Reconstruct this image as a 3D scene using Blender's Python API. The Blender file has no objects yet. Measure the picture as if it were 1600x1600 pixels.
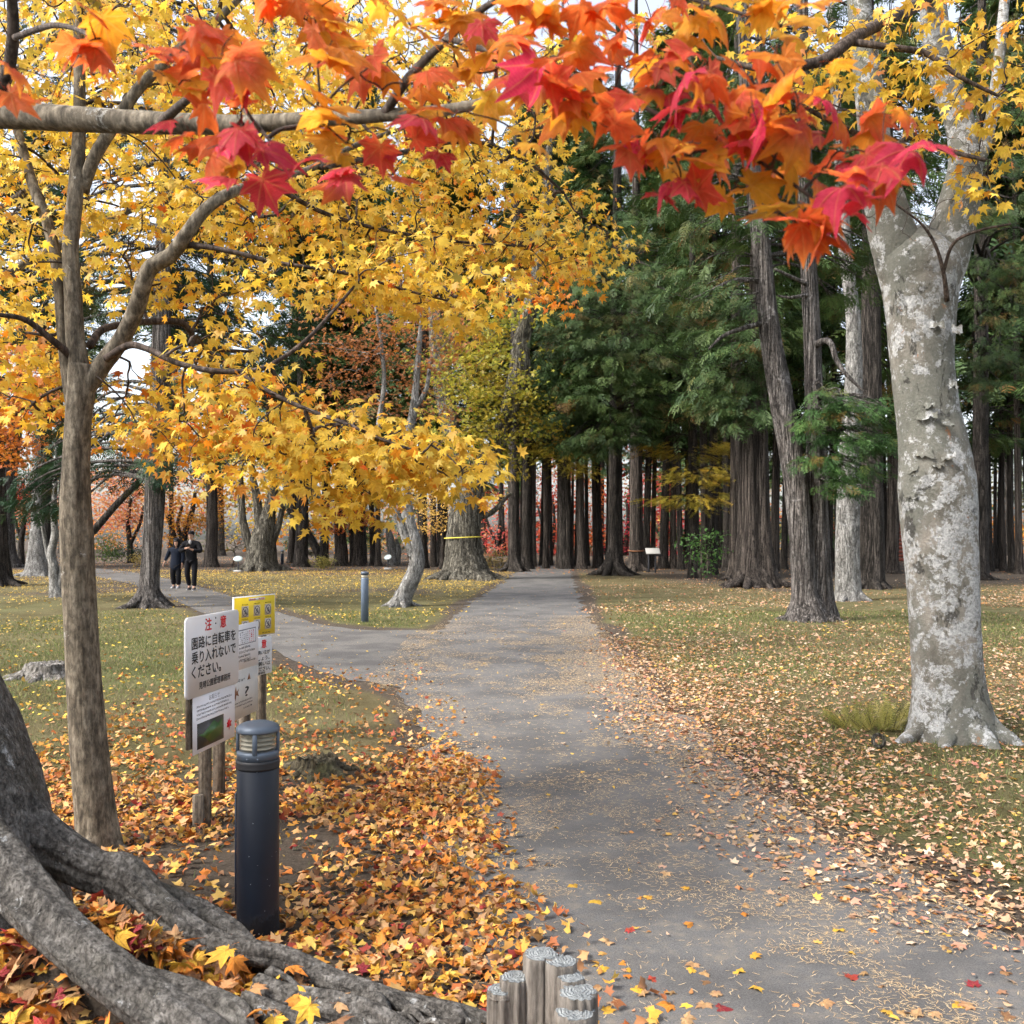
import bpy, math
import numpy as np
from mathutils import Vector, Matrix

# ------------------------------------------------------------------ camera, sky, sun, exposure
sc = bpy.context.scene
COL = sc.collection
CH, F, HZ = 1.55, 1500.0, 840.0          # eye height (m), focal length (photo pixels), horizon row of the photo
cam_d = bpy.data.cameras.new('camera')
cam = bpy.data.objects.new('camera', cam_d); COL.objects.link(cam)
cam.location = (0, 0, CH); cam.rotation_euler = (math.radians(90), 0, 0)
cam_d.sensor_width = 36; cam_d.sensor_fit = 'HORIZONTAL'; cam_d.lens = 36 * F / 1600
cam_d.shift_y = 40 / 1600; cam_d.clip_start = 0.05; cam_d.clip_end = 2000
cam_d.dof.use_dof = True; cam_d.dof.focus_distance = 6.0; cam_d.dof.aperture_fstop = 8.0
sc.camera = cam

SUN_AZ, SUN_EL = math.radians(-112), math.radians(46)   # azimuth clockwise from +Y (view direction)
world = bpy.data.worlds.new('World'); sc.world = world; world.use_nodes = True
wn = world.node_tree.nodes; wl = world.node_tree.links; wn.clear()
sky = wn.new('ShaderNodeTexSky'); sky.sky_type = 'NISHITA'; sky.sun_disc = False
sky.sun_elevation = SUN_EL; sky.sun_rotation = SUN_AZ; sky.air_density = 1.0; sky.dust_density = 3.5; sky.ozone_density = 1.0
bg = wn.new('ShaderNodeBackground'); bg.inputs['Strength'].default_value = 0.11
wo = wn.new('ShaderNodeOutputWorld'); hs = wn.new('ShaderNodeHueSaturation'); hs.inputs['Saturation'].default_value = 0.45; wl.new(sky.outputs[0], hs.inputs['Color']); wl.new(hs.outputs[0], bg.inputs[0]); wl.new(bg.outputs[0], wo.inputs[0])
sun_d = bpy.data.lights.new('sun', 'SUN'); sun_d.energy = 1.5; sun_d.angle = math.radians(18); sun_d.color = (1.0, 0.95, 0.88)
sun = bpy.data.objects.new('sun', sun_d); COL.objects.link(sun)
sv = Vector((math.sin(SUN_AZ) * math.cos(SUN_EL), math.cos(SUN_AZ) * math.cos(SUN_EL), math.sin(SUN_EL)))
sun.rotation_euler = sv.to_track_quat('Z', 'Y').to_euler(); sun.location = sv * 60
sc.view_settings.view_transform = 'Standard'; sc.view_settings.look = 'None'
sc.view_settings.exposure = 2.0; sc.view_settings.gamma = 1.0; sc.view_settings.use_curve_mapping = False
sc.render.engine = 'CYCLES'
cy = sc.cycles
cy.max_bounces = 5; cy.diffuse_bounces = 3; cy.glossy_bounces = 1; cy.transmission_bounces = 3; cy.transparent_max_bounces = 4
cy.use_denoising = True; cy.caustics_reflective = False; cy.caustics_refractive = False
cy.use_adaptive_sampling = True; cy.adaptive_threshold = 0.03
cy.sample_clamp_indirect = 6.0

# ------------------------------------------------------------------ numeric helpers
def P(px, py, d):
    return np.array([(px - 800) / F * d, d, CH - (py - HZ) / F * d])
def G(px, py):
    d = CH * F / (py - HZ)
    return np.array([(px - 800) / F * d, d])
def rng(s): return np.random.default_rng(s)
def nrm(a): return a / np.maximum(np.linalg.norm(a, axis=-1, keepdims=True), 1e-9)
def sstep(a, b, x):
    t = np.clip((x - a) / (b - a), 0, 1); return t * t * (3 - 2 * t)
def vnoise(x, y, seed=0):
    xi = np.floor(x).astype(np.int64); yi = np.floor(y).astype(np.int64)
    def h(i, j):
        n = (i * 374761393 + j * 668265263 + seed * 974711) & 0x7fffffff
        n = ((n ^ (n >> 13)) * 1274126177) & 0x7fffffff
        return ((n ^ (n >> 16)) & 0xffff) / 65535.0
    fx = x - xi; fy = y - yi; fx = fx * fx * (3 - 2 * fx); fy = fy * fy * (3 - 2 * fy)
    return (h(xi, yi) * (1 - fx) + h(xi + 1, yi) * fx) * (1 - fy) + (h(xi, yi + 1) * (1 - fx) + h(xi + 1, yi + 1) * fx) * fy
def fbm(x, y, seed=0, o=3):
    s = 0; a = 0.5; t = 0
    for k in range(o):
        s = s + a * vnoise(x * 2 ** k, y * 2 ** k, seed + k * 17); t += a; a *= 0.5
    return s / t
def inpoly(x, y, poly):
    r = np.zeros(np.shape(x), bool); n = len(poly)
    for i in range(n):
        x1, y1 = poly[i]; x2, y2 = poly[(i + 1) % n]
        if y1 == y2: continue
        r ^= ((y1 > y) != (y2 > y)) & (x < (x2 - x1) * (y - y1) / (y2 - y1) + x1)
    return r
def dpoly(x, y, poly, closed=True):
    best = np.full(np.shape(x), 1e9); n = len(poly)
    for i in range(n if closed else n - 1):
        a = np.array(poly[i]); b = np.array(poly[(i + 1) % n]); ab = b - a; L = (ab ** 2).sum() + 1e-12
        t = np.clip(((x - a[0]) * ab[0] + (y - a[1]) * ab[1]) / L, 0, 1)
        best = np.minimum(best, np.hypot(x - a[0] - t * ab[0], y - a[1] - t * ab[1]))
    return best
def catmull(p, k):
    p = np.asarray(p, float); q = np.vstack([2 * p[0] - p[1], p, 2 * p[-1] - p[-2]]); out = []
    for i in range(1, len(q) - 2):
        for t in np.linspace(0, 1, k, endpoint=False):
            a, b, c, d = q[i - 1], q[i], q[i + 1], q[i + 2]
            out.append(0.5 * (2 * b + (c - a) * t + (2 * a - 5 * b + 4 * c - d) * t * t + (3 * b - a - 3 * c + d) * t ** 3))
    out.append(p[-1]); return np.array(out)

# ------------------------------------------------------------------ object helpers
def set_props(o, label=None, cat=None, group=None, kind=None):
    if label: o['label'] = label
    if cat: o['category'] = cat
    if group: o['group'] = group
    if kind: o['kind'] = kind
    return o
def mesh_np(name, V, Fs, mats=None, col=None, smooth=False, midx=None):
    """V (n,3); Fs list of index arrays (m,3) / (m,4) / (m,k)."""
    me = bpy.data.meshes.new(name); V = np.asarray(V, np.float32)
    Fs = [np.asarray(f, np.int32) for f in Fs if len(f)]
    loops = np.concatenate([f.ravel() for f in Fs]); tot = np.concatenate([np.full(len(f), f.shape[1], np.int32) for f in Fs])
    start = np.concatenate([[0], np.cumsum(tot)[:-1]]).astype(np.int32)
    me.vertices.add(len(V)); me.vertices.foreach_set('co', V.ravel())
    me.loops.add(len(loops)); me.loops.foreach_set('vertex_index', loops)
    me.polygons.add(len(tot)); me.polygons.foreach_set('loop_start', start); me.polygons.foreach_set('loop_total', tot)
    if midx is not None: me.polygons.foreach_set('material_index', np.asarray(midx, np.int32))
    if smooth: me.polygons.foreach_set('use_smooth', np.ones(len(tot), bool))
    if col is not None:
        a = me.color_attributes.new('Col', 'FLOAT_COLOR', 'POINT')
        c = np.ones((len(V), 4), np.float32); c[:, :3] = col; a.data.foreach_set('color', c.ravel())
    for m in (mats if isinstance(mats, (list, tuple)) else [mats]):
        if m: me.materials.append(m)
    me.update(calc_edges=True); me.validate(verbose=False)
    return me
def link(name, me, parent=None, loc=(0, 0, 0)):
    o = bpy.data.objects.new(name, me); COL.objects.link(o); o.location = loc
    if parent: o.parent = parent
    return o
BASE = {}
def thing(name, loc, label, cat, group=None):
    o = bpy.data.objects.new(name, None); COL.objects.link(o); o.location = loc; o.empty_display_size = 0.2
    BASE[o.name] = np.array(loc, float)
    return set_props(o, label, cat, group)
class MB:
    """collects geometry in world coordinates, builds one mesh object"""
    def __init__(s): s.V = []; s.F = {}; s.C = []; s.n = 0
    def add(s, V, Fs, col=None):
        V = np.asarray(V, float).reshape(-1, 3)
        for f in Fs:
            f = np.asarray(f, np.int64)
            if len(f): s.F.setdefault(f.shape[1], []).append(f + s.n)
        s.V.append(V); s.n += len(V)
        if col is not None: s.C.append(np.broadcast_to(np.asarray(col, float), (len(V), 3)))
        return s
    def mesh(s, name, mat, smooth=False, off=None):
        V = np.concatenate(s.V)
        if off is not None: V = V - off
        return mesh_np(name, V, [np.concatenate(f) for f in s.F.values()], mat, np.concatenate(s.C) if s.C else None, smooth)
    def build(s, name, mat, parent=None, smooth=False, root=None, kind=None, loc=None):
        """parent: the thing or part; root: the thing whose location the coordinates are relative to"""
        r = root or parent
        off = BASE[r.name] if r else (np.array(loc) if loc is not None else None)
        o = link(name, s.mesh(name, mat, smooth, off), parent, (0, 0, 0) if r else (loc if loc is not None else (0, 0, 0)))
        if kind: o['kind'] = kind
        return o
def box(c, sx, sy, sz, R=None, bev=0.0):
    x, y, z = sx / 2, sy / 2, sz / 2
    if bev <= 0:
        V = np.array([[i * x, j * y, k * z] for k in (-1, 1) for j in (-1, 1) for i in (-1, 1)], float)
        Q = np.array([[0, 2, 3, 1], [4, 5, 7, 6], [0, 1, 5, 4], [2, 6, 7, 3], [0, 4, 6, 2], [1, 3, 7, 5]])
        Fs = [Q]
    else:
        b = bev; ring = []
        pr = [(-x + b, -y), (x - b, -y), (x, -y + b), (x, y - b), (x - b, y), (-x + b, y), (-x, y - b), (-x, -y + b)]
        V = []
        for zz, s in ((-z, 1 - b / max(x, y)), (-z + b, 1), (z - b, 1), (z, 1 - b / max(x, y))):
            V += [(px * s, py * s, zz) for px, py in pr]
        V = np.array(V, float); Q = []
        for k in range(3):
            for i in range(8): Q.append([k * 8 + i, k * 8 + (i + 1) % 8, k * 8 + 8 + (i + 1) % 8, k * 8 + 8 + i])
        Fs = [np.array(Q), np.array([[7, 6, 5, 4, 3, 2, 1, 0], [24, 25, 26, 27, 28, 29, 30, 31]])]
    if R is not None: V = V @ np.asarray(R).T
    return V + np.asarray(c), Fs
def frames(pts):
    pts = np.asarray(pts, float); T = nrm(np.gradient(pts, axis=0))
    a = np.array([1, 0, 0]) if abs(T[0][0]) < 0.8 else np.array([0, 1, 0])
    N = np.zeros_like(T); n = a - T[0] * a.dot(T[0]); N[0] = n / np.linalg.norm(n)
    for i in range(1, len(T)):
        n = N[i - 1] - T[i] * N[i - 1].dot(T[i]); N[i] = n / max(np.linalg.norm(n), 1e-9)
    return T, N, np.cross(T, N)
def tube(pts, rad, sides=6, cap=True, mod=None):
    """mod: (rings, sides) multiplier of the radius"""
    pts = np.asarray(pts, float); n = len(pts); rad = np.broadcast_to(np.asarray(rad, float), (n,))
    T, N, B = frames(pts); th = np.linspace(0, 2 * np.pi, sides, endpoint=False)
    r = rad[:, None] * np.ones(sides)[None]
    if mod is not None: r = r * mod
    V = pts[:, None] + r[..., None] * (np.cos(th)[None, :, None] * N[:, None] + np.sin(th)[None, :, None] * B[:, None])
    i = np.arange(n - 1)[:, None] * sides; j = np.arange(sides)[None]; j2 = (j + 1) % sides
    Q = np.stack([i + j, i + j2, i + sides + j2, i + sides + j], -1).reshape(-1, 4)
    Fs = [Q]
    if cap: Fs.append(np.array([np.arange(sides)[::-1], (n - 1) * sides + np.arange(sides)]))
    return V.reshape(-1, 3), Fs
def lathe(c, prof, sides=32, R=None):
    th = np.linspace(0, 2 * np.pi, sides, endpoint=False); prof = np.asarray(prof, float); n = len(prof)
    V = np.stack([prof[:, 0:1] * np.cos(th), prof[:, 0:1] * np.sin(th), prof[:, 1:2] * np.ones(sides)], -1).reshape(-1, 3)
    i = np.arange(n - 1)[:, None] * sides; j = np.arange(sides)[None]; j2 = (j + 1) % sides
    Fs = [np.stack([i + j, i + j2, i + sides + j2, i + sides + j], -1).reshape(-1, 4), np.array([np.arange(sides)[::-1], (n - 1) * sides + np.arange(sides)])]
    if R is not None: V = V @ np.asarray(R).T
    return V + np.asarray(c), Fs

# ------------------------------------------------------------------ materials
def lin(r, g, b):
    return tuple(((c / 255) / 12.92 if c / 255 <= 0.04045 else ((c / 255 + 0.055) / 1.055) ** 2.4) for c in (r, g, b))
class NT:
    def __init__(s, name):
        s.m = bpy.data.materials.new(name); s.m.use_nodes = True; s.t = s.m.node_tree; s.n = s.t.nodes
        s.b = s.n['Principled BSDF']; s.o = s.n['Material Output']
    def l(s, a, b): s.t.links.new(a, b)
    def sock(s, i, v):
        if hasattr(v, 'is_output'): s.l(v, i)
        elif isinstance(v, tuple) and len(v) == 3 and i.type == 'RGBA': i.default_value = (*v, 1)
        else: i.default_value = v
    def coords(s, scale=(1, 1, 1), which='Object'):
        t = s.n.new('ShaderNodeTexCoord'); m = s.n.new('ShaderNodeMapping'); m.inputs['Scale'].default_value = scale
        s.l(t.outputs[which], m.inputs[0]); return m.outputs[0]
    def noise(s, scale, detail=4, rough=0.6, vec=None, dist=0.0, out='Fac'):
        n = s.n.new('ShaderNodeTexNoise'); n.inputs['Scale'].default_value = scale; n.inputs['Detail'].default_value = detail
        n.inputs['Roughness'].default_value = rough; n.inputs['Distortion'].default_value = dist
        if vec is not None: s.l(vec, n.inputs['Vector'])
        return n.outputs[out]
    def voro(s, scale, vec=None, feature='F1', out='Distance'):
        n = s.n.new('ShaderNodeTexVoronoi'); n.feature = feature; n.inputs['Scale'].default_value = scale
        if vec is not None: s.l(vec, n.inputs['Vector'])
        return n.outputs[out]
    def ramp(s, fac, stops):
        r = s.n.new('ShaderNodeValToRGB'); e = r.color_ramp.elements
        while len(e) < len(stops): e.new(0.5)
        for x, (p, c) in zip(e, stops): x.position = p; x.color = (*c, 1) if isinstance(c, tuple) else (c, c, c, 1)
        s.l(fac, r.inputs[0]); return r.outputs[0]
    def mix(s, f, a, b, mode='MIX'):
        m = s.n.new('ShaderNodeMix'); m.data_type = 'RGBA'; m.blend_type = mode
        s.sock(m.inputs[0], f); s.sock(m.inputs[6], a); s.sock(m.inputs[7], b); return m.outputs[2]
    def math(s, op, a, b=0.0):
        m = s.n.new('ShaderNodeMath'); m.operation = op; s.sock(m.inputs[0], a); s.sock(m.inputs[1], b); return m.outputs[0]
    def attr(s, name, out='Color'):
        a = s.n.new('ShaderNodeAttribute'); a.attribute_name = name; return a.outputs[out]
    def bump(s, h, strength=0.5, dist=0.02):
        b = s.n.new('ShaderNodeBump'); b.inputs['Strength'].default_value = strength; b.inputs['Distance'].default_value = dist
        s.l(h, b.inputs['Height']); s.l(b.outputs[0], s.b.inputs['Normal']); return b.outputs[0]
    def set(s, color=None, rough=None, spec=None, metal=None):
        if color is not None: s.sock(s.b.inputs['Base Color'], color)
        if rough is not None: s.sock(s.b.inputs['Roughness'], rough)
        if spec is not None: s.sock(s.b.inputs['Specular IOR Level'], spec)
        if metal is not None: s.sock(s.b.inputs['Metallic'], metal)
        return s.m
def plain(name, c, rough=0.6, spec=0.4, metal=0.0, var=0.12, scale=30, bump=0.0):
    t = NT(name); n = t.noise(scale, 5, 0.65, t.coords())
    t.set(t.mix(n, tuple(x * (1 - var) for x in c), tuple(min(1, x * (1 + var)) for x in c)), rough, spec, metal)
    if bump: t.bump(n, bump, 0.01)
    return t.m
def leaf_mat(name, trans=0.4, rough=0.5, spec=0.35, speck=0.0, vein=0.0, vcol=(0.75, 0.5, 0.2)):
    t = NT(name); c = t.attr('Col')
    n = t.noise(4.5 if vein else 28, 6 if vein else 4, 0.65, t.coords())
    if vein:   # ribs run from the leaf stalk into each lobe (leaf objects carry their own unit coordinates)
        sx = t.n.new('ShaderNodeSeparateXYZ'); t.l(t.coords(), sx.inputs[0]); xx, yy = sx.outputs[0], sx.outputs[1]
        ang = t.math('ABSOLUTE', t.math('ARCTAN2', yy, xx)); rr = t.math('SQRT', t.math('ADD', t.math('MULTIPLY', xx, xx), t.math('MULTIPLY', yy, yy)))
        dv = t.math('MULTIPLY', t.math('PINGPONG', ang, 0.3665), rr); vm = t.ramp(dv, [(0.006, 1.0), (0.022, 0.0)])
        w = t.n.new('ShaderNodeTexWave'); w.inputs['Scale'].default_value = 5.5; w.inputs['Distortion'].default_value = 2.5; w.inputs['Detail'].default_value = 2; t.l(t.coords(), w.inputs[0])
        sv2 = t.math('MULTIPLY', t.ramp(w.outputs[1], [(0.86, 0.0), (0.97, 1.0)]), 0.35); vm = t.math('MAXIMUM', vm, sv2)
        c = t.mix(t.math('MULTIPLY', vm, vein), c, t.mix(0.5, c, vcol)); t.bump(t.math('ADD', vm, t.math('MULTIPLY', n, 0.8)), 0.6, 0.03)
    c = t.mix(t.ramp(n, [(0.3, 0.0), (0.75, 1.0)]), c, t.mix(1.0, c, (0.82, 0.72, 0.62), 'MULTIPLY'))
    if speck:
        k = t.noise(22 if vein else 160, 3, 0.6, t.coords()); c = t.mix(t.math('MULTIPLY', t.ramp(k, [(0.62, 0.0), (0.72, 1.0)]), speck), c, (0.10, 0.045, 0.02))
    t.set(c, rough, spec)
    tr = t.n.new('ShaderNodeBsdfTranslucent'); t.l(c, tr.inputs[0])
    ms = t.n.new('ShaderNodeMixShader'); ms.inputs[0].default_value = trans
    t.l(t.b.outputs[0], ms.inputs[1]); t.l(tr.outputs[0], ms.inputs[2]); t.l(ms.outputs[0], t.o.inputs[0])
    return t.m
def bark(name, dark, mid, light, sxy=8.0, sz=1.2, bump=0.7, lichen=None, lthr=0.62, lscale=5.0, lamt=0.9, dist=0.02, moss=None, fine=40, crack=0.0, cw=0.05):
    t = NT(name); v = t.coords((sxy, sxy, sz)); n = t.noise(1.0, 8, 0.68, v, 0.4)
    v2 = t.coords(); n2 = t.noise(2.2, 4, 0.6, v2)
    c = t.ramp(n, [(0.38, dark), (0.50, mid), (0.64, light)])
    c = t.mix(t.ramp(n2, [(0.35, 0.0), (0.7, 0.45)]), c, t.mix(1.0, c, (0.62, 0.60, 0.58), 'MULTIPLY'))
    if moss is not None:
        n4 = t.noise(3.1, 5, 0.7, v2); c = t.mix(t.ramp(n4, [(0.52, 0.0), (0.68, 0.7)]), c, moss)
    if lichen is not None:
        n3 = t.noise(lscale, 8, 0.72, v2, 0.3); c = t.mix(t.math('MULTIPLY', t.ramp(n3, [(lthr, 0.0), (lthr + 0.03, 1.0)]), lamt), c, lichen)
    f = t.noise(fine, 6, 0.7, t.coords((1, 1, 0.5)))
    t.set(t.mix(0.75, c, t.mix(1.0, c, t.ramp(f, [(0.40, 0.35), (0.60, 1.25)]), 'MULTIPLY')), 0.9, 0.2)
    h = t.math('ADD', n, t.math('MULTIPLY', f, 0.3))
    if crack:
        nb = t.noise(1.0, 5, 0.6, t.coords((sxy * 1.7, sxy * 1.7, sz * 1.3)), 0.6); k = t.ramp(t.math('ABSOLUTE', t.math('SUBTRACT', nb, 0.5)), [(0.0, 0.0), (cw, 1.0)])
        bc = t.b.inputs['Base Color'].links[0].from_socket; t.l(t.mix(t.math('MULTIPLY', t.math('SUBTRACT', 1.0, k), crack), bc, tuple(x * 0.35 for x in dark)), t.b.inputs['Base Color']); h = t.math('ADD', h, k)
    t.bump(h, bump, dist)
    return t.m
M = {}
M['leaf'] = leaf_mat('maple_leaf', 0.5)
M['leaf_near'] = leaf_mat('near_maple_leaf', 0.62, 0.5, 0.3, 0.35, 0.6, (0.85, 0.50, 0.15))
M['leaf_vein'] = leaf_mat('veined_yellow_leaf', 0.5, 0.5, 0.35, 0.2, 0.6, (0.55, 0.30, 0.03))
M['litter_vein'] = leaf_mat('veined_fallen_leaf', 0.12, 0.6, 0.3, 0.5, 0.7, (0.45, 0.25, 0.08))
M['litter'] = leaf_mat('fallen_leaf', 0.15, 0.65, 0.3, 0.4)
M['needle'] = leaf_mat('conifer_foliage', 0.22, 0.55, 0.3)
M['grass'] = leaf_mat('grass_blade', 0.3, 0.6, 0.2)
M['bark_maple'] = bark('smooth_maple_bark', (0.075, 0.062, 0.046), (0.15, 0.125, 0.092), (0.25, 0.215, 0.165), 34, 6, 0.9, (0.44, 0.43, 0.40), 0.63, 5.5, 0.75, 0.008)
M['bark_root'] = bark('old_maple_root_bark', (0.055, 0.050, 0.045), (0.12, 0.111, 0.100), (0.20, 0.188, 0.174), 24, 24, 1.0, (0.40, 0.41, 0.41), 0.625, 12, 0.7, 0.014, (0.075, 0.070, 0.056), 80, 0.35, 0.012)
M['bark_twig'] = bark('dark_twig_bark', (0.035, 0.026, 0.022), (0.07, 0.052, 0.042), (0.13, 0.10, 0.085), 40, 12, 0.4, None)
M['bark_cedar'] = bark('stringy_cedar_bark', (0.052, 0.045, 0.041), (0.145, 0.129, 0.118), (0.29, 0.268, 0.252), 16, 0.6, 1.0, (0.38, 0.36, 0.35), 0.61, 2.6, 0.6, 0.05, None, 40, 0.9, 0.045)
M['bark_redcedar'] = bark('red_brown_cedar_bark', (0.043, 0.035, 0.030), (0.105, 0.086, 0.073), (0.175, 0.147, 0.125), 8, 0.3, 1.0, None, dist=0.08, crack=0.9, cw=0.05)
M['bark_dark'] = bark('dark_conifer_bark', (0.027, 0.023, 0.019), (0.065, 0.055, 0.047), (0.115, 0.098, 0.086), 9, 0.9, 1.0, None, dist=0.06, crack=0.9, cw=0.05)
M['bark_oak'] = bark('furrowed_grey_bark', (0.08, 0.072, 0.057), (0.18, 0.165, 0.13), (0.27, 0.25, 0.205), 8, 1.0, 1.0, (0.32, 0.32, 0.27), 0.62, 3, 0.5, 0.07, None, 30, 0.9, 0.06)
M['bark_grey'] = bark('pale_grey_bark', (0.13, 0.125, 0.115), (0.27, 0.262, 0.245), (0.40, 0.39, 0.37), 10, 2.2, 0.9, (0.46, 0.46, 0.45), 0.60, 5, 0.8, 0.04, None, 40, 0.5, 0.03)

# ------------------------------------------------------------------ ground, paths
def Gl(lst): return [tuple(G(a, b)) for a, b in lst]
PL = [(-1.6, -8), (-0.5, 0), (-0.12, 2.4)] + Gl([(820, 1600), (770, 1500), (716, 1400), (690, 1280), (655, 1130), (618, 1066), (662, 1010), (728, 948), (786, 910), (806, 893), (822, 884)])
PR = [(5.0, -8), (3.0, 0), (2.35, 2.6), (2.1, 3.4)] + Gl([(1540, 1440), (1400, 1365), (1250, 1288), (1185, 1230), (1110, 1160), (1010, 1080), (958, 1020), (914, 950), (899, 915), (893, 893), (892, 884)])
MAIN = PL + PR[::-1]
SL = Gl([(640, 1078), (540, 1060), (450, 1030), (400, 1000), (330, 964), (255, 930), (205, 912), (130, 897), (40, 888), (-200, 880)])
SU = Gl([(690, 985), (560, 984), (500, 976), (440, 958), (380, 938), (330, 922), (260, 904), (200, 893), (130, 886), (40, 880), (-200, 873)])
SIDE = SL + SU[::-1]
def path_dist(x, y):
    """signed distance to the nearest path edge, negative inside"""
    dm = dpoly(x, y, MAIN); dm = np.where(inpoly(x, y, MAIN), -dm, dm)
    ds = dpoly(x, y, SIDE); ds = np.where(inpoly(x, y, SIDE), -ds, ds)
    return np.minimum(dm, ds)
def gz(x, y):
    x = np.asarray(x, float); y = np.asarray(y, float); d = path_dist(x, y)
    z = 0.05 * (fbm(x * 0.7, y * 0.7, 3) - 0.45) * sstep(0.05, 1.5, d) + 0.014 * (fbm(x * 5, y * 5, 9, 2) - 0.4) * sstep(0.0, 0.4, d)
    z = z + 0.10 * np.exp(-((x + 2.0) / 0.75) ** 2 - ((y - 2.9) / 0.8) ** 2) + 0.29 * np.exp(-((x + 1.36) / 0.36) ** 2 - ((y - 3.12) / 0.16) ** 2)
    z = z - 0.012 * sstep(0.03, -0.1, d)
    return z
def gzs(x, y): return float(gz(np.array([x]), np.array([y]))[0])

def axis(a, b, fine0, fine1, s, grow=1.18):
    c = list(np.arange(fine0, fine1, s)); st = s; v = fine1
    while v < b: c.append(v); st *= grow; v += st
    c.append(b); st = s; v = fine0 - s; pre = []
    while v > a: pre.append(v); st *= grow; v -= st
    pre.append(a); return np.array(sorted(pre) + c)
gx = axis(-400, 400, -9, 9, 0.11); gy = axis(-60, 700, 1.5, 17, 0.11)
X, Y = np.meshgrid(gx, gy); x = X.ravel(); y = Y.ravel(); d = path_dist(x, y)
zz = gz(x, y); zz = np.where((np.abs(x) > 60) | (y > 110), zz * 0, zz)
V = np.stack([x, y, zz], -1); nx_, ny_ = len(gx), len(gy)
ii = (np.arange(ny_ - 1)[:, None] * nx_ + np.arange(nx_ - 1)[None]).ravel()
Q = np.stack([ii, ii + 1, ii + nx_ + 1, ii + nx_], -1)
# soil: bare earth near the path edge, round the lamp and signs, under the far grove
nb = fbm(x * 0.8, y * 0.8, 21)
soil = np.clip(sstep(0.55, 0.05, d + (nb - 0.5) * 0.6), 0, 1)
soil = np.maximum(soil, sstep(7.6, 5.2, y + (nb - 0.5) * 3) * sstep(0.6, 0.0, x) * sstep(-3.2, -2.0, x))
soil = np.maximum(soil, sstep(38, 46, y + (nb - 0.5) * 12))
soil = np.maximum(soil, 0.75 * sstep(26, 34, y + (nb - 0.5) * 8) * sstep(3, 7, x))
soil = np.maximum(soil, 0.75 * sstep(0.55, 0.8, fbm(x * 0.25, y * 0.25, 33)))
green = np.clip(fbm(x * 0.35, y * 0.35, 5) * 1.8 - 0.55, 0, 1) * sstep(34, 12, y)
gcol = np.stack([soil, green, nb], -1)
t = NT('park_ground'); a = t.attr('Col'); sp = t.n.new('ShaderNodeSeparateColor'); t.l(a, sp.inputs[0]); v = t.coords()
n1 = t.noise(9, 8, 0.75, v); n2 = t.noise(55, 6, 0.8, v); n3 = t.noise(2.2, 5, 0.6, v)
grass = t.mix(sp.outputs[1], t.mix(n3, (0.16, 0.135, 0.07), (0.27, 0.23, 0.125)), t.mix(n3, (0.115, 0.135, 0.055), (0.205, 0.21, 0.09)))
n4 = t.noise(0.9, 6, 0.7, v); grass = t.mix(t.ramp(n4, [(0.40, 0.0), (0.60, 0.75)]), grass, t.mix(1.0, grass, (0.55, 0.50, 0.42), 'MULTIPLY'))
grass = t.mix(t.ramp(n2, [(0.35, 0.0), (0.7, 1.0)]), t.mix(1.0, grass, (0.45, 0.45, 0.42), 'MULTIPLY'), grass)
earth = t.mix(t.ramp(n2, [(0.35, 0.0), (0.65, 1.0)]), (0.045, 0.036, 0.028), t.mix(n1, (0.095, 0.075, 0.058), (0.15, 0.12, 0.092)))
f = t.ramp(t.math('ADD', sp.outputs[0], t.math('MULTIPLY', t.math('SUBTRACT', n1, 0.5), 0.9)), [(0.3, 0.0), (0.7, 1.0)])
t.set(t.mix(f, grass, earth), 0.95, 0.1)
t.bump(t.math('ADD', n2, n1), 0.9, 0.03)
ground = link('ground', mesh_np('ground', V, [Q], t.m, gcol, True)); set_props(ground, kind='structure')

# paths: sheets a little above the ground, with a ragged edge
def asphalt(name, dark, light, dust):
    t = NT(name); v = t.coords(); n1 = t.noise(150, 5, 0.85, v); n2 = t.noise(1.3, 5, 0.6, v); n3 = t.noise(14, 6, 0.75, v)
    c = t.mix(t.ramp(n1, [(0.36, 0.0), (0.64, 1.0)]), dark, light)
    c = t.mix(t.ramp(n2, [(0.45, 0.0), (0.58, 0.8)]), c, t.mix(1.0, c, (0.66, 0.65, 0.65), 'MULTIPLY'))
    c = t.mix(t.math('MULTIPLY', t.ramp(n3, [(0.47, 0.0), (0.66, 1.0)]), t.ramp(n2, [(0.42, 0.4), (0.56, 0.05)])), c, dust)
    t.set(c, 0.85, 0.25); t.bump(n1, 0.5, 0.004); return t.m
M['asphalt'] = asphalt('worn_asphalt', (0.052, 0.051, 0.0505), (0.160, 0.156, 0.153), (0.26, 0.21, 0.15))
M['asphalt_old'] = asphalt('old_pale_asphalt', (0.058, 0.055, 0.053), (0.15, 0.142, 0.135), (0.22, 0.19, 0.13))
def strip(Lp, Rp, z, n, cross, seed):
    def res(p):
        p = np.array(p); s = np.concatenate([[0], np.cumsum(np.hypot(*np.diff(p, axis=0).T))]); u = np.linspace(0, 1, n) ** 1.0 * s[-1]
        return np.stack([np.interp(u, s, p[:, 0]), np.interp(u, s, p[:, 1])], -1)
    a, b = res(Lp), res(Rp); V = []
    for k in range(cross + 1):
        q = a + (b - a) * k / cross
        if k in (0, cross):
            w = (fbm(q[:, 0] * 2.2 + 7, q[:, 1] * 2.2, seed + k, 4) - 0.5) * 0.5; dirn = nrm(b - a); q = q + dirn * w[:, None]
        V.append(np.column_stack([q, np.full(n, z)]))
    V = np.concatenate(V); i = (np.arange(cross)[:, None] * n + np.arange(n - 1)[None]).ravel()
    return V, [np.stack([i, i + n, i + n + 1, i + 1], -1)]
V, Fs = strip(PL, PR, 0.006, 500, 6, 41)
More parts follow.
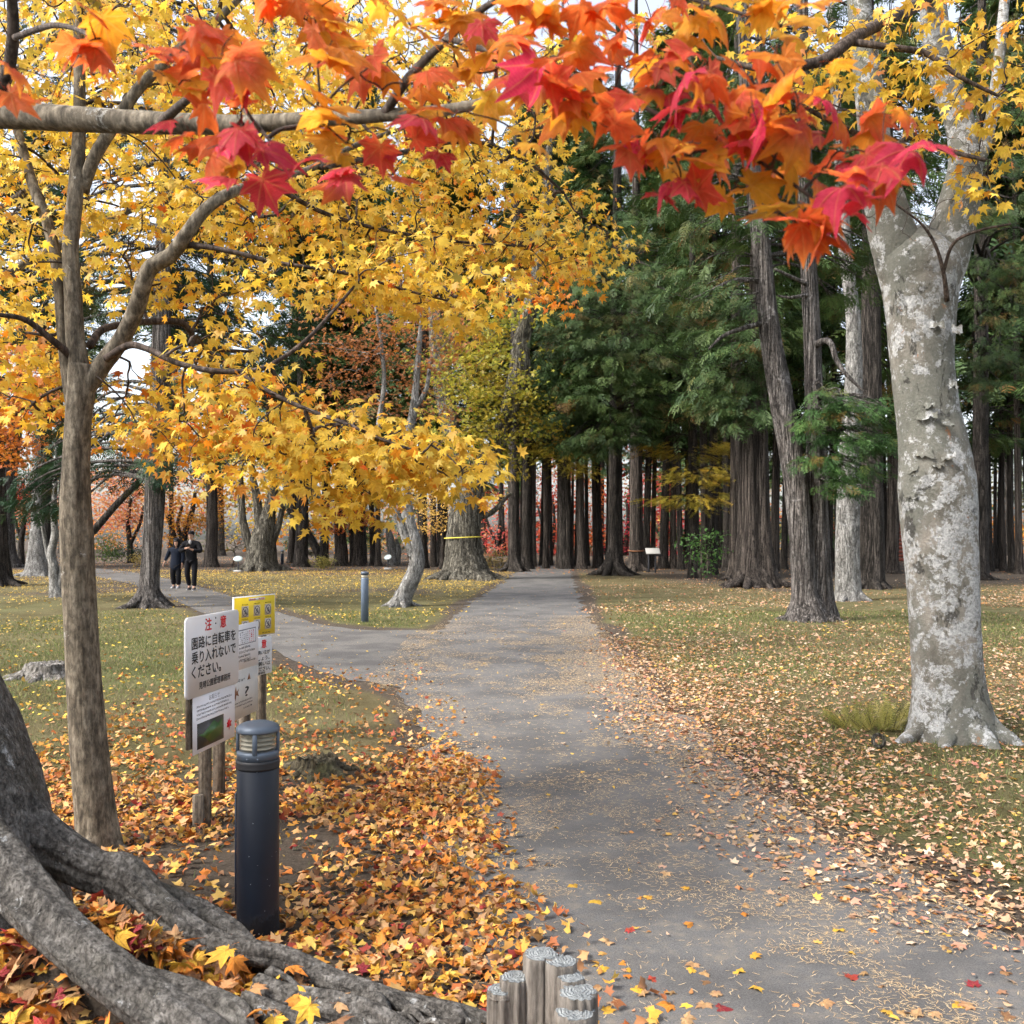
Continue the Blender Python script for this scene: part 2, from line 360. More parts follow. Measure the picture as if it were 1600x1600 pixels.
set_props(link('path', mesh_np('path', V, Fs, M['asphalt'])), kind='structure')
V, Fs = strip(SL, SU, 0.002, 300, 4, 43)
set_props(link('side_path', mesh_np('side_path', V, Fs, M['asphalt_old'])), kind='structure')

# ------------------------------------------------------------------ leaf shapes (unit length, petiole at the origin, tip along +X, face +Z)
def maple_shape(lobes=7, shoulder=True, deep=0.42, rings=1, curl=0.15, seed=0, wide=1.0):
    r = rng(seed)
    if lobes == 7: ang = [-128, -84, -42, 0, 42, 84, 128]; ln = [0.42, 0.72, 0.93, 1.0, 0.93, 0.72, 0.42]
    else: ang = [-100, -50, 0, 50, 100]; ln = [0.6, 0.88, 1.0, 0.88, 0.6]
    out = [(-0.04, 0.0)]
    for k, (a, L) in enumerate(zip(ang, ln)):
        L = L * r.uniform(0.9, 1.08); a = a + r.uniform(-4, 4)
        w = 11 * wide
        if shoulder == 'lite': out += [((a - w), L * 0.66), (a, L), ((a + w), L * 0.66)]
        elif shoulder:
            out += [((a - w), L * 0.66), ((a - w * 0.42), L * 0.80), (a, L), ((a + w * 0.42), L * 0.80), ((a + w), L * 0.66)]
        else: out += [(a, L)]
        if k < len(ang) - 1: out.append(((a + ang[k + 1]) / 2, deep * (0.75 + 0.5 * min(L, ln[k + 1])) * r.uniform(0.9, 1.1)))
    pts = [(out[0][0], 0.0)] + [(rr * math.cos(math.radians(a)), rr * math.sin(math.radians(a))) for a, rr in out[1:]]
    O = np.array(pts); n = len(O); V = [np.array([[0.10, 0, 0]])]; Fs = []
    for k in range(1, rings + 1):
        s = k / rings; q = np.array([0.10, 0]) + (O - np.array([0.10, 0])) * s; V.append(np.column_stack([q, np.zeros(n)]))
    V = np.concatenate(V); j = np.arange(n); j2 = (j + 1) % n
    tri = np.stack([np.zeros(n, int), 1 + j, 1 + j2], -1); quads = []
    for k in range(1, rings):
        a = 1 + (k - 1) * n; quads.append(np.stack([a + j, a + n + j, a + n + j2, a + j2], -1))
    rr = np.hypot(V[:, 0], V[:, 1]); th = np.arctan2(V[:, 1], V[:, 0])
    V[:, 2] = -curl * rr ** 2 * r.uniform(0.4, 1.6) + curl * 0.5 * np.abs(V[:, 1]) * r.uniform(-1, 1) + curl * 0.35 * rr * np.sin(3 * th + r.uniform(0, 6)) + 0.035 * rr * np.cos(7 * th / 0.733 * 0.733)
    if rings > 1: V[:, 2] += r.normal(0, 0.012, len(V)) * (rr > 0.15)
    return V, tri, (np.concatenate(quads) if quads else np.zeros((0, 4), int))
def oval_shape(n=6, w=0.28, curl=0.3):
    u = np.linspace(0, 1, n); up = np.column_stack([u, w * np.sin(np.pi * u ** 0.85), -curl * (u - 0.4) ** 2 + 0.12 * np.sin(np.pi * u)])
    dn = up[1:-1][::-1] * np.array([1, -1, 1]); V = np.vstack([up, dn]); mid = np.array([[0.5, 0, -curl * 0.01]])
    V = np.vstack([V, mid]); m = len(V) - 1; j = np.arange(m)
    return V, np.stack([np.full(m, m), j, (j + 1) % m], -1), np.zeros((0, 4), int)
def basis(t, n):
    """columns: tip direction, side, normal"""
    t = nrm(t); n = n - t * (n * t).sum(-1, keepdims=True); n = nrm(n); b = np.cross(n, t)
    return np.stack([t, b, n], -1)
def scatter(mb, shape, pos, R, size, col, vcol=None):
    V0, T0, Q0 = shape; k = len(V0); n = len(pos)
    if n == 0: return
    V = np.einsum('nij,kj->nki', R, V0) * np.asarray(size).reshape(-1, 1, 1) + pos[:, None]
    off = (np.arange(n) * k)[:, None, None]; Fs = [(T0[None] + off).reshape(-1, 3)]
    if len(Q0): Fs.append((Q0[None] + off).reshape(-1, 4))
    c = np.repeat(col, k, 0)
    if vcol is not None: c = c * np.tile(vcol, (n, 1))
    mb.add(V.reshape(-1, 3), Fs, c)
def palette(r, n, pal, wts, var=0.16):
    pal = np.array(pal); w = np.array(wts, float); i = r.choice(len(pal), n, p=w / w.sum()); j = r.choice(len(pal), n, p=w / w.sum())
    t = r.uniform(0, 0.5, (n, 1)); c = pal[i] * (1 - t) + pal[j] * t
    return np.clip(c * r.uniform(1 - var, 1 + var, (n, 1)), 0.005, 0.92)
MAPLE_HI = [maple_shape(7, 'lite', 0.40, 1, c, s, 0.8) for s, c in enumerate((0.1, 0.25, 0.4, 0.18))]
MAPLE_MID = [maple_shape(7, False, 0.34, 1, c, s + 9) for s, c in enumerate((0.12, 0.3, 0.5))]
MAPLE_LOW = [maple_shape(5, False, 0.38, 1, c, s + 19) for s, c in enumerate((0.15, 0.45))]
OVAL = [oval_shape(5, 0.26, 0.25), oval_shape(5, 0.17, 0.5)]
LOW = [(np.array([[0, 0, 0], [0.5, 0.3, 0.1], [1, 0, 0], [0.5, -0.3, 0.1]], float), np.array([[0, 3, 2], [0, 2, 1]]), np.zeros((0, 4), int)),
       (np.array([[0, 0, 0], [0.35, 0.42, 0.08], [0.75, 0.12, 0.0], [0.9, -0.35, 0.12], [0.3, -0.3, 0.02]], float), np.array([[0, 2, 1], [0, 3, 2], [0, 4, 3]]), np.zeros((0, 4), int))]
YEL = [(0.80, 0.57, 0.065), (0.69, 0.43, 0.045), (0.84, 0.65, 0.13), (0.72, 0.29, 0.025), (0.36, 0.31, 0.06)]
ORG = [(0.74, 0.26, 0.02), (0.78, 0.42, 0.03), (0.62, 0.13, 0.02), (0.70, 0.34, 0.10)]
LIT_MAPLE = [(0.58, 0.20, 0.03), (0.62, 0.33, 0.05), (0.36, 0.10, 0.03), (0.52, 0.32, 0.15), (0.22, 0.11, 0.05), (0.25, 0.03, 0.025), (0.64, 0.45, 0.10)]
LIT_PALE = [(0.50, 0.35, 0.22), (0.60, 0.48, 0.36), (0.42, 0.21, 0.12), (0.56, 0.27, 0.08), (0.24, 0.14, 0.085), (0.60, 0.40, 0.08), (0.46, 0.19, 0.15)]
LIT_YEL = [(0.70, 0.52, 0.07), (0.62, 0.42, 0.06), (0.55, 0.36, 0.14), (0.40, 0.25, 0.10)]

def lie(r, x, y, lift, tilt):
    n = len(x); pos = np.column_stack([x, y, np.maximum(gz(x, y), np.where(path_dist(x, y) < 0, 0.006, -1)) + lift])
    th = r.uniform(0, 2 * np.pi, n); t = np.column_stack([np.cos(th), np.sin(th), r.normal(0, tilt, n)])
    nn = np.column_stack([r.normal(0, tilt, n), r.normal(0, tilt, n), np.ones(n)])
    nn[r.random(n) < 0.3, 2] *= -1
    return pos, basis(t, nn)
def litter(name, seed, n, xr, yr, dens, shapes, smin, smax, pal, wts, lift, tilt, label, rest=None):
    """dens(x, y) in 0..1; y drawn so that nearer ground gets its share"""
    r = rng(seed); x = r.uniform(*xr, n); y = r.uniform(*yr, n); k = r.random(n) < dens(x, y); x = x[k]; y = y[k]
    pos, R = lie(r, x, y, r.uniform(0.004, lift, len(x)), tilt); size = r.uniform(smin, smax, len(x)); col = palette(r, len(x), pal, wts, 0.28)
    w = r.integers(0, len(shapes), len(x)); mb = MB()
    for i, s in enumerate(shapes): k = w == i; scatter(mb, s, pos[k] - R[k][:, :, 0] * (size[k] * 0.4)[:, None] * np.array([1, 1, 0]), R[k], size[k], col[k])
    o = mb.build(name, M['litter']); set_props(o, label, 'leaves', kind='stuff'); return o
def side_left(x, y): return x < np.interp(y, [p[1] for p in PL[:9]], [p[0] for p in PL[:9]]) + 0.5
def dens_left(x, y):
    d = path_dist(x, y); n = fbm(x * 1.1, y * 1.1, 55); b = fbm(x * 0.45 + 3, y * 0.45, 57)
    k = sstep(-0.55, 0.05, d + (n - 0.5) * 0.5) * np.where(side_left(x, y), 1, 0)
    bare = 0.9 * np.exp(-((x + 1.3) / 0.33) ** 2 - ((y - 4.7) / 0.6) ** 2) + 0.8 * np.exp(-((x + 1.1) / 0.45) ** 2 - ((y - 6.3) / 0.5) ** 2)
    heap = np.exp(-((x + 0.30) / 0.48) ** 2) * sstep(7.4, 6.2, y)
    return np.clip(k * (0.35 + 1.1 * sstep(0.3, 0.6, b) + 1.3 * heap) * (1 - 0.92 * np.clip(bare, 0, 1)) * 0.62 * (0.16 + 0.84 * sstep(7.6, 5.9, y + 2.5 * (b - 0.5))) * (1 + 0.6 * heap) * sstep(13, 9, y), 0, 1)
def dens_right(x, y):
    d = path_dist(x, y); n = fbm(x * 1.2, y * 1.2, 65)
    return np.clip(sstep(-0.75, 0.25, d + (n - 0.5) * 0.7) * np.where(x > 0.6, 1, 0) * (0.35 + 0.85 * sstep(1.5, 0.2, d + (n - 0.5))) * (0.5 + n), 0, 1)
W1 = [2.8, 2.2, 1.5, 3.0, 3.0, 0.8, 1.6]
CRUMP = [maple_shape(5, 'lite' if s % 2 else False, 0.5, 1, c, s + 60, 1.3) for s, c in enumerate((0.25, 0.45, 0.7, 0.9))]
litter('fallen_leaves', 101, 58000, (-3.6, 0.7), (2.4, 12), dens_left, CRUMP + [OVAL[0]], 0.020, 0.047, LIT_MAPLE, W1, 0.03, 0.5, 'thick carpet of orange and yellow maple leaves left of the main path')
litter('fallen_leaves', 102, 15000, (-8, -2.6), (3.0, 13), lambda x, y: (0.12 + 0.8 * sstep(0.42, 0.62, fbm(x * 0.8 + 3, y * 0.8, 57))) * sstep(8.5, 6.2, y) + 0.07, CRUMP, 0.020, 0.042, LIT_MAPLE, W1, 0.02, 0.45, 'patches of orange maple leaves on the grass behind the slim left trunk')
litter('fallen_leaves', 103, 115000, (0.6, 9), (2.8, 15), lambda x, y: dens_right(x, y) * (0.3 + 0.7 * sstep(15, 8, y)), [CRUMP[0], OVAL[0], OVAL[1], LOW[1], LOW[0]], 0.016, 0.046, LIT_PALE, [3, 2.4, 2.2, 2.2, 2.2, 0.9, 1.0], 0.014, 0.32, 'mixed tan and orange leaves strewn right of the main path')
litter('fallen_leaves', 104, 95000, (-1, 22), (7, 42), lambda x, y: (sstep(-0.4, 0.5, path_dist(x, y)) * (0.15 + 1.1 * sstep(0.35, 0.7, fbm(x * 0.5, y * 0.5, 71))) * sstep(40, 16, y)) * sstep(6.5, 13, y) * np.where(x > 0.2, 1, 0), LOW, 0.03, 0.075, LIT_PALE, [3, 2.0, 2.0, 1.4, 2.4, 0.7, 0.6], 0.02, 0.35, 'pale dry leaves scattered over the far right lawn under the conifers')
litter('fallen_leaves', 105, 60000, (-24, 1), (8, 46), lambda x, y: sstep(-0.3, 0.5, path_dist(x, y)) * (0.12 + 0.75 * sstep(0.42, 0.7, fbm(x * 0.3, y * 0.3, 73)) + 0.45 * sstep(22, 32, y)) * np.where(x < 0.4, 1, 0), LOW, 0.03, 0.07, LIT_YEL, [3, 2.2, 1.4, 1], 0.02, 0.35, 'small yellow leaves scattered over the left lawn beyond the signs')
litter('fallen_leaves', 106, 1900, (-1.5, 3), (2.6, 30), lambda x, y: np.where(path_dist(x, y) < -0.1, sstep(30, 6, y) * 0.85 + 0.15, 0), MAPLE_HI[:2] + OVAL + OVAL, 0.018, 0.045, LIT_PALE + [(0.74, 0.48, 0.06)], [2.6, 2, 1, 1, 1, 1.2, 0.6, 3], 0.006, 0.18, 'single small leaves dotted over the grey main path')
litter('fallen_leaves', 108, 7000, (-14, 0), (9, 40), lambda x, y: np.where((path_dist(x, y) < 0.05) & inpoly(x, y, SIDE), 0.25 + 0.75 * sstep(-0.9, 0.0, path_dist(x, y)), 0), LOW + OVAL, 0.025, 0.06, LIT_YEL + [(0.3, 0.2, 0.1)], [2, 2, 2, 2, 2], 0.01, 0.2, 'dry leaves blown along the old side path past the signs')
litter('fallen_leaves', 107, 26000, (-40, 30), (40, 75), lambda x, y: 0.5 + 0 * x, LOW, 0.05, 0.11, [(0.42, 0.20, 0.08), (0.34, 0.17, 0.08), (0.52, 0.33, 0.10), (0.45, 0.12, 0.05)], [3, 2, 2, 1], 0.02, 0.3, 'rusty leaves covering the ground beneath the far trees')

# dry conifer needles blown over the path
r = rng(120); n = 165000; x = r.uniform(-1.6, 3.2, n); y = 2.5 + 16.5 * r.random(n) ** 1.35; d = path_dist(x, y)
cl = fbm(x * 1.5, y * 0.9, 81, 4); cl2 = fbm(x * 6, y * 5, 83, 2); xm = np.interp(y, [3, 6, 9, 13, 19], [1.5, 1.1, 0.7, 0.8, 1.2])
dens = 0.08 + 1.0 * sstep(0.50, 0.66, 0.65 * cl + 0.35 * cl2 + 0.11 * np.exp(-((x - xm) / 0.55) ** 2) * sstep(4.2, 6, y)) + np.where(x > 0.3, 0.95, 0.28) * np.exp(-((d + 0.25) / 0.28) ** 2) * sstep(4.5, 6.5, y)
k = (d < 0.15) & (r.random(n) < np.clip(dens, 0, 1)); x = x[k]; y = y[k]; n = len(x); th = r.uniform(0, np.pi, n)
L = r.uniform(0.007, 0.022, n); w = np.where(y > 6, 0.0020, 0.0010) * np.where(y > 10, 1.5, 1) * r.uniform(0.7, 1.3, n); z = 0.008 + r.uniform(0, 0.003, n)
u = np.column_stack([np.cos(th), np.sin(th)]); s = np.column_stack([-u[:, 1], u[:, 0]]); c = np.column_stack([x, y])
bend = (r.normal(0, 0.25, n) * L)[:, None] * s
A = np.stack([c - u * L[:, None] - s * w[:, None], c - u * L[:, None] + s * w[:, None], c + bend + s * w[:, None], c + bend - s * w[:, None], c + u * L[:, None]], 1)
V = np.concatenate([A, np.broadcast_to(z[:, None, None], (n, 5, 1))], -1).reshape(-1, 3); o5 = (np.arange(n) * 5)[:, None]
col = np.repeat(palette(r, n, [(0.60, 0.44, 0.24), (0.70, 0.55, 0.34), (0.46, 0.31, 0.15)], [2, 2, 1], 0.2), 5, 0)
set_props(MB().add(V, [o5 + np.array([[0, 3, 2, 1]]), o5 + np.array([[3, 4, 2]])], col).build('dry_needles', M['litter']), 'dry straw-coloured conifer needles drifted over the grey main path', 'needles', kind='stuff')

# short grass
r = rng(130); n = 230000; x = r.uniform(-9, 10, n); y = 3.2 + 17 * r.random(n) ** 1.3; d = path_dist(x, y)
g = fbm(x * 0.35, y * 0.35, 5) * 1.6 - 0.35; k = (d > 0.5) & (r.random(n) < np.clip(0.2 + g, 0, 1) * np.where((x > -2.9) & (x < 0) & (y < 7), 0.08, 1)); x = x[k]; y = y[k]; n = len(x)
h = r.uniform(0.018, 0.055, n); th = r.uniform(0, 2 * np.pi, n); w = r.uniform(0.0015, 0.004, n) * (0.6 + y / 9); b = np.column_stack([x, y, gz(x, y) - 0.003])
s = np.column_stack([np.cos(th) * w, np.sin(th) * w, 0 * w]); tip = b + np.column_stack([r.normal(0, 0.5, n) * h, r.normal(0, 0.5, n) * h, h])
V = np.stack([b - s, b + s, tip], 1).reshape(-1, 3)
col = np.repeat(palette(r, n, [(0.10, 0.15, 0.045), (0.17, 0.21, 0.065), (0.32, 0.28, 0.14)], [2, 2, 2], 0.25), 3, 0)
set_props(MB().add(V, [np.arange(3 * n).reshape(-1, 3)], col).build('grass', M['grass']), 'short green grass of the lawns on both sides of the path', 'grass', kind='stuff')

# ------------------------------------------------------------------ tree builders
def plane_bark():
    t = NT('mottled_flaking_bark'); v = t.coords(); vs = t.coords((1, 1, 0.5))
    n1 = t.noise(5.0, 7, 0.65, vs, 0.5); n2 = t.noise(45, 6, 0.8, v); n3 = t.noise(7.0, 10, 0.78, v, 0.2); n4 = t.noise(1.6, 4, 0.6, vs); n5 = t.noise(9, 8, 0.7, v, 0.3); n6 = t.noise(4.0, 9, 0.75, vs, 0.4); n7 = t.noise(26, 8, 0.8, v)
    c = t.ramp(n1, [(0.38, (0.14, 0.13, 0.108)), (0.5, (0.225, 0.21, 0.178)), (0.64, (0.32, 0.292, 0.25))])
    c = t.mix(t.ramp(n4, [(0.45, 0.0), (0.56, 0.75)]), c, t.mix(n7, (0.12, 0.125, 0.105), (0.21, 0.215, 0.185)))
    c = t.mix(t.ramp(n6, [(0.585, 0.0), (0.61, 0.85)]), c, (0.075, 0.072, 0.066))
    th = t.math('ADD', n3, t.math('MULTIPLY', t.math('SUBTRACT', n4, 0.5), -0.35))
    c = t.mix(t.ramp(th, [(0.512, 0.0), (0.54, 0.92)]), c, t.mix(t.ramp(n2, [(0.35, 0.0), (0.65, 1.0)]), (0.30, 0.31, 0.31), (0.62, 0.62, 0.61)))
    c = t.mix(t.ramp(n7, [(0.60, 0.0), (0.66, 0.7)]), c, (0.45, 0.455, 0.45))
    c = t.mix(t.ramp(n5, [(0.655, 0.0), (0.675, 0.9)]), c, (0.33, 0.17, 0.09))
    c = t.mix(0.6, c, t.mix(1.0, c, t.ramp(n2, [(0.35, 0.4), (0.65, 1.0)]), 'MULTIPLY'))
    t.set(c, 0.9, 0.2); t.bump(t.math('ADD', t.math('ADD', n2, t.ramp(n6, [(0.585, 1.0), (0.61, 0.0)])), t.math('ADD', n3, n7)), 1.0, 0.014); return t.m
M['bark_plane'] = plane_bark()

def rough_mod(n, sides, seed, flute=0.05, kmax=9, rough=0.02, lowk=2):
    r = rng(seed); th = np.linspace(0, 2 * np.pi, sides, endpoint=False)[None]; s = np.arange(n)[:, None]; m = np.ones((n, sides))
    for k in range(lowk, kmax):
        m = m + flute / math.sqrt(k) * r.uniform(0.4, 1) * np.cos(k * th + r.uniform(0, 6) + np.cumsum(r.normal(0, 0.12, n))[:, None])
    sm = r.normal(0, 1, (n, sides)); sm = (sm + np.roll(sm, 1, 1) + np.roll(sm, 1, 0)) / 2
    return m + rough * sm
def bole(mb, spec, d, seed=0, sides=36, k=6, flute=0.05, kmax=9, rough=0.015, dd=None, foot=True, zcap=None):
    """trunk from (px, py, width px) rows, first row at the ground"""
    pts = []; rad = []
    for i, (px, py, w) in enumerate(spec):
        di = d + (dd[i] if dd else 0); pts.append(P(px, py, di)); rad.append(w / 2 / F * di)
    if foot: pts.insert(0, pts[0] + np.array([0, 0, -0.18])); rad.insert(0, rad[0] * 1.05)
    A = catmull(np.column_stack([pts, rad]), k); n = len(A)
    V, Fs = tube(A[:, :3], np.maximum(A[:, 3], 0.003), sides, True, rough_mod(n, sides, seed, flute, kmax, rough))
    mb.add(V, Fs); return A
def root_tubes(mb, c, R, n, L, r0, seed, h=0.5, sides=12, a0=0.0, az=None):
    r = rng(seed); az = az if az is not None else a0 + np.linspace(0, 2 * np.pi, n, endpoint=False) + r.normal(0, 0.18, n)
    for a in az:
        l = L * r.uniform(0.6, 1.25); u = np.array([math.cos(a), math.sin(a), 0]); s = np.array([-u[1], u[0], 0]) * r.normal(0, 0.16)
        p = [u * R * 0.3 + [0, 0, h * 1.3], u * R * 0.72 + [0, 0, h * 0.62], u * (R + l * 0.22) + [0, 0, h * 0.2] + s * l * 0.2, u * (R + l * 0.6) + [0, 0, r0 * 0.1] + s * l * 0.6, u * (R + l) + [0, 0, -r0 * 0.8] + s * l]
        rr = np.array([1.0, 1.0, 0.85, 0.6, 0.3]) * r0 * r.uniform(0.75, 1.2)
        A = catmull(np.column_stack([np.array(p) + c, rr]), 5); V, Fs = tube(A[:, :3], A[:, 3], sides, True, rough_mod(len(A), sides, int(r.integers(1e6)), 0.10, 6, 0.03)); mb.add(V, Fs)
def grow(start, targets, seed=0, jitter=0.07, sag=0.06, r_tip=0.0022, rexp=0.42, m=6, rmax=0.03, trunk_pull=0.25):
    """twigs from existing limb points to every target; later twigs may leave earlier ones. returns [(pts, radii)]"""
    r = rng(seed); start = np.asarray(start); T = np.asarray(targets)
    d0 = np.min(np.linalg.norm(T[:, None] - start[None], axis=-1), 1) if len(T) * len(start) < 4e6 else np.array([np.min(np.linalg.norm(start - t, axis=1)) for t in T])
    order = np.argsort(d0); cap = len(start) + len(T) * m + 5; N = np.zeros((cap, 3)); N[:len(start)] = start; own = np.full((cap, 2), -1); dist0 = np.zeros(cap); n = len(start); chains = []; parent = []
    for t in order:
        p = T[t]; c = np.linalg.norm(N[:n] - p, axis=1); j = int(np.argmin(c + trunk_pull * dist0[:n])); L = c[j]; a = N[j]
        par = chains[own[j][0]] if own[j][0] >= 0 else None
        u = np.linspace(0, 1, m + 1)[:, None]; q = a + (p - a) * u
        side = r.normal(0, 1, 3) * jitter * L; q = q + np.sin(np.pi * u) * side + np.sin(2 * np.pi * u) * r.normal(0, 1, 3) * jitter * 0.5 * L
        q[:, 2] += np.sin(np.pi * u[:, 0]) * sag * L
        chains.append(q); parent.append(tuple(own[j])); k = len(chains) - 1
        for i in range(1, m + 1): N[n] = q[i]; own[n] = (k, i); dist0[n] = dist0[j] + L * i / m; n += 1
    cnt = [np.ones(m + 1) for _ in chains]
    for k in range(len(chains) - 1, -1, -1):
        pk, pi = parent[k]
        if pk >= 0: cnt[pk][:pi + 1] += cnt[k][0]
    return [(q, np.minimum(rmax, r_tip * c ** rexp * np.linspace(1.15, 0.75, m + 1))) for q, c in zip(chains, cnt)]
def twigs(mb, chains, sides=5):
    for q, rr in chains:
        A = catmull(np.column_stack([q, rr]), 2) if len(q) < 5 else np.column_stack([q, rr]); V, Fs = tube(A[:, :3], A[:, 3], sides, False); mb.add(V, Fs)
def ellipsoid(r, n, c, rad, shell=0.35):
    u = nrm(r.normal(0, 1, (n, 3))); q = r.random(n) ** (1 / 3); q = shell + (1 - shell) * q
    return np.asarray(c) + u * q[:, None] * np.asarray(rad)
def sprays(r, targets, nl, rad, flat=0.35, size=(0.06, 0.09), droop=0.35, nstd=0.55, axis=None):
    """leaves round twig ends: positions, frames, sizes, index of the spray"""
    k = np.repeat(np.arange(len(targets)), nl); n = len(k); th = r.uniform(0, 2 * np.pi, n); q = np.sqrt(r.random(n))
    off = np.column_stack([np.cos(th) * q * rad, np.sin(th) * q * rad, r.normal(0, flat * rad, n) - 0.25 * rad * q])
    pos = targets[k] + off; t = nrm(off) * np.array([1, 1, 0.3]) * 0.8 + r.normal(0, 0.35, (n, 3)); t[:, 2] -= r.gamma(2.0, droop, n)
    nn = np.column_stack([r.normal(0, nstd, n), r.normal(0, nstd, n) - 0.25, np.ones(n)])
    return pos, basis(t, nn), r.uniform(*size, n), k
def put_leaves(mb, shapes, r, pos, R, size, col, vcol=None):
    w = r.integers(0, len(shapes), len(pos))
    for i, s in enumerate(shapes): k = w == i; scatter(mb, s, pos[k], R[k], size[k], col[k], vcol)
def leaf_objects(root, meshes, mcols, pos, R, size, col, name='leaf'):
    base = BASE[root.name]; mc = np.array(mcols)
    for p, rr, s, c in zip(pos, R, size, col):
        dd = ((mc - c) ** 2).sum(1); i = int(np.argsort(dd)[int(abs(p[0] * 977 + p[2] * 331)) % 3])
        o = bpy.data.objects.new(name, meshes[i]); COL.objects.link(o); o.parent = root
        m = Matrix.Identity(4)
        for a in range(3):
            for b in range(3): m[a][b] = rr[a][b] * s
            m[a][3] = p[a] - base[a]
        o.matrix_local = m
def leaf_variants(name, n, pal, wts, mat, seed, rings=3, lobes=7, curl=(0.1, 0.5), deep=0.45, tipcol=None, wide=1.2, petiole=True):
    r = rng(seed); out = []; cols = palette(r, n, pal, wts, 0.15)
    for i in range(n):
        V, T, Q = maple_shape(lobes, True, deep, rings, r.uniform(*curl), seed + i, wide); rr = np.hypot(V[:, 0], V[:, 1])
        c = np.tile(cols[i], (len(V), 1))
        if tipcol is not None:
            tc = np.array(tipcol[r.integers(len(tipcol))]) if not (cols[i][1] < 0.075 and cols[i][0] > 0.35) else np.array([0.72, 0.05, 0.13]); f = np.clip((rr - r.uniform(0.0, 0.5)) / 0.6, 0, 1)[:, None] * r.uniform(0.2, 1); c = c * (1 - f) + tc * f
        c = c * r.uniform(0.86, 1.1, (len(V), 1))
        mb = MB().add(V, [T] + ([Q] if len(Q) else []), c)
        if petiole:
            A = np.array([[0.1, 0, 0.006], [-0.1, 0.01, 0.01], [-0.28, 0.04 * r.normal(), 0.05], [-0.45, 0.1 * r.normal(), 0.12]]); Vp, Fp = tube(A, [0.008, 0.007, 0.006, 0.008], 4, False); mb.add(Vp, Fp, cols[i] * np.array([0.8, 0.45, 0.4]))
        out.append(mb.mesh(name, mat, rings > 1))
    return out, cols

# conifer foliage: a flat fan of scale-leaved branchlets
def frond_shape(n=6, w=0.05, spread=0.5, seed=0, droop=0.25):
    r = rng(seed); V = [[0, 0.012, 0], [0, -0.012, 0], [1, 0, -droop]]; T = [[0, 1, 2]]
    for i in range(n):
        x = (i + 0.3) / n; L = spread * (1 - x) ** 0.8 * r.uniform(0.7, 1.25) + 0.10; z = -droop * x * x
        for s in (-1, 1):
            b = len(V); a = r.uniform(0.55, 0.95); ex = x + L * math.cos(a); ey = s * L * math.sin(a); ez = z - droop * L * 0.6 + r.normal(0, 0.04)
            m = np.array([x + (ex - x) * 0.5, ey * 0.5, (z + ez) / 2 + 0.02]); q = np.array([-math.sin(a) * s, math.cos(a), 0]) * w
            V += [[x, 0, z], list(m + q), [ex, ey, ez], list(m - q)]; T += [[b, b + 1, b + 2], [b, b + 2, b + 3]]
    return np.array(V, float), np.array(T), np.zeros((0, 4), int)
FROND = [frond_shape(5, 0.046, 0.55, 1), frond_shape(5, 0.044, 0.65, 2, 0.4), frond_shape(4, 0.052, 0.5, 3, 0.15)]
FROND_FAR = [frond_shape(4, 0.07, 0.6, 4), frond_shape(4, 0.075, 0.6, 5, 0.4)]
def feather(seed):
    r = rng(seed); V = []; T = []
    for i in range(16):
        x = i / 16; L = r.uniform(0.12, 0.2) * (1.15 - 0.5 * x)
        for s in (-1, 1):
            b = len(V); V += [[x, 0, 0], [x + 0.03, 0, 0], [x + 0.5 * L, s * L, r.normal(0, 0.06)]]; T.append([b, b + 1, b + 2])
    return np.array(V, float) * np.array([1, 1, 1]) + np.array([0, 0, 0]), np.array(T), np.zeros((0, 4), int)
FEATHER = [feather(1), feather(2)]
GREEN = [(0.032, 0.070, 0.022), (0.058, 0.108, 0.030), (0.10, 0.15, 0.042), (0.22, 0.11, 0.035)]
GREENW = [3, 3, 1.3, 0.35]
GOLD = [(0.50, 0.38, 0.04), (0.36, 0.33, 0.04), (0.55, 0.33, 0.04)]
def frond_blob(mb, r, c, rad, n, size, pal=GREEN, wts=GREENW, axis=None, shapes=FROND, clump=14, drop=0.55):
    nc = max(2, n // clump); cc = ellipsoid(r, nc, c, rad, 0.45); k = r.integers(0, nc, n); sp = size * 1.1
    out = cc - (np.asarray(axis) if axis is not None else np.asarray(c)); out[:, 2] = 0; out = nrm(out + 1e-3)
    along = r.uniform(-1.3, 1.0, n)[:, None]; lat = r.normal(0, 0.55, n)[:, None]; o = out[k]; sd = np.column_stack([-o[:, 1], o[:, 0], 0 * o[:, 0]])
    pos = cc[k] + (o * along + sd * lat) * sp + np.column_stack([0 * along, 0 * along, -0.28 * sp * along ** 2 + r.normal(0, 0.12, (n, 1)) * sp])
    t = o * 0.8 + sd * (lat * 0.9 + r.normal(0, 0.3, (n, 1))); t[:, 2] -= r.uniform(0.0, 2 * drop, n)
    nn = np.column_stack([r.normal(0, 0.35, n), r.normal(0, 0.35, n), np.ones(n)])
    cl = palette(r, nc, pal, wts, 0.3)[k] * 0.65 + palette(r, n, pal, wts, 0.25) * 0.35
    put_leaves(mb, shapes, r, pos, basis(t, nn), size * r.uniform(0.7, 1.25, n), cl); return cc
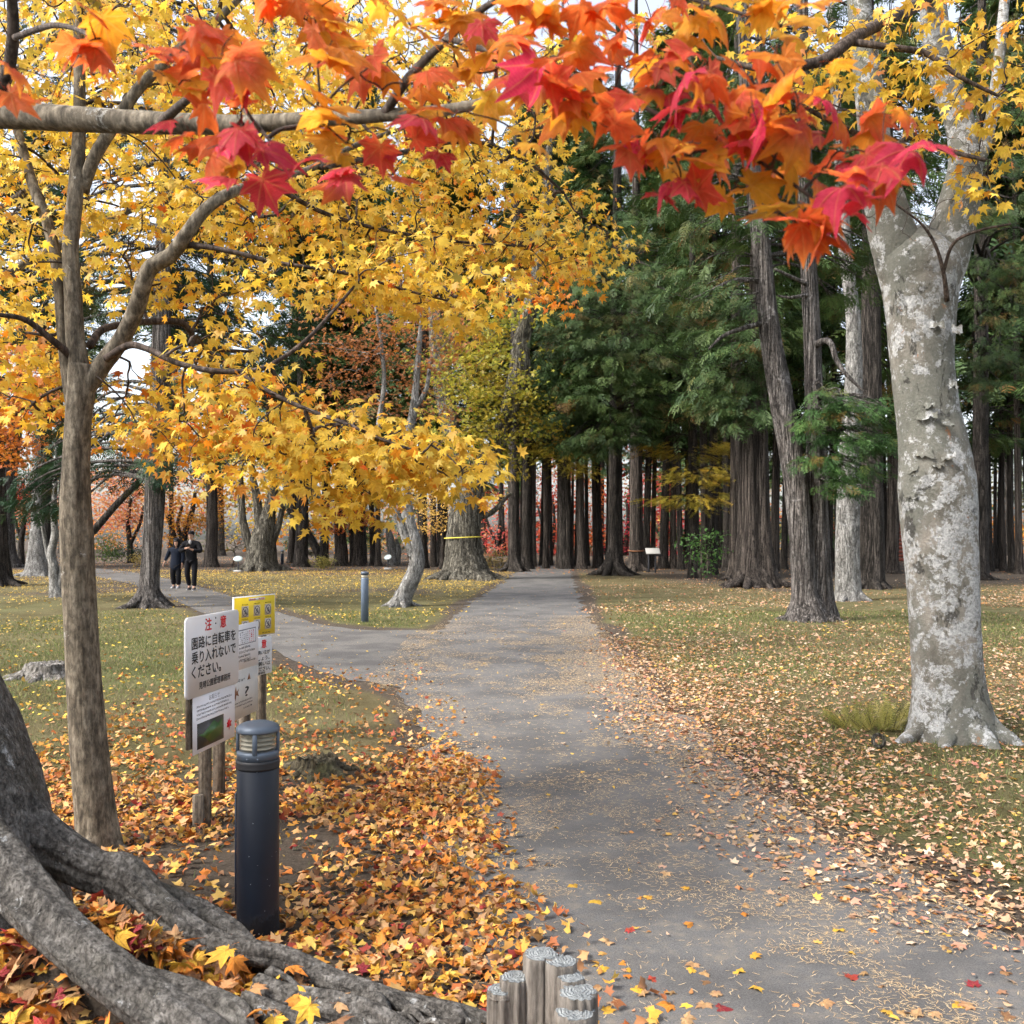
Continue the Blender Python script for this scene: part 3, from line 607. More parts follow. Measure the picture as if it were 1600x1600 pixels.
def leaf_blob(mb, r, c, rad, n, size, pal, wts, shapes=MAPLE_LOW, clump=22, shell=0.3, flat=0.4, nstd=0.6):
    nc = max(2, n // clump); cc = ellipsoid(r, nc, c, rad, shell); k = r.integers(0, nc, n); s = np.mean(rad) * 0.16 + size * 1.5
    pos = cc[k] + r.normal(0, 1, (n, 3)) * np.array([s, s, s * flat]); t = r.normal(0, 1, (n, 3)); t[:, 2] = -np.abs(t[:, 2]) * 0.6
    nn = np.column_stack([r.normal(0, nstd, n), r.normal(0, nstd, n) - 0.3, np.ones(n)])
    cl = palette(r, nc, pal, wts, 0.2)[k] * 0.55 + palette(r, n, pal, wts, 0.2) * 0.45
    put_leaves(mb, shapes, r, pos, basis(t, nn), size * r.uniform(0.7, 1.3, n), cl); return cc
def pblob(px, py, rx, ry, d, rd=None):
    """photo-measured ellipsoid -> centre and radii in metres"""
    a = rx / F * d; b = ry / F * d; return P(px, py, d), np.array([a, rd if rd else max(0.5 * (a + b), 0.25), b])

# ------------------------------------------------------------------ the slim yellow maple by the signs
b = np.array([*G(152, 1328), 0.0]); D = float(b[1])
yt = thing('yellow_maple_tree', b, 'slim forked maple full of yellow leaves left of the sign boards', 'tree')
mb = MB()
bole(mb, [(154, 1332, 74), (150, 1280, 62), (140, 1180, 56), (131, 1060, 51), (124, 930, 49), (120, 840, 49), (118, 790, 46), (119, 730, 41), (122, 660, 39), (127, 610, 42), (128, 570, 40)], D, 1, 40, 7, 0.035, 7, 0.006)
root_tubes(mb, b, 0.08, 5, 0.14, 0.045, 4, 0.12)
mb.build('trunk', M['bark_maple'], yt, True)
limb_specs = [
    ([(126, 585, 32), (117, 520, 29), (114, 450, 27), (110, 390, 25), (118, 300, 24), (124, 200, 20), (124, 100, 17), (120, -20, 13), (112, -140, 8)], [0, 0, 0, 0, .02, .05, .1, .2, .3]),
    ([(112, 640, 16), (105, 575, 21), (98, 500, 20), (92, 430, 19), (75, 350, 17), (52, 290, 16), (32, 220, 14), (10, 130, 10), (-30, 20, 6)], [0, .05, .06, .08, .12, .18, .25, .35, .5]),
    ([(132, 610, 30), (160, 570, 29), (190, 530, 27), (212, 485, 27), (224, 445, 26), (236, 418, 25), (268, 398, 24), (292, 365, 22), (318, 330, 20), (352, 305, 18), (400, 288, 15), (470, 270, 11), (560, 225, 8), (660, 190, 5)], [0, 0, 0, -.05, -.1, -.12, -.15, -.2, -.2, -.15, -.05, .1, .3, .5]),
    ([(128, 300, 20), (148, 245, 19), (185, 185, 18), (215, 140, 17), (250, 105, 16), (300, 60, 14), (350, 20, 12), (400, -30, 9), (470, -100, 5)], [.05, .02, 0, 0, 0, .05, .1, .15, .2]),
    ([(166, 560, 12), (200, 540, 11), (230, 545, 10), (280, 568, 9), (340, 580, 9), (400, 578, 8), (440, 560, 7), (490, 520, 6), (560, 440, 4)], [-.05, -.15, -.25, -.35, -.4, -.4, -.35, -.3, -.2]),
    ([(375, 581, 8), (420, 612, 7.5), (480, 640, 7), (540, 662, 6), (600, 688, 5), (660, 708, 4)], [-.4, -.5, -.6, -.7, -.8, -.9]),
    ([(115, 560, 14), (80, 530, 11), (40, 500, 9), (0, 492, 7), (-60, 485, 5)], [0, -.1, -.2, -.3, -.4]),
    ([(140, 540, 13), (160, 515, 12), (200, 506, 11), (240, 502, 11), (285, 505, 10), (305, 530, 9), (330, 545, 7), (400, 550, 5)], [.1, .25, .4, .5, .6, .7, .8, 1.0]),
    ([(285, 382, 12), (320, 385, 9), (370, 395, 8), (430, 410, 7), (500, 420, 6), (560, 432, 5), (640, 455, 4), (700, 470, 3)], [-.15, -.2, -.2, -.2, -.2, -.1, 0, .1]),
    ([(420, 285, 9), (500, 330, 7), (580, 355, 6), (660, 370, 5), (740, 380, 4), (830, 385, 3)], [0, .2, .5, .8, 1.1, 1.4]),
    ([(500, 262, 9), (620, 240, 8), (730, 220, 7), (820, 250, 5), (880, 300, 4)], [.15, .5, .9, 1.2, 1.4]),
]
limb_nodes = []
for i, (sp, dd) in enumerate(limb_specs):
    mb = MB(); A = bole(mb, sp, D, 20 + i, 18 if i < 4 else 9, 5, 0.05, 5, 0.012, dd, foot=False)
    mb.build('limb', M['bark_maple'] if i < 4 else M['bark_twig'], yt, True); limb_nodes.append(A[3:, :3])
limb_nodes = np.concatenate(limb_nodes)
YB = [  # px, py, rx, ry, depth offset, depth radius, sprays, orange share
    (50, 60, 120, 90, .2, .7, 26, .03), (200, 40, 120, 70, .6, .7, 28, .03), (330, 90, 130, 80, .5, .8, 36, .03), (480, 60, 130, 80, .9, .9, 34, .05),
    (640, 50, 130, 70, 1.2, 1.0, 34, .04), (790, 60, 120, 70, 1.4, 1.0, 30, .05), (60, 230, 90, 90, .3, .6, 24, .03), (210, 240, 100, 90, .7, .7, 30, .03),
    (360, 210, 110, 80, .8, .8, 36, .04), (510, 190, 120, 80, 1.0, .9, 36, .05), (660, 180, 120, 80, 1.3, .9, 38, .05), (800, 190, 100, 80, 1.6, .9, 30, .06),
    (40, 370, 80, 80, .1, .6, 20, .03), (180, 370, 70, 60, .5, .5, 16, .03), (330, 330, 110, 60, .4, .6, 26, .05), (470, 340, 120, 60, .6, .7, 36, .06),
    (600, 310, 120, 70, 1.0, .8, 40, .05), (730, 320, 110, 80, 1.4, .9, 44, .05), (850, 330, 90, 80, 1.8, .8, 36, .05), (930, 390, 50, 45, 1.9, .5, 14, .05),
    (480, 430, 110, 35, .0, .5, 20, .05), (610, 440, 100, 35, .1, .5, 22, .03), (730, 460, 90, 30, .2, .5, 18, .02), (650, 400, 140, 45, .5, .6, 28, .05), (800, 400, 90, 50, 1.4, .6, 22, .08),
    (30, 470, 60, 50, .3, .4, 14, .08), (35, 560, 65, 50, .4, .4, 20, .25), (30, 620, 50, 30, .3, .4, 9, .4), (75, 660, 20, 25, .3, .3, 4, .1), (210, 440, 60, 40, .6, .4, 9, .03), (330, 450, 70, 40, .7, .4, 10, .04),
    (290, 600, 80, 45, .5, .4, 18, .15), (360, 560, 90, 40, .2, .5, 16, .10), (205, 650, 45, 36, .6, .3, 9, .3), (260, 675, 80, 32, .4, .4, 18, .45), (370, 660, 90, 40, .0, .5, 24, .5), (420, 610, 80, 40, -.2, .5, 18, .25),
    (480, 680, 80, 40, -.3, .5, 18, .08), (560, 680, 90, 40, -.5, .5, 22, .04), (640, 705, 80, 40, -.6, .45, 20, .02), (700, 725, 50, 28, -.7, .4, 13, .02), (520, 745, 80, 30, -.3, .45, 13, .05), (600, 765, 60, 24, -.4, .4, 9, .03), (430, 730, 60, 30, -.2, .4, 8, .1), (330, 725, 60, 25, 0, .4, 4, .3), (500, 790, 40, 14, -.3, .3, 4, .03), (855, 440, 60, 28, 2.6, .5, 20, .85), (430, 330, 60, 30, .9, .4, 8, .5), (690, 340, 80, 40, 1.4, .5, 10, .4),
]
r = rng(300); T = []; OS = []
for px, py, rx, ry, do, rd, ns, og in YB:
    ns = int(ns * (1.1 if py < 300 else 1.05))
    c, rad = pblob(px, py, rx, ry, D + do, rd); T.append(ellipsoid(r, ns, c, rad, 0.1)); OS.append(np.full(ns, og))
T = np.concatenate(T); OS = np.concatenate(OS)
mb = MB(); twigs(mb, grow(limb_nodes, T, 301, 0.10, 0.05, 0.0027, 0.40, 6, 0.016), 5)
mb.build('twigs', M['bark_twig'], yt, True, kind='stuff')
pos, R, size, k = sprays(r, T, 13, 0.19, 0.26, (0.026, 0.058), 0.35, 0.65)
col = palette(r, len(pos), YEL, [4, 2.6, 1.8, 0.5, 0.7], 0.22); og = r.random(len(pos)) < OS[k]; col[og] = palette(r, int(og.sum()), ORG, [3, 2, 1, 1], 0.15)
app = size / np.linalg.norm(pos - np.array([0, 0, CH]), axis=1); u = 800 + F * pos[:, 0] / pos[:, 1]; v = HZ - F * (pos[:, 2] - CH) / pos[:, 1]
big = np.argsort(-app * ((u > 5) & (u < 1595) & (v > 5)))[:300]; rest = np.ones(len(pos), bool); rest[big] = False
mb = MB(); put_leaves(mb, MAPLE_HI[:2] + MAPLE_MID[:2], r, pos[rest], R[rest], size[rest], col[rest]); mb.build('foliage', M['leaf'], yt, kind='stuff')
ym, yc = leaf_variants('yellow_leaf', 24, YEL + ORG[:2], [4, 2.5, 2, .4, .4, .6, .6], M['leaf_vein'], 400, 2, 7, (0.1, 0.4), 0.40, None, 1.0)
leaf_objects(yt, ym, yc, pos[big], R[big], size[big], col[big])

# ------------------------------------------------------------------ the big old maple at the left edge, its roots, overhead branches and red leaves
b = np.array([-2.32, 3.25, 0.02])
ft = thing('old_maple_tree', b, 'old maple with thick spreading grey roots in the bottom left corner', 'tree')
mb = MB()
A = catmull(np.array([[-2.04, 3.42, -0.2, .46], [-2.04, 3.42, .10, .43], [-2.06, 3.42, .35, .39], [-2.09, 3.42, .62, .36], [-2.19, 3.42, .92, .335], [-2.42, 3.40, 1.4, .32], [-2.65, 3.34, 2.1, .30], [-2.7, 3.2, 2.8, .26], [-2.7, 3.1, 3.6, .2], [-2.7, 3.1, 4.6, .12]]), 6)
V, Fs = tube(A[:, :3], A[:, 3], 48, True, rough_mod(len(A), 48, 5, 0.05, 8, 0.012)); mb.add(V, Fs); mb.build('trunk', M['bark_root'], ft, True)
def root(rows, seed, sides=22, fl=0.07):
    """rows: px, py (centre line), depth, radius m"""
    A = catmull(np.array([[*P(px, py, d), rr] for px, py, d, rr in rows]), 7); m = MB()
    s2 = sides * 2; V, Fs = tube(A[:, :3], A[:, 3], s2, True, rough_mod(len(A), s2, seed, fl * 1.5, 14, 0.022)); m.add(V, Fs); return m.build('root', M['bark_root'], ft, True)
root([(-120, 1230, 3.3, .13), (-50, 1295, 3.22, .10), (10, 1362, 3.12, .088), (60, 1420, 3.04, .080), (110, 1470, 2.98, .075), (170, 1520, 2.91, .072), (240, 1574, 2.85, .073), (320, 1622, 2.78, .066), (400, 1690, 2.7, .05)], 11, 28)
root([(-60, 1200, 3.45, .17), (20, 1278, 3.46, .115), (90, 1328, 3.44, .082), (150, 1360, 3.42, .070), (196, 1372, 3.40, .076), (240, 1412, 3.36, .062), (290, 1452, 3.32, .052), (345, 1478, 3.30, .045), (400, 1492, 3.28, .038), (440, 1520, 3.22, .025)], 12, 26)
root([(180, 1380, 3.42, .06), (250, 1408, 3.48, .06), (310, 1432, 3.5, .058), (360, 1462, 3.45, .05), (400, 1500, 3.35, .04), (420, 1530, 3.3, .03)], 13, 18)
root([(330, 1478, 3.22, .04), (390, 1488, 3.2, .038), (450, 1500, 3.18, .036), (520, 1532, 3.12, .035), (590, 1556, 3.05, .034), (660, 1580, 2.98, .036), (720, 1600, 2.92, .034), (780, 1640, 2.86, .02)], 14, 16, 0.12)
root([(215, 1545, 2.92, .05), (280, 1555, 2.9, .042), (335, 1570, 2.86, .036), (372, 1588, 2.82, .032), (390, 1625, 2.76, .02)], 15, 16, 0.12)
root([(400, 1540, 3.02, .03), (450, 1562, 2.96, .036), (520, 1578, 2.92, .04), (580, 1592, 2.88, .038), (640, 1620, 2.84, .03)], 16, 14, 0.16)
root([(380, 1560, 2.92, .025), (440, 1588, 2.86, .032), (500, 1612, 2.82, .034), (560, 1640, 2.78, .03)], 17, 14, 0.16)
root([(640, 1570, 3.0, .02), (690, 1580, 2.95, .03), (712, 1588, 2.92, .032), (730, 1612, 2.9, .02)], 18, 12, 0.14)
root([(470, 1520, 3.12, .02), (560, 1545, 3.04, .022), (640, 1562, 3.0, .02), (720, 1578, 2.96, .018), (790, 1600, 2.92, .012)], 19, 10, 0.14)
rt_ = rng(77)
for k in range(9):   # thin surface roots that cross each other below the lamp
    x0 = rt_.uniform(380, 620); y0 = 1510 + (x0 - 380) * 0.22 + rt_.uniform(-10, 30); L = rt_.uniform(70, 190); d0 = 3.12 - (y0 - 1500) * 0.0026; rr = rt_.uniform(.010, .022); rows = []
    for q in range(5):
        f_ = q / 4; rows.append((x0 + L * f_, y0 + L * f_ * rt_.uniform(.25, .5) + rt_.normal(0, 5), d0 - L * f_ * 0.0011, rr * (1 - .55 * f_) * rt_.uniform(.75, 1.3)))
    root(rows, 230 + k, 8, 0.14)
over = [
    ([(-520, 120, 60, 3.2), (-300, 150, 52, 2.9), (-120, 172, 46, 2.7), (0, 178, 42, 2.6), (120, 186, 38, 2.5), (250, 192, 34, 2.4), (380, 194, 28, 2.25), (500, 186, 24, 2.15), (600, 180, 20, 2.05), (720, 168, 16, 1.95), (830, 140, 12, 1.85), (950, 120, 8, 1.75)]),
    ([(-200, 260, 30, 2.8), (-60, 190, 24, 2.7), (0, 140, 20, 2.65), (18, 80, 19, 2.6), (20, 20, 17, 2.55), (14, -40, 14, 2.5)]),
    ([(600, 180, 16, 2.05), (640, 120, 14, 1.95), (700, 60, 12, 1.85), (760, 10, 10, 1.75), (850, -40, 8, 1.65)]),
    ([(700, 60, 10, 1.85), (800, 90, 8, 1.7), (900, 120, 7.5, 1.6), (1000, 165, 7, 1.5), (1100, 215, 6.5, 1.45), (1190, 255, 6, 1.4), (1270, 310, 5, 1.35)]),
    ([(850, -40, 8, 1.65), (1000, -20, 7, 1.55), (1120, 10, 6, 1.5), (1220, 40, 5, 1.45)]),
    ([(250, 192, 16, 2.4), (300, 150, 12, 2.1), (340, 130, 10, 1.8), (380, 170, 7, 1.6), (430, 230, 5, 1.5)]),
    ([(20, 60, 10, 2.6), (80, 40, 9, 2.2), (130, 50, 7, 1.8), (140, 70, 5, 1.5)]),
]
fn = []
for i, sp in enumerate(over):
    A = catmull(np.array([[*P(px, py, d), w / 2 / F * d] for px, py, w, d in sp]), 5); m = MB()
    V, Fs = tube(A[:, :3], A[:, 3], 16, True, rough_mod(len(A), 16, 40 + i, 0.05, 5, 0.02)); m.add(V, Fs); m.build('branch', M['bark_maple'] if i == 0 else M['bark_twig'], ft, True)
    fn.append(A[2:, :3])
RED = [(0.72, 0.07, 0.055), (0.66, 0.035, 0.10), (0.80, 0.16, 0.035), (0.84, 0.32, 0.025), (0.86, 0.52, 0.05), (0.42, 0.05, 0.14)]
FB = [  # px, py, rx, ry, n, depth, palette weights (red, crimson, red-orange, orange, yellow, purple)
    (25, 135, 30, 20, 3, 1.45, (0, 0, 3, 2, 0, 0)), (120, 45, 40, 35, 5, 1.4, (0, 0, 2, 4, 0, 0)), (150, 85, 45, 15, 4, 1.4, (2, 0, 3, 1, 0, 0)), (205, 85, 20, 25, 2, 1.4, (3, 1, 1, 0, 0, 0)),
    (340, 95, 60, 40, 9, 1.4, (2, 0, 5, 2, 0, 0)), (380, 135, 50, 25, 6, 1.35, (3, 1, 4, 0, 0, 0)), (290, 140, 30, 40, 5, 1.45, (0, 0, 2, 3, 3, 0)), (300, 205, 45, 20, 4, 1.4, (4, 1, 2, 0, 0, 0)),
    (350, 245, 25, 35, 4, 1.45, (0, 0, 1, 3, 3, 0)), (420, 255, 55, 25, 6, 1.35, (2, 5, 1, 0, 0, 2)), (370, 280, 20, 20, 2, 1.35, (3, 2, 1, 0, 0, 0)), (535, 285, 30, 22, 3, 1.35, (2, 4, 0, 0, 0, 1)),
    (450, 20, 60, 25, 6, 1.5, (0, 0, 1, 4, 3, 0)), (510, 105, 35, 35, 5, 1.4, (1, 0, 5, 2, 0, 0)), (590, 105, 40, 20, 4, 1.45, (2, 0, 4, 1, 0, 0)), (520, 50, 50, 30, 6, 1.5, (0, 0, 1, 4, 3, 0)),
    (510, 180, 55, 20, 5, 1.45, (0, 0, 0, 3, 5, 0)), (520, 225, 35, 18, 3, 1.45, (0, 0, 0, 3, 5, 0)), (640, 150, 40, 30, 5, 1.5, (1, 0, 3, 3, 2, 0)), (700, 180, 40, 15, 4, 1.5, (1, 0, 4, 2, 0, 0)),
    (670, 230, 30, 10, 3, 1.5, (2, 4, 1, 0, 0, 0)), (620, 265, 35, 10, 3, 1.5, (2, 1, 3, 0, 0, 0)), (620, 30, 50, 25, 5, 1.55, (0, 0, 1, 4, 3, 0)), (720, 40, 60, 30, 7, 1.5, (0, 0, 1, 4, 3, 0)),
    (800, 30, 60, 20, 6, 1.4, (4, 1, 2, 2, 0, 0)), (880, 40, 50, 25, 6, 1.4, (1, 0, 3, 4, 1, 0)), (960, 25, 60, 20, 6, 1.4, (3, 0, 3, 3, 0, 0)), (1030, 40, 50, 20, 4, 1.45, (2, 0, 3, 2, 0, 0)),
    (1120, 25, 60, 25, 7, 1.45, (0, 0, 0, 4, 3, 0)), (1220, 30, 70, 20, 7, 1.4, (0, 0, 0, 3, 5, 0)), (840, 115, 60, 22, 7, 1.35, (4, 5, 1, 1, 0, 1)), (900, 135, 50, 20, 5, 1.35, (4, 1, 3, 1, 0, 0)),
    (870, 160, 60, 15, 4, 1.4, (0, 0, 2, 4, 1, 0)), (960, 90, 60, 30, 6, 1.45, (1, 0, 2, 4, 2, 0)), (1070, 115, 70, 22, 8, 1.35, (4, 4, 1, 0, 0, 2)), (1090, 160, 70, 18, 8, 1.35, (4, 5, 1, 0, 0, 1)),
    (1180, 125, 40, 30, 5, 1.4, (2, 0, 4, 3, 0, 0)), (1210, 165, 50, 20, 6, 1.35, (4, 0, 4, 1, 0, 0)), (980, 185, 25, 15, 2, 1.35, (2, 4, 0, 0, 0, 0)), (1270, 155, 30, 25, 3, 1.4, (0, 0, 2, 4, 0, 0)),
    (1000, 235, 70, 22, 7, 1.35, (4, 3, 2, 0, 0, 1)), (1060, 260, 60, 22, 6, 1.4, (0, 0, 1, 4, 2, 0)), (1060, 300, 55, 10, 4, 1.35, (2, 4, 1, 0, 0, 2)), (1130, 215, 60, 25, 7, 1.4, (2, 0, 2, 4, 1, 0)),
    (1200, 220, 60, 30, 8, 1.35, (2, 2, 2, 3, 0, 1)), (1200, 280, 50, 30, 6, 1.45, (0, 0, 1, 4, 3, 0)), (1290, 200, 50, 20, 5, 1.4, (0, 1, 2, 3, 0, 2)), (1350, 215, 40, 25, 5, 1.4, (0, 0, 2, 5, 0, 0)),
    (1320, 260, 40, 20, 5, 1.35, (3, 3, 1, 1, 0, 0)), (1400, 280, 50, 18, 6, 1.35, (4, 4, 0, 0, 0, 0)), (1340, 315, 50, 22, 6, 1.3, (4, 4, 0, 0, 0, 0)), (1260, 350, 30, 25, 4, 1.3, (1, 0, 5, 1, 0, 0)),
    (1300, 370, 25, 15, 3, 1.3, (3, 0, 4, 0, 0, 0)), (1215, 335, 15, 25, 3, 1.4, (0, 0, 0, 2, 4, 0)), (1150, 300, 40, 20, 4, 1.45, (0, 0, 1, 4, 2, 0)), (815, 225, 25, 30, 2, 1.5, (0, 0, 0, 0, 5, 0)), (770, 140, 50, 30, 5, 1.6, (0, 0, 1, 3, 4, 0)), (740, 100, 50, 30, 4, 1.6, (0, 0, 1, 3, 4, 0)),
]
r = rng(500); pos = []; col = []; size = []
for px, py, rx, ry, n, d, wts in FB:
    n = max(1, int(round(n * (0.95 if px > 450 and n > 4 else 1.05)))); c, rad = pblob(px, py - 12, rx, ry, d, 0.09); pos.append(ellipsoid(r, n, c, rad, 0.0)); col.append(palette(r, n, RED, wts, 0.08)); size.append(r.uniform(0.042, 0.064, n))
pos = np.concatenate(pos); col = np.concatenate(col); size = np.concatenate(size); n = len(pos)
t = np.column_stack([r.normal(0, 0.9, n), r.normal(-0.3, 0.5, n), r.normal(-0.35, 0.3, n)]); nn = np.column_stack([r.normal(0, 0.4, n), r.normal(-0.28, 0.45, n), np.ones(n)])
R = basis(t, nn); tips = pos - R[:, :, 0] * (size * 0.42)[:, None]
mb = MB(); twigs(mb, grow(np.concatenate(fn), tips, 501, 0.08, 0.05, 0.0008, 0.42, 6, 0.006), 5); mb.build('twigs', M['bark_twig'], ft, True, kind='stuff')
rm, rc = leaf_variants('red_leaf', 60, RED, [4, 3, 4, 6, 6, 1], M['leaf_near'], 520, 4, 7, (0.15, 0.6), 0.52, [(0.74, 0.07, 0.06), (0.80, 0.22, 0.03), (0.84, 0.40, 0.03)], 1.35)
leaf_objects(ft, rm, rc, pos, R, size, col)

# ------------------------------------------------------------------ the pale mottled tree on the right
b = np.array([*G(1490, 1150), 0.0]); D = float(b[1])
pt = thing('mottled_tree', b, 'large forked tree with mottled pale grey flaking bark on the right', 'tree')
mb = MB()
bole(mb, [(1488, 1158, 150), (1486, 1120, 128), (1482, 1070, 110), (1477, 1000, 106), (1473, 920, 108), (1468, 840, 113), (1464, 770, 118), (1458, 700, 106), (1448, 640, 96), (1440, 570, 95), (1438, 500, 104), (1437, 450, 116), (1436, 418, 126), (1437, 396, 112), (1439, 376, 78), (1440, 360, 40), (1441, 350, 8)], D, 61, 56, 7, 0.03, 8, 0.006)
A = bole(mb, [(1416, 450, 74), (1404, 400, 76), (1390, 352, 70), (1375, 281, 56), (1362, 183, 46), (1351, 84, 41), (1342, 0, 36), (1335, -120, 28), (1325, -300, 16)], D, 62, 36, 6, 0.03, 6, 0.008, foot=False)
B = bole(mb, [(1460, 450, 72), (1476, 400, 72), (1490, 350, 66), (1501, 305, 58), (1508, 250, 47), (1500, 195, 42), (1481, 140, 42), (1463, 56, 40), (1455, -30, 36), (1450, -150, 28), (1440, -300, 16)], D, 63, 36, 6, 0.03, 6, 0.008, [0, 0, 0, 0, .05, .1, .12, .15, .2, .25, .3], foot=False)
C = bole(mb, [(1502, 300, 24), (1530, 250, 20), (1548, 190, 18), (1558, 120, 17), (1566, 40, 16), (1575, -60, 13)], D, 64, 16, 5, 0.03, 5, 0.01, foot=False)
# knob on the right flank and the buttress roots
for (px, py, rr) in ((1500, 690, .10), (1512, 755, .10)):
    c = P(px - 16, py, D - 0.05); ph, th = np.meshgrid(np.linspace(0.05, np.pi - 0.05, 14), np.linspace(0, 2 * np.pi, 18, endpoint=False), indexing='ij')
    pts = np.column_stack([0 * np.linspace(-1, 1, 14), 0 * np.linspace(-1, 1, 14), np.linspace(-1.5, 1.5, 14) * rr]) + c
    V, Fs = tube(pts, rr * np.sqrt(np.maximum(1 - np.linspace(-0.98, 0.98, 14) ** 2, 0.02)), 18, True, rough_mod(14, 18, int(px), 0.05, 5, 0.02)); mb.add(V, Fs)
root_tubes(mb, b, 0.22, 7, 0.34, 0.10, 66, 0.34, 16, az=np.array([-2.75, -2.05, -1.45, -0.75, -0.15, 1.2, 2.4]))
mb.build('trunk', M['bark_plane'], pt, True)
# peeling bark plates
r = rng(70)
def flake(px, py, w, h, ang):
    d = D; c = P(px, py, d); ax = (1462 - 800) / F * D; R0 = 0.285; u = (c[0] - ax) / R0; u = np.clip(u, -0.95, 0.95)
    y0 = D - R0 * math.sqrt(1 - u * u); n = 7; m = MB(); xs = np.linspace(-0.5, 0.5, n) * w; zs = np.array([0.5, 0.1, -0.3, -0.5]) * h
    V = []
    for k, z in enumerate(zs):
        for x in xs:
            xx = c[0] + x + r.normal(0, 0.004); uu = np.clip((xx - ax) / R0, -0.97, 0.97); lift = [0.0, 0.006, 0.014, 0.026][k] * r.uniform(0.6, 1.4)
            V.append([xx + 0.3 * lift * uu, D - R0 * math.sqrt(1 - uu * uu) - 0.006 - lift, c[2] + z + (r.normal(0, 0.010) if k in (0, 3) else 0) + x * ang])
    Q = [[k * n + i, k * n + i + 1, (k + 1) * n + i + 1, (k + 1) * n + i] for k in range(3) for i in range(n - 1)]
    V = np.array(V); V2 = V + np.array([0, 0.004, 0.0]); m.add(V, [np.array(Q)]); m.add(V2, [np.array(Q)[:, ::-1]])
    m.build('bark_flake', M['bark_plane'], pt, False)
for a in [(1408, 530, .09, .07, .1), (1440, 520, .10, .06, -.1), (1468, 528, .08, .07, 0), (1428, 655, .12, .05, .1), (1455, 668, .09, .06, -.2), (1425, 712, .10, .06, 0), (1455, 716, .10, .05, .1), (1440, 730, .07, .04, 0), (1412, 735, .06, .06, .3), (1412, 770, .05, .10, .1), (1430, 640, .06, .04, .2), (1462, 610, .06, .06, 0)]:
    flake(*a)
r = rng(600); T = []
for px, py, rx, ry, do, rd, ns in [(1200, 60, 60, 50, -.6, .5, 6), (1300, 40, 80, 40, -.6, .5, 8), (1400, 40, 60, 40, -.8, .5, 6), (1500, 50, 80, 50, -.8, .6, 13), (1570, 110, 60, 60, -.8, .6, 16), (1480, 110, 70, 40, -.9, .5, 5), (1560, 200, 50, 50, -.8, .5, 11), (1330, 110, 60, 30, -.7, .4, 6), (1390, 150, 50, 30, -.8, .4, 6), (1270, 130, 60, 40, -.4, .5, 7), (1440, 200, 40, 30, -.7, .4, 3), (1420, 160, 40, 30, -.9, .4, 3), (1530, 290, 40, 24, -.9, .35, 4), (1400, 190, 40, 30, -.6, .4, 2), (1140, 20, 60, 40, -.2, .5, 8), (1040, 30, 70, 60, .2, .6, 10)]:
    c, rad = pblob(px, py, rx, ry, D + do, rd); T.append(ellipsoid(r, ns, c, rad, 0.1))
T = np.concatenate(T); bn = []
for sp in ([(1452, -10, 26, 0.1), (1420, 15, 20, -.3), (1380, 35, 18, -.6), (1330, 62, 17, -.9), (1290, 92, 15, -1.0), (1240, 104, 13, -1.0), (1180, 106, 9, -.9), (1120, 90, 5, -.8)],
           [(1332, 66, 10, -.9), (1400, 75, 9, -1.0), (1450, 85, 8, -1.0), (1500, 120, 6, -1.1), (1560, 150, 4, -1.1)],
           [(1380, 260, 12, -.2), (1420, 215, 9, -.5), (1480, 235, 7, -.8), (1540, 250, 5, -1.0)],
           [(1374, 225, 11, -.2), (1330, 205, 9, -.4), (1280, 180, 7, -.6), (1230, 150, 5, -.7)],
           [(1480, 470, 8, -.26), (1474, 425, 6, -.38), (1462, 385, 5, -.46), (1440, 350, 3.5, -.52), (1400, 320, 2.5, -.56)], [(1474, 425, 5, -.38), (1490, 380, 5, -.5), (1530, 360, 4, -.6), (1580, 350, 3, -.7)]):
    A2 = catmull(np.array([[*P(px, py, D + o), w / 2 / F * D] for px, py, w, o in sp]), 5); m = MB(); V, Fs = tube(A2[:, :3], A2[:, 3], 10, True, rough_mod(len(A2), 10, 3, 0.06, 4, 0.02)); m.add(V, Fs); m.build('branch', M['bark_twig'], pt, True); bn.append(A2[2:, :3])
mb = MB(); twigs(mb, grow(np.concatenate(bn + [C[5:, :3]]), T, 601, 0.1, 0.05, 0.0024, 0.4, 6, 0.014), 5)
bare = ellipsoid(r, 60, P(1440, 300, D - .6), (0.7, .4, .45), 0.1); twigs(mb, grow(np.concatenate(bn), bare, 602, 0.12, 0.05, 0.0018, 0.4, 6, 0.008), 4); mb.build('twigs', M['bark_twig'], pt, True, kind='stuff')
pos, R, size, k = sprays(r, T, 7, 0.2, 0.35, (0.052, 0.086), 0.4, 0.6); col = palette(r, len(pos), YEL + [(0.72, 0.30, 0.12)], [4, 2.4, 2, .5, .5, 1.2], 0.15)
app = size / np.linalg.norm(pos - np.array([0, 0, CH]), axis=1); u = 800 + F * pos[:, 0] / pos[:, 1]; v = HZ - F * (pos[:, 2] - CH) / pos[:, 1]
big = np.argsort(-app * ((u > 5) & (u < 1595) & (v > 5)))[:300]; rest = np.ones(len(pos), bool); rest[big] = False
mb = MB(); put_leaves(mb, MAPLE_HI, r, pos[rest], R[rest], size[rest], col[rest]); mb.build('foliage', M['leaf'], pt, kind='stuff')
leaf_objects(pt, ym, yc, pos[big], R[big], size[big], col[big])

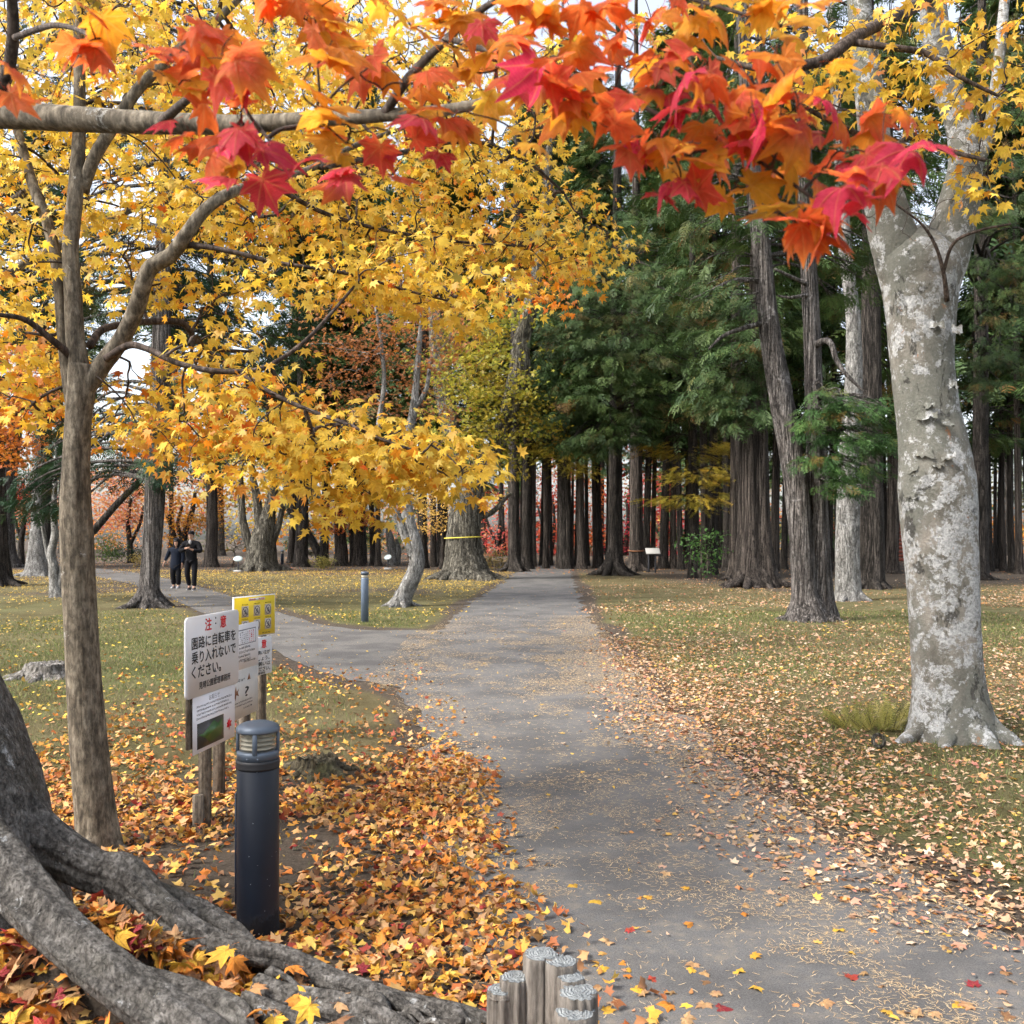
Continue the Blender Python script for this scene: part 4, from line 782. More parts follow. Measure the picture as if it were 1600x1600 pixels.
# ------------------------------------------------------------------ a second yellow maple whose crown reaches in from the left behind the first
D = 10.5; b = np.array([(-190 - 800) / F * D, D, 0.0]); bt = thing('back_yellow_maple', b, 'yellow maple reaching in from beyond the left edge behind the slim one', 'tree'); mb = MB(); st = []
for sp, dd in (([(-190, 1062, 50), (-186, 980, 40), (-180, 800, 36), (-160, 600, 30), (-120, 420, 24), (-60, 260, 18), (20, 120, 13), (140, 20, 9), (300, -60, 5)], [0, 0, 0, 0, .2, .4, .6, .8, 1]), ([(-160, 600, 20), (-60, 480, 16), (60, 400, 13), (200, 330, 10), (360, 270, 7), (520, 220, 5)], [0, 0, .2, .5, .8, 1.1]), ([(-120, 420, 16), (40, 300, 12), (220, 200, 9), (420, 130, 7), (620, 90, 5)], [.2, .5, .9, 1.3, 1.8])):
    A = bole(mb, sp, D, 71, 14, 5, 0.05, 6, 0.015, dd, foot=(sp[0][1] > 1000)); st.append(A[5:, :3])
mb.build('trunk', M['bark_maple'], bt, True)
r = rng(340); T = np.concatenate([ellipsoid(r, ns, *pblob(px, py, rx, ry, D + do, 1.2), 0.1) for px, py, rx, ry, do, ns in [(40, 60, 130, 90, .6, 60), (200, 50, 130, 80, .8, 60), (360, 60, 120, 80, 1.2, 55), (520, 60, 120, 80, 1.6, 50), (680, 60, 110, 70, 2, 40), (60, 220, 130, 90, .3, 55), (220, 230, 120, 80, .8, 50), (380, 200, 120, 80, 1.2, 50), (540, 190, 110, 70, 1.6, 40), (30, 350, 90, 70, .2, 26), (300, 320, 90, 50, .8, 16), (690, 190, 90, 70, 2.2, 26), (50, 520, 80, 60, .0, 18), (800, 90, 80, 60, 2.4, 20)]])
mb = MB(); twigs(mb, grow(np.concatenate(st), T, 341, 0.1, 0.05, 0.004, 0.40, 5, 0.03), 4); mb.build('twigs', M['bark_twig'], bt, True, kind='stuff')
pos, R, size, k = sprays(r, T, 10, 0.30, 0.3, (0.045, 0.085), 0.35, 0.65); col = palette(r, len(pos), YEL, [3, 3, 1.5, 0.8, 0.8], 0.2); mb = MB(); put_leaves(mb, MAPLE_MID[:2], r, pos, R, size, col); mb.build('foliage', M['leaf'], bt, kind='stuff')

# ------------------------------------------------------------------ trees of the middle distance
def tree(name, label, px, py, group=None, cat='tree'):
    g = G(px, py); b = np.array([g[0], g[1], 0.0]); return thing(name, b, label, cat, group), b, float(g[1])
def far_twigs(root, start, T, seed, rt=0.006, mat='bark_twig', rmax=0.06):
    m = MB(); twigs(m, grow(start, T, seed, 0.09, 0.06, rt, 0.42, 5, rmax), 4); m.build('branches', M[mat], root, True, kind='stuff')
def conifer_limb(mb, a, p, r, r0):
    L = np.linalg.norm(p - a); q = np.array([a, a + (p - a) * 0.35 + [0, 0, 0.10 * L], a + (p - a) * 0.7 + [0, 0, 0.08 * L], p]) + r.normal(0, 0.03 * L, (4, 3)) * np.array([[0], [1], [1], [0]])
    A = catmull(np.column_stack([q, [r0, r0 * 0.75, r0 * 0.5, r0 * 0.25]]), 4); V, Fs = tube(A[:, :3], A[:, 3], 5, False); mb.add(V, Fs)
def conifer_crown(root, axis, D, blobs, seed, n0=1.0, size=0.34, pal=GREEN, wts=GREENW, shapes=FROND, mat='bark_dark', drop=0.55):
    """blobs: px, py, rx, ry, depth offset, n; axis: trunk points (x y z r) to hang limbs from"""
    r = rng(seed); mb = MB(); lb = MB()
    for px, py, rx, ry, do, n in blobs:
        c, rad = pblob(px, py, rx, ry, D + do); cc = frond_blob(mb, r, c, rad, int(n * n0), size, pal, wts, c + [0, 0.6, 0] if axis is None else axis[np.argmin(np.abs(axis[:, 2] - c[2] - 0.3)), :3], shapes, drop=drop)
        if axis is not None:
            for p in cc[:: max(1, len(cc) // 10)]:
                a = axis[np.argmin(np.abs(axis[:, 2] - p[2] - 0.15 * np.hypot(p[0] - axis[0, 0], p[1] - axis[0, 1])))]; conifer_limb(lb, a[:3], p, r, 0.012 + 0.008 * np.linalg.norm(p - a[:3]))
    mb.build('foliage', M['needle'], root, kind='stuff')
    if lb.n: lb.build('branches', M[mat], root, True, kind='stuff')

# twin cedar
tc, b, D = tree('twin_cedar', 'twin-stemmed cedar with peeling grey-brown bark left of the mottled tree', 1268, 970)
mb = MB()
A = bole(mb, [(1262, 974, 78), (1260, 945, 52), (1257, 920, 40), (1252, 850, 36), (1241, 737, 36), (1221, 625, 36), (1202, 512, 31), (1191, 400, 27), (1178, 280, 25), (1168, 150, 22), (1160, 0, 19), (1150, -200, 14), (1140, -500, 5)], D, 81, 30, 6, 0.09, 10, 0.02)
B = bole(mb, [(1290, 972, 46), (1286, 940, 36), (1283, 887, 31), (1277, 775, 31), (1272, 625, 28), (1268, 512, 26), (1263, 419, 25), (1258, 300, 24), (1254, 100, 20), (1250, -200, 14), (1245, -500, 5)], D, 82, 26, 6, 0.09, 10, 0.02, [.1] * 11)
root_tubes(mb, b + [0, 0, 0], 0.30, 8, 0.45, 0.075, 83, 0.35, 10); mb.build('trunk', M['bark_cedar'], tc, True)
m = MB(); A2 = catmull(np.array([[*P(x, y, D - o), w / 2 / F * D] for x, y, w, o in [(1272, 540, 12, 0), (1290, 532, 10, .2), (1300, 540, 9, .4), (1306, 560, 8, .5), (1318, 580, 7, .6), (1335, 598, 5, .7), (1350, 612, 3, .8)]]), 5); V, Fs = tube(A2[:, :3], A2[:, 3], 8, True); m.add(V, Fs)
for s in ([(1195, 440, 9, 0), (1150, 438, 8, .1), (1110, 455, 6, .2), (1080, 468, 3, .3)], [(1205, 502, 10, 0), (1165, 512, 8, .1), (1130, 525, 6, .2), (1108, 545, 3, .3)], [(1262, 445, 7, 0), (1235, 432, 6, .2), (1210, 420, 4, .3)], [(1265, 460, 7, 0), (1235, 465, 5, .2), (1215, 462, 3, .2)]):
    q = catmull(np.array([[*P(x, y, D - o), w / 2 / F * D] for x, y, w, o in s]), 4); V, Fs = tube(q[:, :3], q[:, 3], 7, True); m.add(V, Fs)
m.build('dead_limbs', M['bark_cedar'], tc, True)
conifer_crown(tc, B, D, [(1290, 625, 40, 20, -.9, 160), (1340, 640, 50, 22, -1, 220), (1270, 668, 34, 16, -.9, 110), (1330, 690, 50, 20, -1, 170), (1290, 720, 45, 16, -1, 130), (1350, 735, 40, 18, -1, 120), (1310, 760, 40, 14, -1, 100), (1370, 680, 25, 30, -.9, 110)], 84, 1.2, 0.20, [(0.03, 0.085, 0.02), (0.055, 0.13, 0.035), (0.09, 0.17, 0.045), (0.22, 0.10, 0.02)], [3, 3, 1.5, 0.4], mat='bark_cedar', drop=0.35)
conifer_crown(tc, A, D, [(1130, 330, 80, 60, 0, 260), (1190, 180, 120, 90, 0, 420), (1260, 40, 160, 120, 0, 520), (1130, 470, 50, 30, -.3, 90), (1240, 300, 80, 60, .6, 220), (1330, 420, 60, 60, 1.4, 220), (1300, 230, 100, 80, 1.2, 260)], 85, 1.0, 0.26, mat='bark_cedar')

def simple_conifer(name, label, base, rows, seed, mat='bark_redcedar', roots=(7, 0.5, 0.12), sides=30, flute=0.06, blobs=None, size=0.36, n0=1.0, band=None, pal=GREEN, wts=GREENW, shapes=FROND, drop=0.55):
    t, b, D = tree(name, label, *base); mb = MB(); A = bole(mb, rows, D, seed, sides, 6, flute, 9, 0.012)
    if roots: root_tubes(mb, b, rows[0][2] / 2 / F * D * 0.75, roots[0], roots[1], roots[2], seed + 1, roots[1] * 0.8, 9)
    mb.build('trunk', M[mat], t, True)
    if band:
        py, w, colm = band; w = w * 0.6; c = A[np.argmin(np.abs(A[:, 2] - P(0, py, D)[2]))]; th = np.linspace(0, 2 * np.pi, 40)
        q = np.column_stack([c[0] + np.cos(th) * c[3] * 1.09, c[1] + np.sin(th) * c[3] * 1.09, c[2] + 0.03 * np.sin(th)]); V, Fs = tube(q, w, 6, False); MB().add(V, Fs).build('band', colm, t, True)
    if blobs: conifer_crown(t, A, D, blobs, seed + 2, n0, size, pal, wts, shapes, mat, drop)
    return t, A, D
M['rope_yellow'] = plain('yellow_rope', (0.62, 0.52, 0.08), 0.8); M['rope_brown'] = plain('brown_rope', (0.22, 0.10, 0.05), 0.9)
simple_conifer('giant_cedar', 'massive red-brown cedar with fluted trunk and spreading root buttresses', (1183, 917), [(1184, 920, 84), (1183, 900, 66), (1180, 870, 56), (1179, 812, 46), (1178, 700, 43), (1182, 587, 28), (1184, 480, 24), (1186, 300, 20), (1188, 0, 12), (1190, -300, 4)], 91, 'bark_redcedar', (9, 0.8, 0.16), 40, 0.14,
    [(1150, 560, 60, 60, -1, 500), (1190, 480, 60, 70, 0, 420), (1120, 610, 50, 40, -1, 300), (1090, 470, 60, 70, 0, 420), (1160, 640, 40, 25, -1.5, 160), (1100, 330, 110, 80, 1, 480), (1180, 200, 130, 110, 1, 520), (1250, 350, 70, 120, 2, 420)], 0.42, 1.0)
simple_conifer('grey_trunk_tree', 'pale grey smooth trunk with dark specks standing behind the twin cedar', (1326, 938), [(1326, 941, 50), (1325, 915, 38), (1324, 850, 35), (1326, 775, 34), (1328, 700, 31), (1334, 600, 26), (1333, 500, 22), (1322, 400, 20), (1312, 250, 16), (1300, 50, 12), (1290, -200, 5)], 95, 'bark_grey', (6, 0.4, 0.09), 28, 0.04)
simple_conifer('dark_conifer', 'broad dark-barked conifer between the pale grey trunk and the mottled tree', (1361, 920), [(1361, 923, 48), (1361, 900, 40), (1361, 800, 36), (1361, 650, 32), (1360, 450, 27), (1358, 200, 20), (1357, -100, 12), (1356, -300, 4)], 97, 'bark_dark', (7, 0.6, 0.12), 28, 0.06,
    [(1420, 350, 90, 90, 0, 420), (1330, 300, 90, 90, 1, 420), (1400, 150, 120, 110, 1, 520), (1300, 80, 120, 100, 1, 450), (1350, 480, 60, 70, 2, 300), (1400, 560, 40, 50, 3, 160)], 0.40)
simple_conifer('dark_conifer', 'dark conifer trunk just right of the mottled tree at its mid height', (1529, 906), [(1529, 909, 36), (1530, 885, 28), (1531, 800, 25), (1532, 600, 22), (1533, 300, 18), (1534, 0, 12), (1534, -250, 4)], 99, 'bark_dark', (7, 0.5, 0.1), 24, 0.06,
    [(1570, 480, 50, 60, -6, 420), (1560, 380, 60, 60, -6, 420), (1570, 580, 50, 40, -4, 260), (1580, 300, 60, 60, -5, 320), (1530, 560, 30, 40, -3, 160), (1560, 180, 90, 100, -2, 420), (1500, 60, 120, 120, 0, 420), (1590, 680, 30, 40, 0, 130)], 0.30, 1.1)
simple_conifer('cypress_tree', 'dark green cypress with low drooping boughs at the right of path end', (960, 899), [(961, 902, 40), (961, 885, 28), (961, 850, 23), (961, 720, 20), (962, 600, 18), (963, 450, 16), (965, 200, 11), (966, -100, 4)], 103, 'bark_dark', (8, 0.9, 0.16), 26, 0.06,
    [(895, 560, 65, 70, -3, 620), (960, 480, 80, 80, -4, 700), (1040, 470, 80, 80, -4, 620), (880, 640, 45, 35, -3, 320), (960, 600, 70, 50, -4, 480), (1040, 570, 70, 60, -4, 460), (920, 690, 45, 22, -4, 200), (985, 665, 50, 30, -3, 260), (1060, 640, 50, 35, -3, 240), (900, 470, 60, 60, -2, 420), (1020, 380, 100, 70, -2, 520), (930, 360, 80, 70, 0, 400), (1000, 250, 120, 90, 0, 480), (970, 120, 120, 100, 0, 420)], 0.40, 1.15)
simple_conifer('red_cedar', 'straight red-brown cedar trunk with a thin band right of path end', (994, 893), [(994, 896, 34), (994, 880, 26), (994, 840, 21), (994, 720, 19), (994, 550, 16), (994, 250, 11), (994, -50, 4)], 107, 'bark_redcedar', (6, 0.6, 0.12), 24, 0.05,
    [(1000, 560, 60, 60, 0, 260), (1010, 400, 80, 90, 0, 320)], 0.5, band=(860, 0.05, M['rope_brown']))
simple_conifer('banded_cedar', 'ribbed brown trunk with a dark band left of the massive cedar', (1150, 906), [(1150, 909, 34), (1150, 890, 26), (1150, 860, 21), (1150, 760, 18), (1150, 600, 16), (1150, 300, 11), (1150, 0, 4)], 109, 'bark_redcedar', (6, 0.5, 0.1), 22, 0.09, band=(860, 0.06, M['bark_dark']))
simple_conifer('dark_conifer', 'slim dark trunk at the left side of the path end', (804, 893), [(804, 896, 34), (804, 880, 22), (803, 840, 18), (803, 720, 17), (804, 600, 15), (806, 450, 13), (808, 200, 9), (810, -50, 4)], 111, 'bark_dark', (7, 0.7, 0.12), 22, 0.05,
    [(800, 420, 70, 60, 2, 220), (830, 300, 90, 90, 3, 300)], 0.5)
simple_conifer('left_cedar', 'grey cedar with vertical peeling bark beside the two walkers', (233, 949), [(233, 953, 58), (233, 930, 38), (234, 900, 30), (240, 820, 31), (244, 740, 33), (246, 682, 33), (250, 600, 30), (254, 450, 26), (258, 250, 20), (260, 0, 14), (262, -250, 4)], 113, 'bark_cedar', (9, 0.45, 0.09), 30, 0.09,
    [(60, 770, 45, 40, 2, 300), (90, 700, 40, 40, 2, 220), (190, 735, 36, 30, 1, 130), (270, 730, 36, 26, -.5, 130), (300, 470, 90, 60, 1, 380), (420, 480, 90, 70, 2, 420), (430, 580, 60, 40, 2, 160), (340, 400, 100, 60, 1, 360), (190, 450, 90, 80, 1, 320), (80, 480, 80, 70, 2, 260), (250, 300, 160, 90, 1, 480), (120, 150, 130, 120, 2, 420), (350, 130, 150, 110, 2, 420), (255, 660, 40, 30, -.6, 120), (40, 60, 100, 100, 3, 300), (210, 30, 120, 80, 4, 320), (500, 60, 110, 90, 4, 300), (40, 320, 90, 80, 3, 260), (450, 330, 110, 80, 4, 300)], 0.30, 1.0, None, [(0.02, 0.06, 0.032), (0.035, 0.085, 0.042), (0.055, 0.10, 0.04), (0.16, 0.08, 0.03)])

# leaning big broadleaf with the yellow rope
ot, b, D = tree('leaning_oak', 'broad leaning grey tree with a yellow rope round its trunk', 728, 905); mb = MB()
A = bole(mb, [(727, 910, 104), (727, 890, 76), (725, 870, 62), (724, 845, 55), (727, 810, 51), (736, 770, 44), (752, 732, 33), (774, 700, 27), (790, 660, 27), (802, 620, 30), (812, 580, 34), (814, 540, 28), (826, 490, 26), (838, 440, 22), (850, 350, 16), (860, 200, 10)], D, 121, 40, 6, 0.07, 9, 0.02)
B = bole(mb, [(734, 780, 30), (715, 720, 26), (702, 660, 28), (692, 600, 30), (684, 540, 24), (675, 450, 18), (660, 300, 10)], D, 122, 22, 5, 0.06, 7, 0.02, [0, .5, 1, 1.5, 2, 2.5, 3], foot=False)
C = bole(mb, [(748, 808, 12), (765, 803, 9), (778, 792, 8), (790, 778, 6), (800, 770, 4)], D, 123, 10, 4, 0.06, 5, 0.02, foot=False)
root_tubes(mb, b, 0.85, 9, 1.1, 0.2, 124, 0.5, 10); mb.build('trunk', M['bark_oak'], ot, True)
c = A[np.argmin(np.abs(A[:, 2] - P(0, 840, D)[2]))]; th = np.linspace(0, 2 * np.pi, 40); q = np.column_stack([c[0] + np.cos(th) * c[3] * 1.1, c[1] + np.sin(th) * c[3] * 1.1, c[2] + 0.03 * np.cos(th)]); V, Fs = tube(q, 0.022, 6, False); MB().add(V, Fs).build('rope', M['rope_yellow'], ot, True)
YG = [(0.38, 0.36, 0.04), (0.22, 0.26, 0.035), (0.50, 0.36, 0.04), (0.32, 0.16, 0.04)]
r = rng(125); mb = MB(); cs = []
for px, py, rx, ry, do, n in [(760, 590, 70, 60, -1, 900), (740, 650, 70, 50, -1, 800), (800, 650, 50, 50, 0, 600), (770, 520, 80, 50, 0, 800), (720, 690, 40, 30, 0, 300), (830, 680, 40, 40, 0, 350), (780, 720, 50, 30, 1, 300), (700, 560, 50, 50, 1, 500)]:
    c, rad = pblob(px, py, rx, ry, D + do); cs.append(leaf_blob(mb, r, c, rad, n, 0.13, YG, [3, 3, 1.5, .6])[::2])
mb.build('foliage', M['leaf'], ot, kind='stuff'); far_twigs(ot, np.concatenate([A[20:, :3], B[5:, :3], C[:, :3]]), np.concatenate(cs), 126, 0.012, 'bark_oak', 0.09)

# curved pale tree with brown foliage
ct, b, D = tree('curved_tree', 'small pale grey tree with a curved trunk behind the slim lamp post', 626, 947); mb = MB()
A = bole(mb, [(623, 950, 36), (631, 930, 28), (643, 905, 26), (651, 880, 24), (649, 850, 20), (641, 820, 17), (635, 780, 15), (632, 735, 14), (636, 690, 14), (646, 640, 13), (650, 600, 11), (655, 540, 8), (660, 470, 5)], D, 131, 26, 6, 0.07, 7, 0.02)
B = bole(mb, [(648, 872, 14), (636, 845, 15), (626, 820, 14), (612, 790, 12), (600, 762, 10), (590, 720, 9), (592, 660, 8), (600, 600, 7), (596, 540, 6), (585, 470, 4)], D, 132, 16, 5, 0.06, 6, 0.02, [-.05] * 10, foot=False)
C = bole(mb, [(646, 640, 8), (660, 620, 8), (668, 600, 7), (672, 560, 5)], D, 133, 10, 4, 0.05, 5, 0.02, foot=False)
root_tubes(mb, b, 0.18, 6, 0.35, 0.07, 134, 0.25, 9); mb.build('trunk', M['bark_grey'], ct, True)
BRN = [(0.38, 0.15, 0.05), (0.48, 0.22, 0.08), (0.30, 0.13, 0.06), (0.60, 0.22, 0.03)]
r = rng(135); mb = MB(); cs = []
for px, py, rx, ry, do, n in [(560, 510, 90, 60, 0, 900), (640, 540, 80, 60, 0, 800), (600, 600, 90, 50, .5, 700), (680, 500, 60, 50, .5, 500), (540, 580, 60, 60, 1, 420), (650, 630, 60, 35, 1, 300), (620, 460, 90, 40, 1, 500), (560, 650, 50, 30, 1, 160)]:
    c, rad = pblob(px, py, rx, ry, D + do); cs.append(leaf_blob(mb, r, c, rad, int(n * 0.8), 0.075, BRN, [3, 3, 2, .7])[::2])
mb.build('foliage', M['leaf'], ct, kind='stuff'); far_twigs(ct, np.concatenate([A[30:, :3], B[12:, :3], C[4:, :3]]), np.concatenate(cs), 136, 0.006, 'bark_grey', 0.05)

# other broadleaf trees, each from its own trunk lines and crown lumps
REDS = [(0.55, 0.05, 0.04), (0.62, 0.12, 0.03), (0.42, 0.03, 0.05), (0.62, 0.20, 0.05)]
ORGS = [(0.66, 0.26, 0.03), (0.60, 0.16, 0.03), (0.70, 0.40, 0.05), (0.45, 0.18, 0.05)]
PINK = [(0.62, 0.22, 0.14), (0.66, 0.32, 0.10), (0.55, 0.12, 0.10), (0.68, 0.44, 0.14)]
YELS = [(0.66, 0.48, 0.06), (0.58, 0.36, 0.05), (0.72, 0.56, 0.12), (0.42, 0.36, 0.06)]
def broadleaf(name, label, base, stems, blobs, seed, pal, wts, mat='bark_dark', size=0.12, roots=None, group=None, sides=14, flute=0.06):
    t, b, D = tree(name, label, *base, group); mb = MB(); st = []
    for i, sp in enumerate(stems): A = bole(mb, [q[:3] for q in sp], D, seed + i, sides, 5, flute, 7, 0.02, [q[3] if len(q) > 3 else 0 for q in sp], foot=(i == 0)); st.append(A[4:, :3])
    if roots: root_tubes(mb, b, roots[0], roots[1], roots[2], roots[3], seed + 7, roots[2] * 0.6, 8)
    mb.build('trunk', M[mat], t, True)
    if blobs:
        r = rng(seed + 9); mb = MB(); cs = []
        for px, py, rx, ry, do, n in blobs: c, rad = pblob(px, py, rx, ry, D + do); cs.append(leaf_blob(mb, r, c, rad, int(n * (1.0 if D < 40 else 1.25)), size, pal, wts, MAPLE_LOW if D < 40 else LOW)[::3])
        mb.build('foliage', M['leaf'], t, kind='stuff'); far_twigs(t, np.concatenate(st), np.concatenate(cs), seed + 10, 0.010, mat, 0.08)
    return t
broadleaf('multi_stem_maple', 'thick grey maple dividing low into several stems behind the walkers', (408, 892), [[(408, 895, 66), (408, 880, 50), (410, 860, 42), (412, 835, 34), (420, 800, 20), (428, 760, 14), (432, 700, 8)], [(398, 870, 18), (388, 845, 14), (379, 810, 12), (377, 770, 11), (376, 740, 8), (385, 690, 5)], [(408, 845, 16), (405, 810, 15), (400, 770, 12), (394, 735, 9), (398, 680, 5)], [(422, 855, 12), (434, 825, 10), (442, 790, 8), (448, 750, 5)]],
    [(420, 720, 80, 40, -2, 700), (360, 700, 60, 40, -1, 500), (480, 700, 60, 40, 0, 400)], 141, YELS, [2, 2, 1, 2], 'bark_oak', 0.14, (0.7, 8, 0.9, 0.17), None, 22)
broadleaf('young_maple', 'small red-orange maple in front of the far trunks right of the leaning black log', (536, 884), [[(536, 886, 12), (536, 850, 9), (534, 815, 6)]], [(536, 806, 34, 22, -1, 700), (515, 820, 18, 14, -1, 220), (562, 812, 22, 14, -1, 300)], 151, [(0.66, 0.16, 0.04), (0.60, 0.22, 0.05), (0.40, 0.22, 0.08)], [3, 2, 1], 'bark_dark', 0.13)
broadleaf('yellow_leaf_tree', 'thin tree with pale yellow leaves between the curved and leaning trunks', (690, 890), [[(690, 892, 10), (692, 850, 7), (690, 800, 5), (684, 760, 4)]], [(690, 790, 40, 22, -1, 420), (680, 815, 40, 14, -1, 220), (770, 790, 25, 25, 0, 160), (660, 770, 40, 20, 0, 240)], 156, [(0.72, 0.48, 0.14), (0.62, 0.42, 0.08)], [2, 1], 'bark_dark', 0.13)
broadleaf('edge_tree', 'dark tree with flaring roots cut by the left edge behind the slim maple', (-14, 915), [[(-16, 918, 90), (-14, 900, 60), (-12, 860, 44), (-12, 780, 36), (-14, 650, 30), (-20, 450, 22), (-25, 200, 12)]], [(20, 640, 50, 50, -2, 900), (-20, 560, 80, 80, 0, 900), (60, 600, 40, 40, 0, 400), (30, 540, 50, 40, 0, 500), (30, 700, 40, 30, -2, 420)], 161, ORGS, [2.5, 3, .8, 2], 'bark_dark', 0.11, (0.5, 7, 0.9, 0.16))
broadleaf('grey_edge_tree', 'ridged grey trunk near the left edge beside a crimson maple', (14, 887), [[(16, 889, 40), (12, 870, 28), (10, 840, 25), (9, 790, 25), (14, 740, 24), (22, 690, 20), (30, 600, 15), (36, 450, 8)]], None, 166, ORGS, [1, 1, 1, 1], 'bark_cedar', 0.12, (0.35, 6, 0.7, 0.14))
broadleaf('pale_flared_tree', 'pale silvery trunk with a wide flared base left of the slim maple', (60, 900), [[(60, 903, 52), (60, 885, 36), (59, 860, 27), (59, 830, 21), (58, 790, 16), (58, 740, 12), (56, 600, 8)]], None, 171, ORGS, [1, 1, 1, 1], 'bark_grey', 0.12, (0.4, 7, 0.6, 0.12), None, 24, 0.1)
broadleaf('thin_twisted_tree', 'thin twisted grey double trunk half hidden behind the slim maple', (90, 934), [[(90, 936, 26), (86, 915, 17), (84, 885, 15), (80, 865, 12), (86, 835, 11), (84, 800, 9), (86, 760, 7), (88, 700, 4)], [(84, 890, 8), (76, 870, 7), (68, 830, 6), (62, 800, 5)], [(88, 925, 12), (95, 905, 10), (98, 885, 8)]], None, 176, ORGS, [1, 1, 1, 1], 'bark_grey', 0.1)
broadleaf('crimson_maple', 'crimson maple glowing behind the trunks at the far left', (40, 882), [[(34, 884, 11), (33, 850, 9), (38, 815, 7), (44, 780, 5)], [(34, 845, 6), (24, 815, 5), (15, 780, 4)]], [(38, 785, 30, 28, 0, 700), (60, 800, 20, 25, 1, 300), (20, 760, 30, 20, 1, 300)], 181, [(0.50, 0.04, 0.05), (0.58, 0.07, 0.06), (0.55, 0.14, 0.05)], [3, 2, 1], 'bark_dark', 0.16)
broadleaf('pink_maple', 'salmon pink maple behind the leaning branch and the walkers', (205, 880), [[(205, 881, 12), (203, 850, 9), (200, 815, 7), (205, 780, 5)], [(204, 850, 6), (218, 820, 5), (225, 790, 4)]], [(195, 790, 40, 28, 0, 800), (170, 760, 40, 30, 1, 600), (220, 750, 40, 30, 1, 600), (185, 820, 35, 18, 0, 360), (280, 740, 40, 30, 2, 420)], 186, PINK, [3, 3, 2, 2], 'bark_dark', 0.17)
broadleaf('orange_maple', 'orange maple with bare dark limbs behind the two walkers', (285, 882), [[(283, 884, 16), (284, 860, 12), (290, 830, 10), (300, 800, 8), (305, 770, 5)], [(284, 862, 8), (272, 835, 7), (262, 805, 6)], [(286, 850, 7), (278, 820, 6), (285, 790, 4)]], [(300, 800, 50, 30, 0, 700), (330, 815, 30, 18, -2, 320), (270, 815, 25, 30, 0, 300), (340, 770, 40, 25, 1, 420), (280, 845, 20, 15, 0, 130)], 191, ORGS, [3, 1.5, 3, 1], 'bark_dark', 0.15)
for px, py, blobs, lab, pal in [
    (775, 869, [(775, 850, 22, 28, 0, 420), (790, 820, 25, 25, 1, 360), (770, 880, 20, 10, 0, 160)], 'pinkish red maple seen past the right flank of the leaning oak', [(0.60, 0.07, 0.08), (0.58, 0.14, 0.10), (0.5, 0.25, 0.12)]),
    (860, 869, [(850, 850, 30, 30, 0, 520), (880, 810, 30, 40, 1, 520), (855, 770, 30, 35, 2, 420)], 'red maple behind the grove, nearest the left side of the path end', REDS),
    (905, 868, [(905, 840, 35, 40, 0, 700), (925, 780, 35, 40, 1, 600), (890, 740, 30, 30, 2, 350)], 'bright orange-red maple behind the grove straight above the path end', [(0.62, 0.14, 0.03), (0.60, 0.06, 0.04), (0.66, 0.24, 0.05)]),
    (975, 868, [(975, 850, 25, 30, 0, 420), (980, 800, 30, 40, 1, 420)], 'deep crimson maple glimpsed between the cypress and red cedar trunks', [(0.45, 0.02, 0.05), (0.52, 0.04, 0.05)]),
    (1035, 869, [(1035, 850, 40, 30, 0, 620), (1050, 800, 40, 40, 1, 600), (1020, 770, 30, 30, 2, 300)], 'crimson maple behind the notice stand at the wood edge', [(0.50, 0.03, 0.05), (0.55, 0.06, 0.05)]),
    (1300, 872, [(1300, 850, 25, 25, 0, 300), (1310, 815, 20, 25, 0, 200)], 'small red maple far behind the pale grey trunk', REDS)]:
    broadleaf('red_maple', lab, (px, py), [[(px, py + 1, 9), (px + 3, 850, 7), (px + 6, 815, 5), (px + 4, 780, 3)], [(px + 1, 850, 5), (px - 12, 820, 4), (px - 20, 790, 3)]], blobs, 200 + px, pal, [1] * len(pal), 'bark_dark', 0.24, None, 'red maples behind the grove')
# golden larch sprays low among the far trunks
for px, py, blobs, seed, lab in [(1082, 903, [(1080, 740, 45, 12, -1, 120), (1060, 780, 40, 10, -1, 100), (1100, 700, 40, 14, 0, 110), (1130, 735, 30, 12, -1, 90), (1040, 700, 30, 14, 0, 70), (1120, 775, 24, 10, -1, 60)], 211, 'golden larch with tiered feathery boughs left of the massive cedar'),
                         (880, 889, [(880, 715, 45, 12, -1, 150), (850, 700, 40, 14, 0, 130), (900, 730, 30, 10, -1, 80), (760, 545, 60, 30, -3, 260), (740, 600, 60, 24, -3, 200), (800, 600, 40, 24, -2, 120)], 212, 'yellow-green larch behind the leaning oak over the path end')]:
    simple_conifer('larch_tree', lab, (px, py), [(px, py + 3, 20), (px, py - 20, 15), (px, 800, 14), (px, 650, 13), (px, 400, 10), (px, 100, 4)], seed, 'bark_dark', None, 16, 0.05, blobs, 0.55, 1.3, None, GOLD, [2, 2, 1], FEATHER, 0.25)

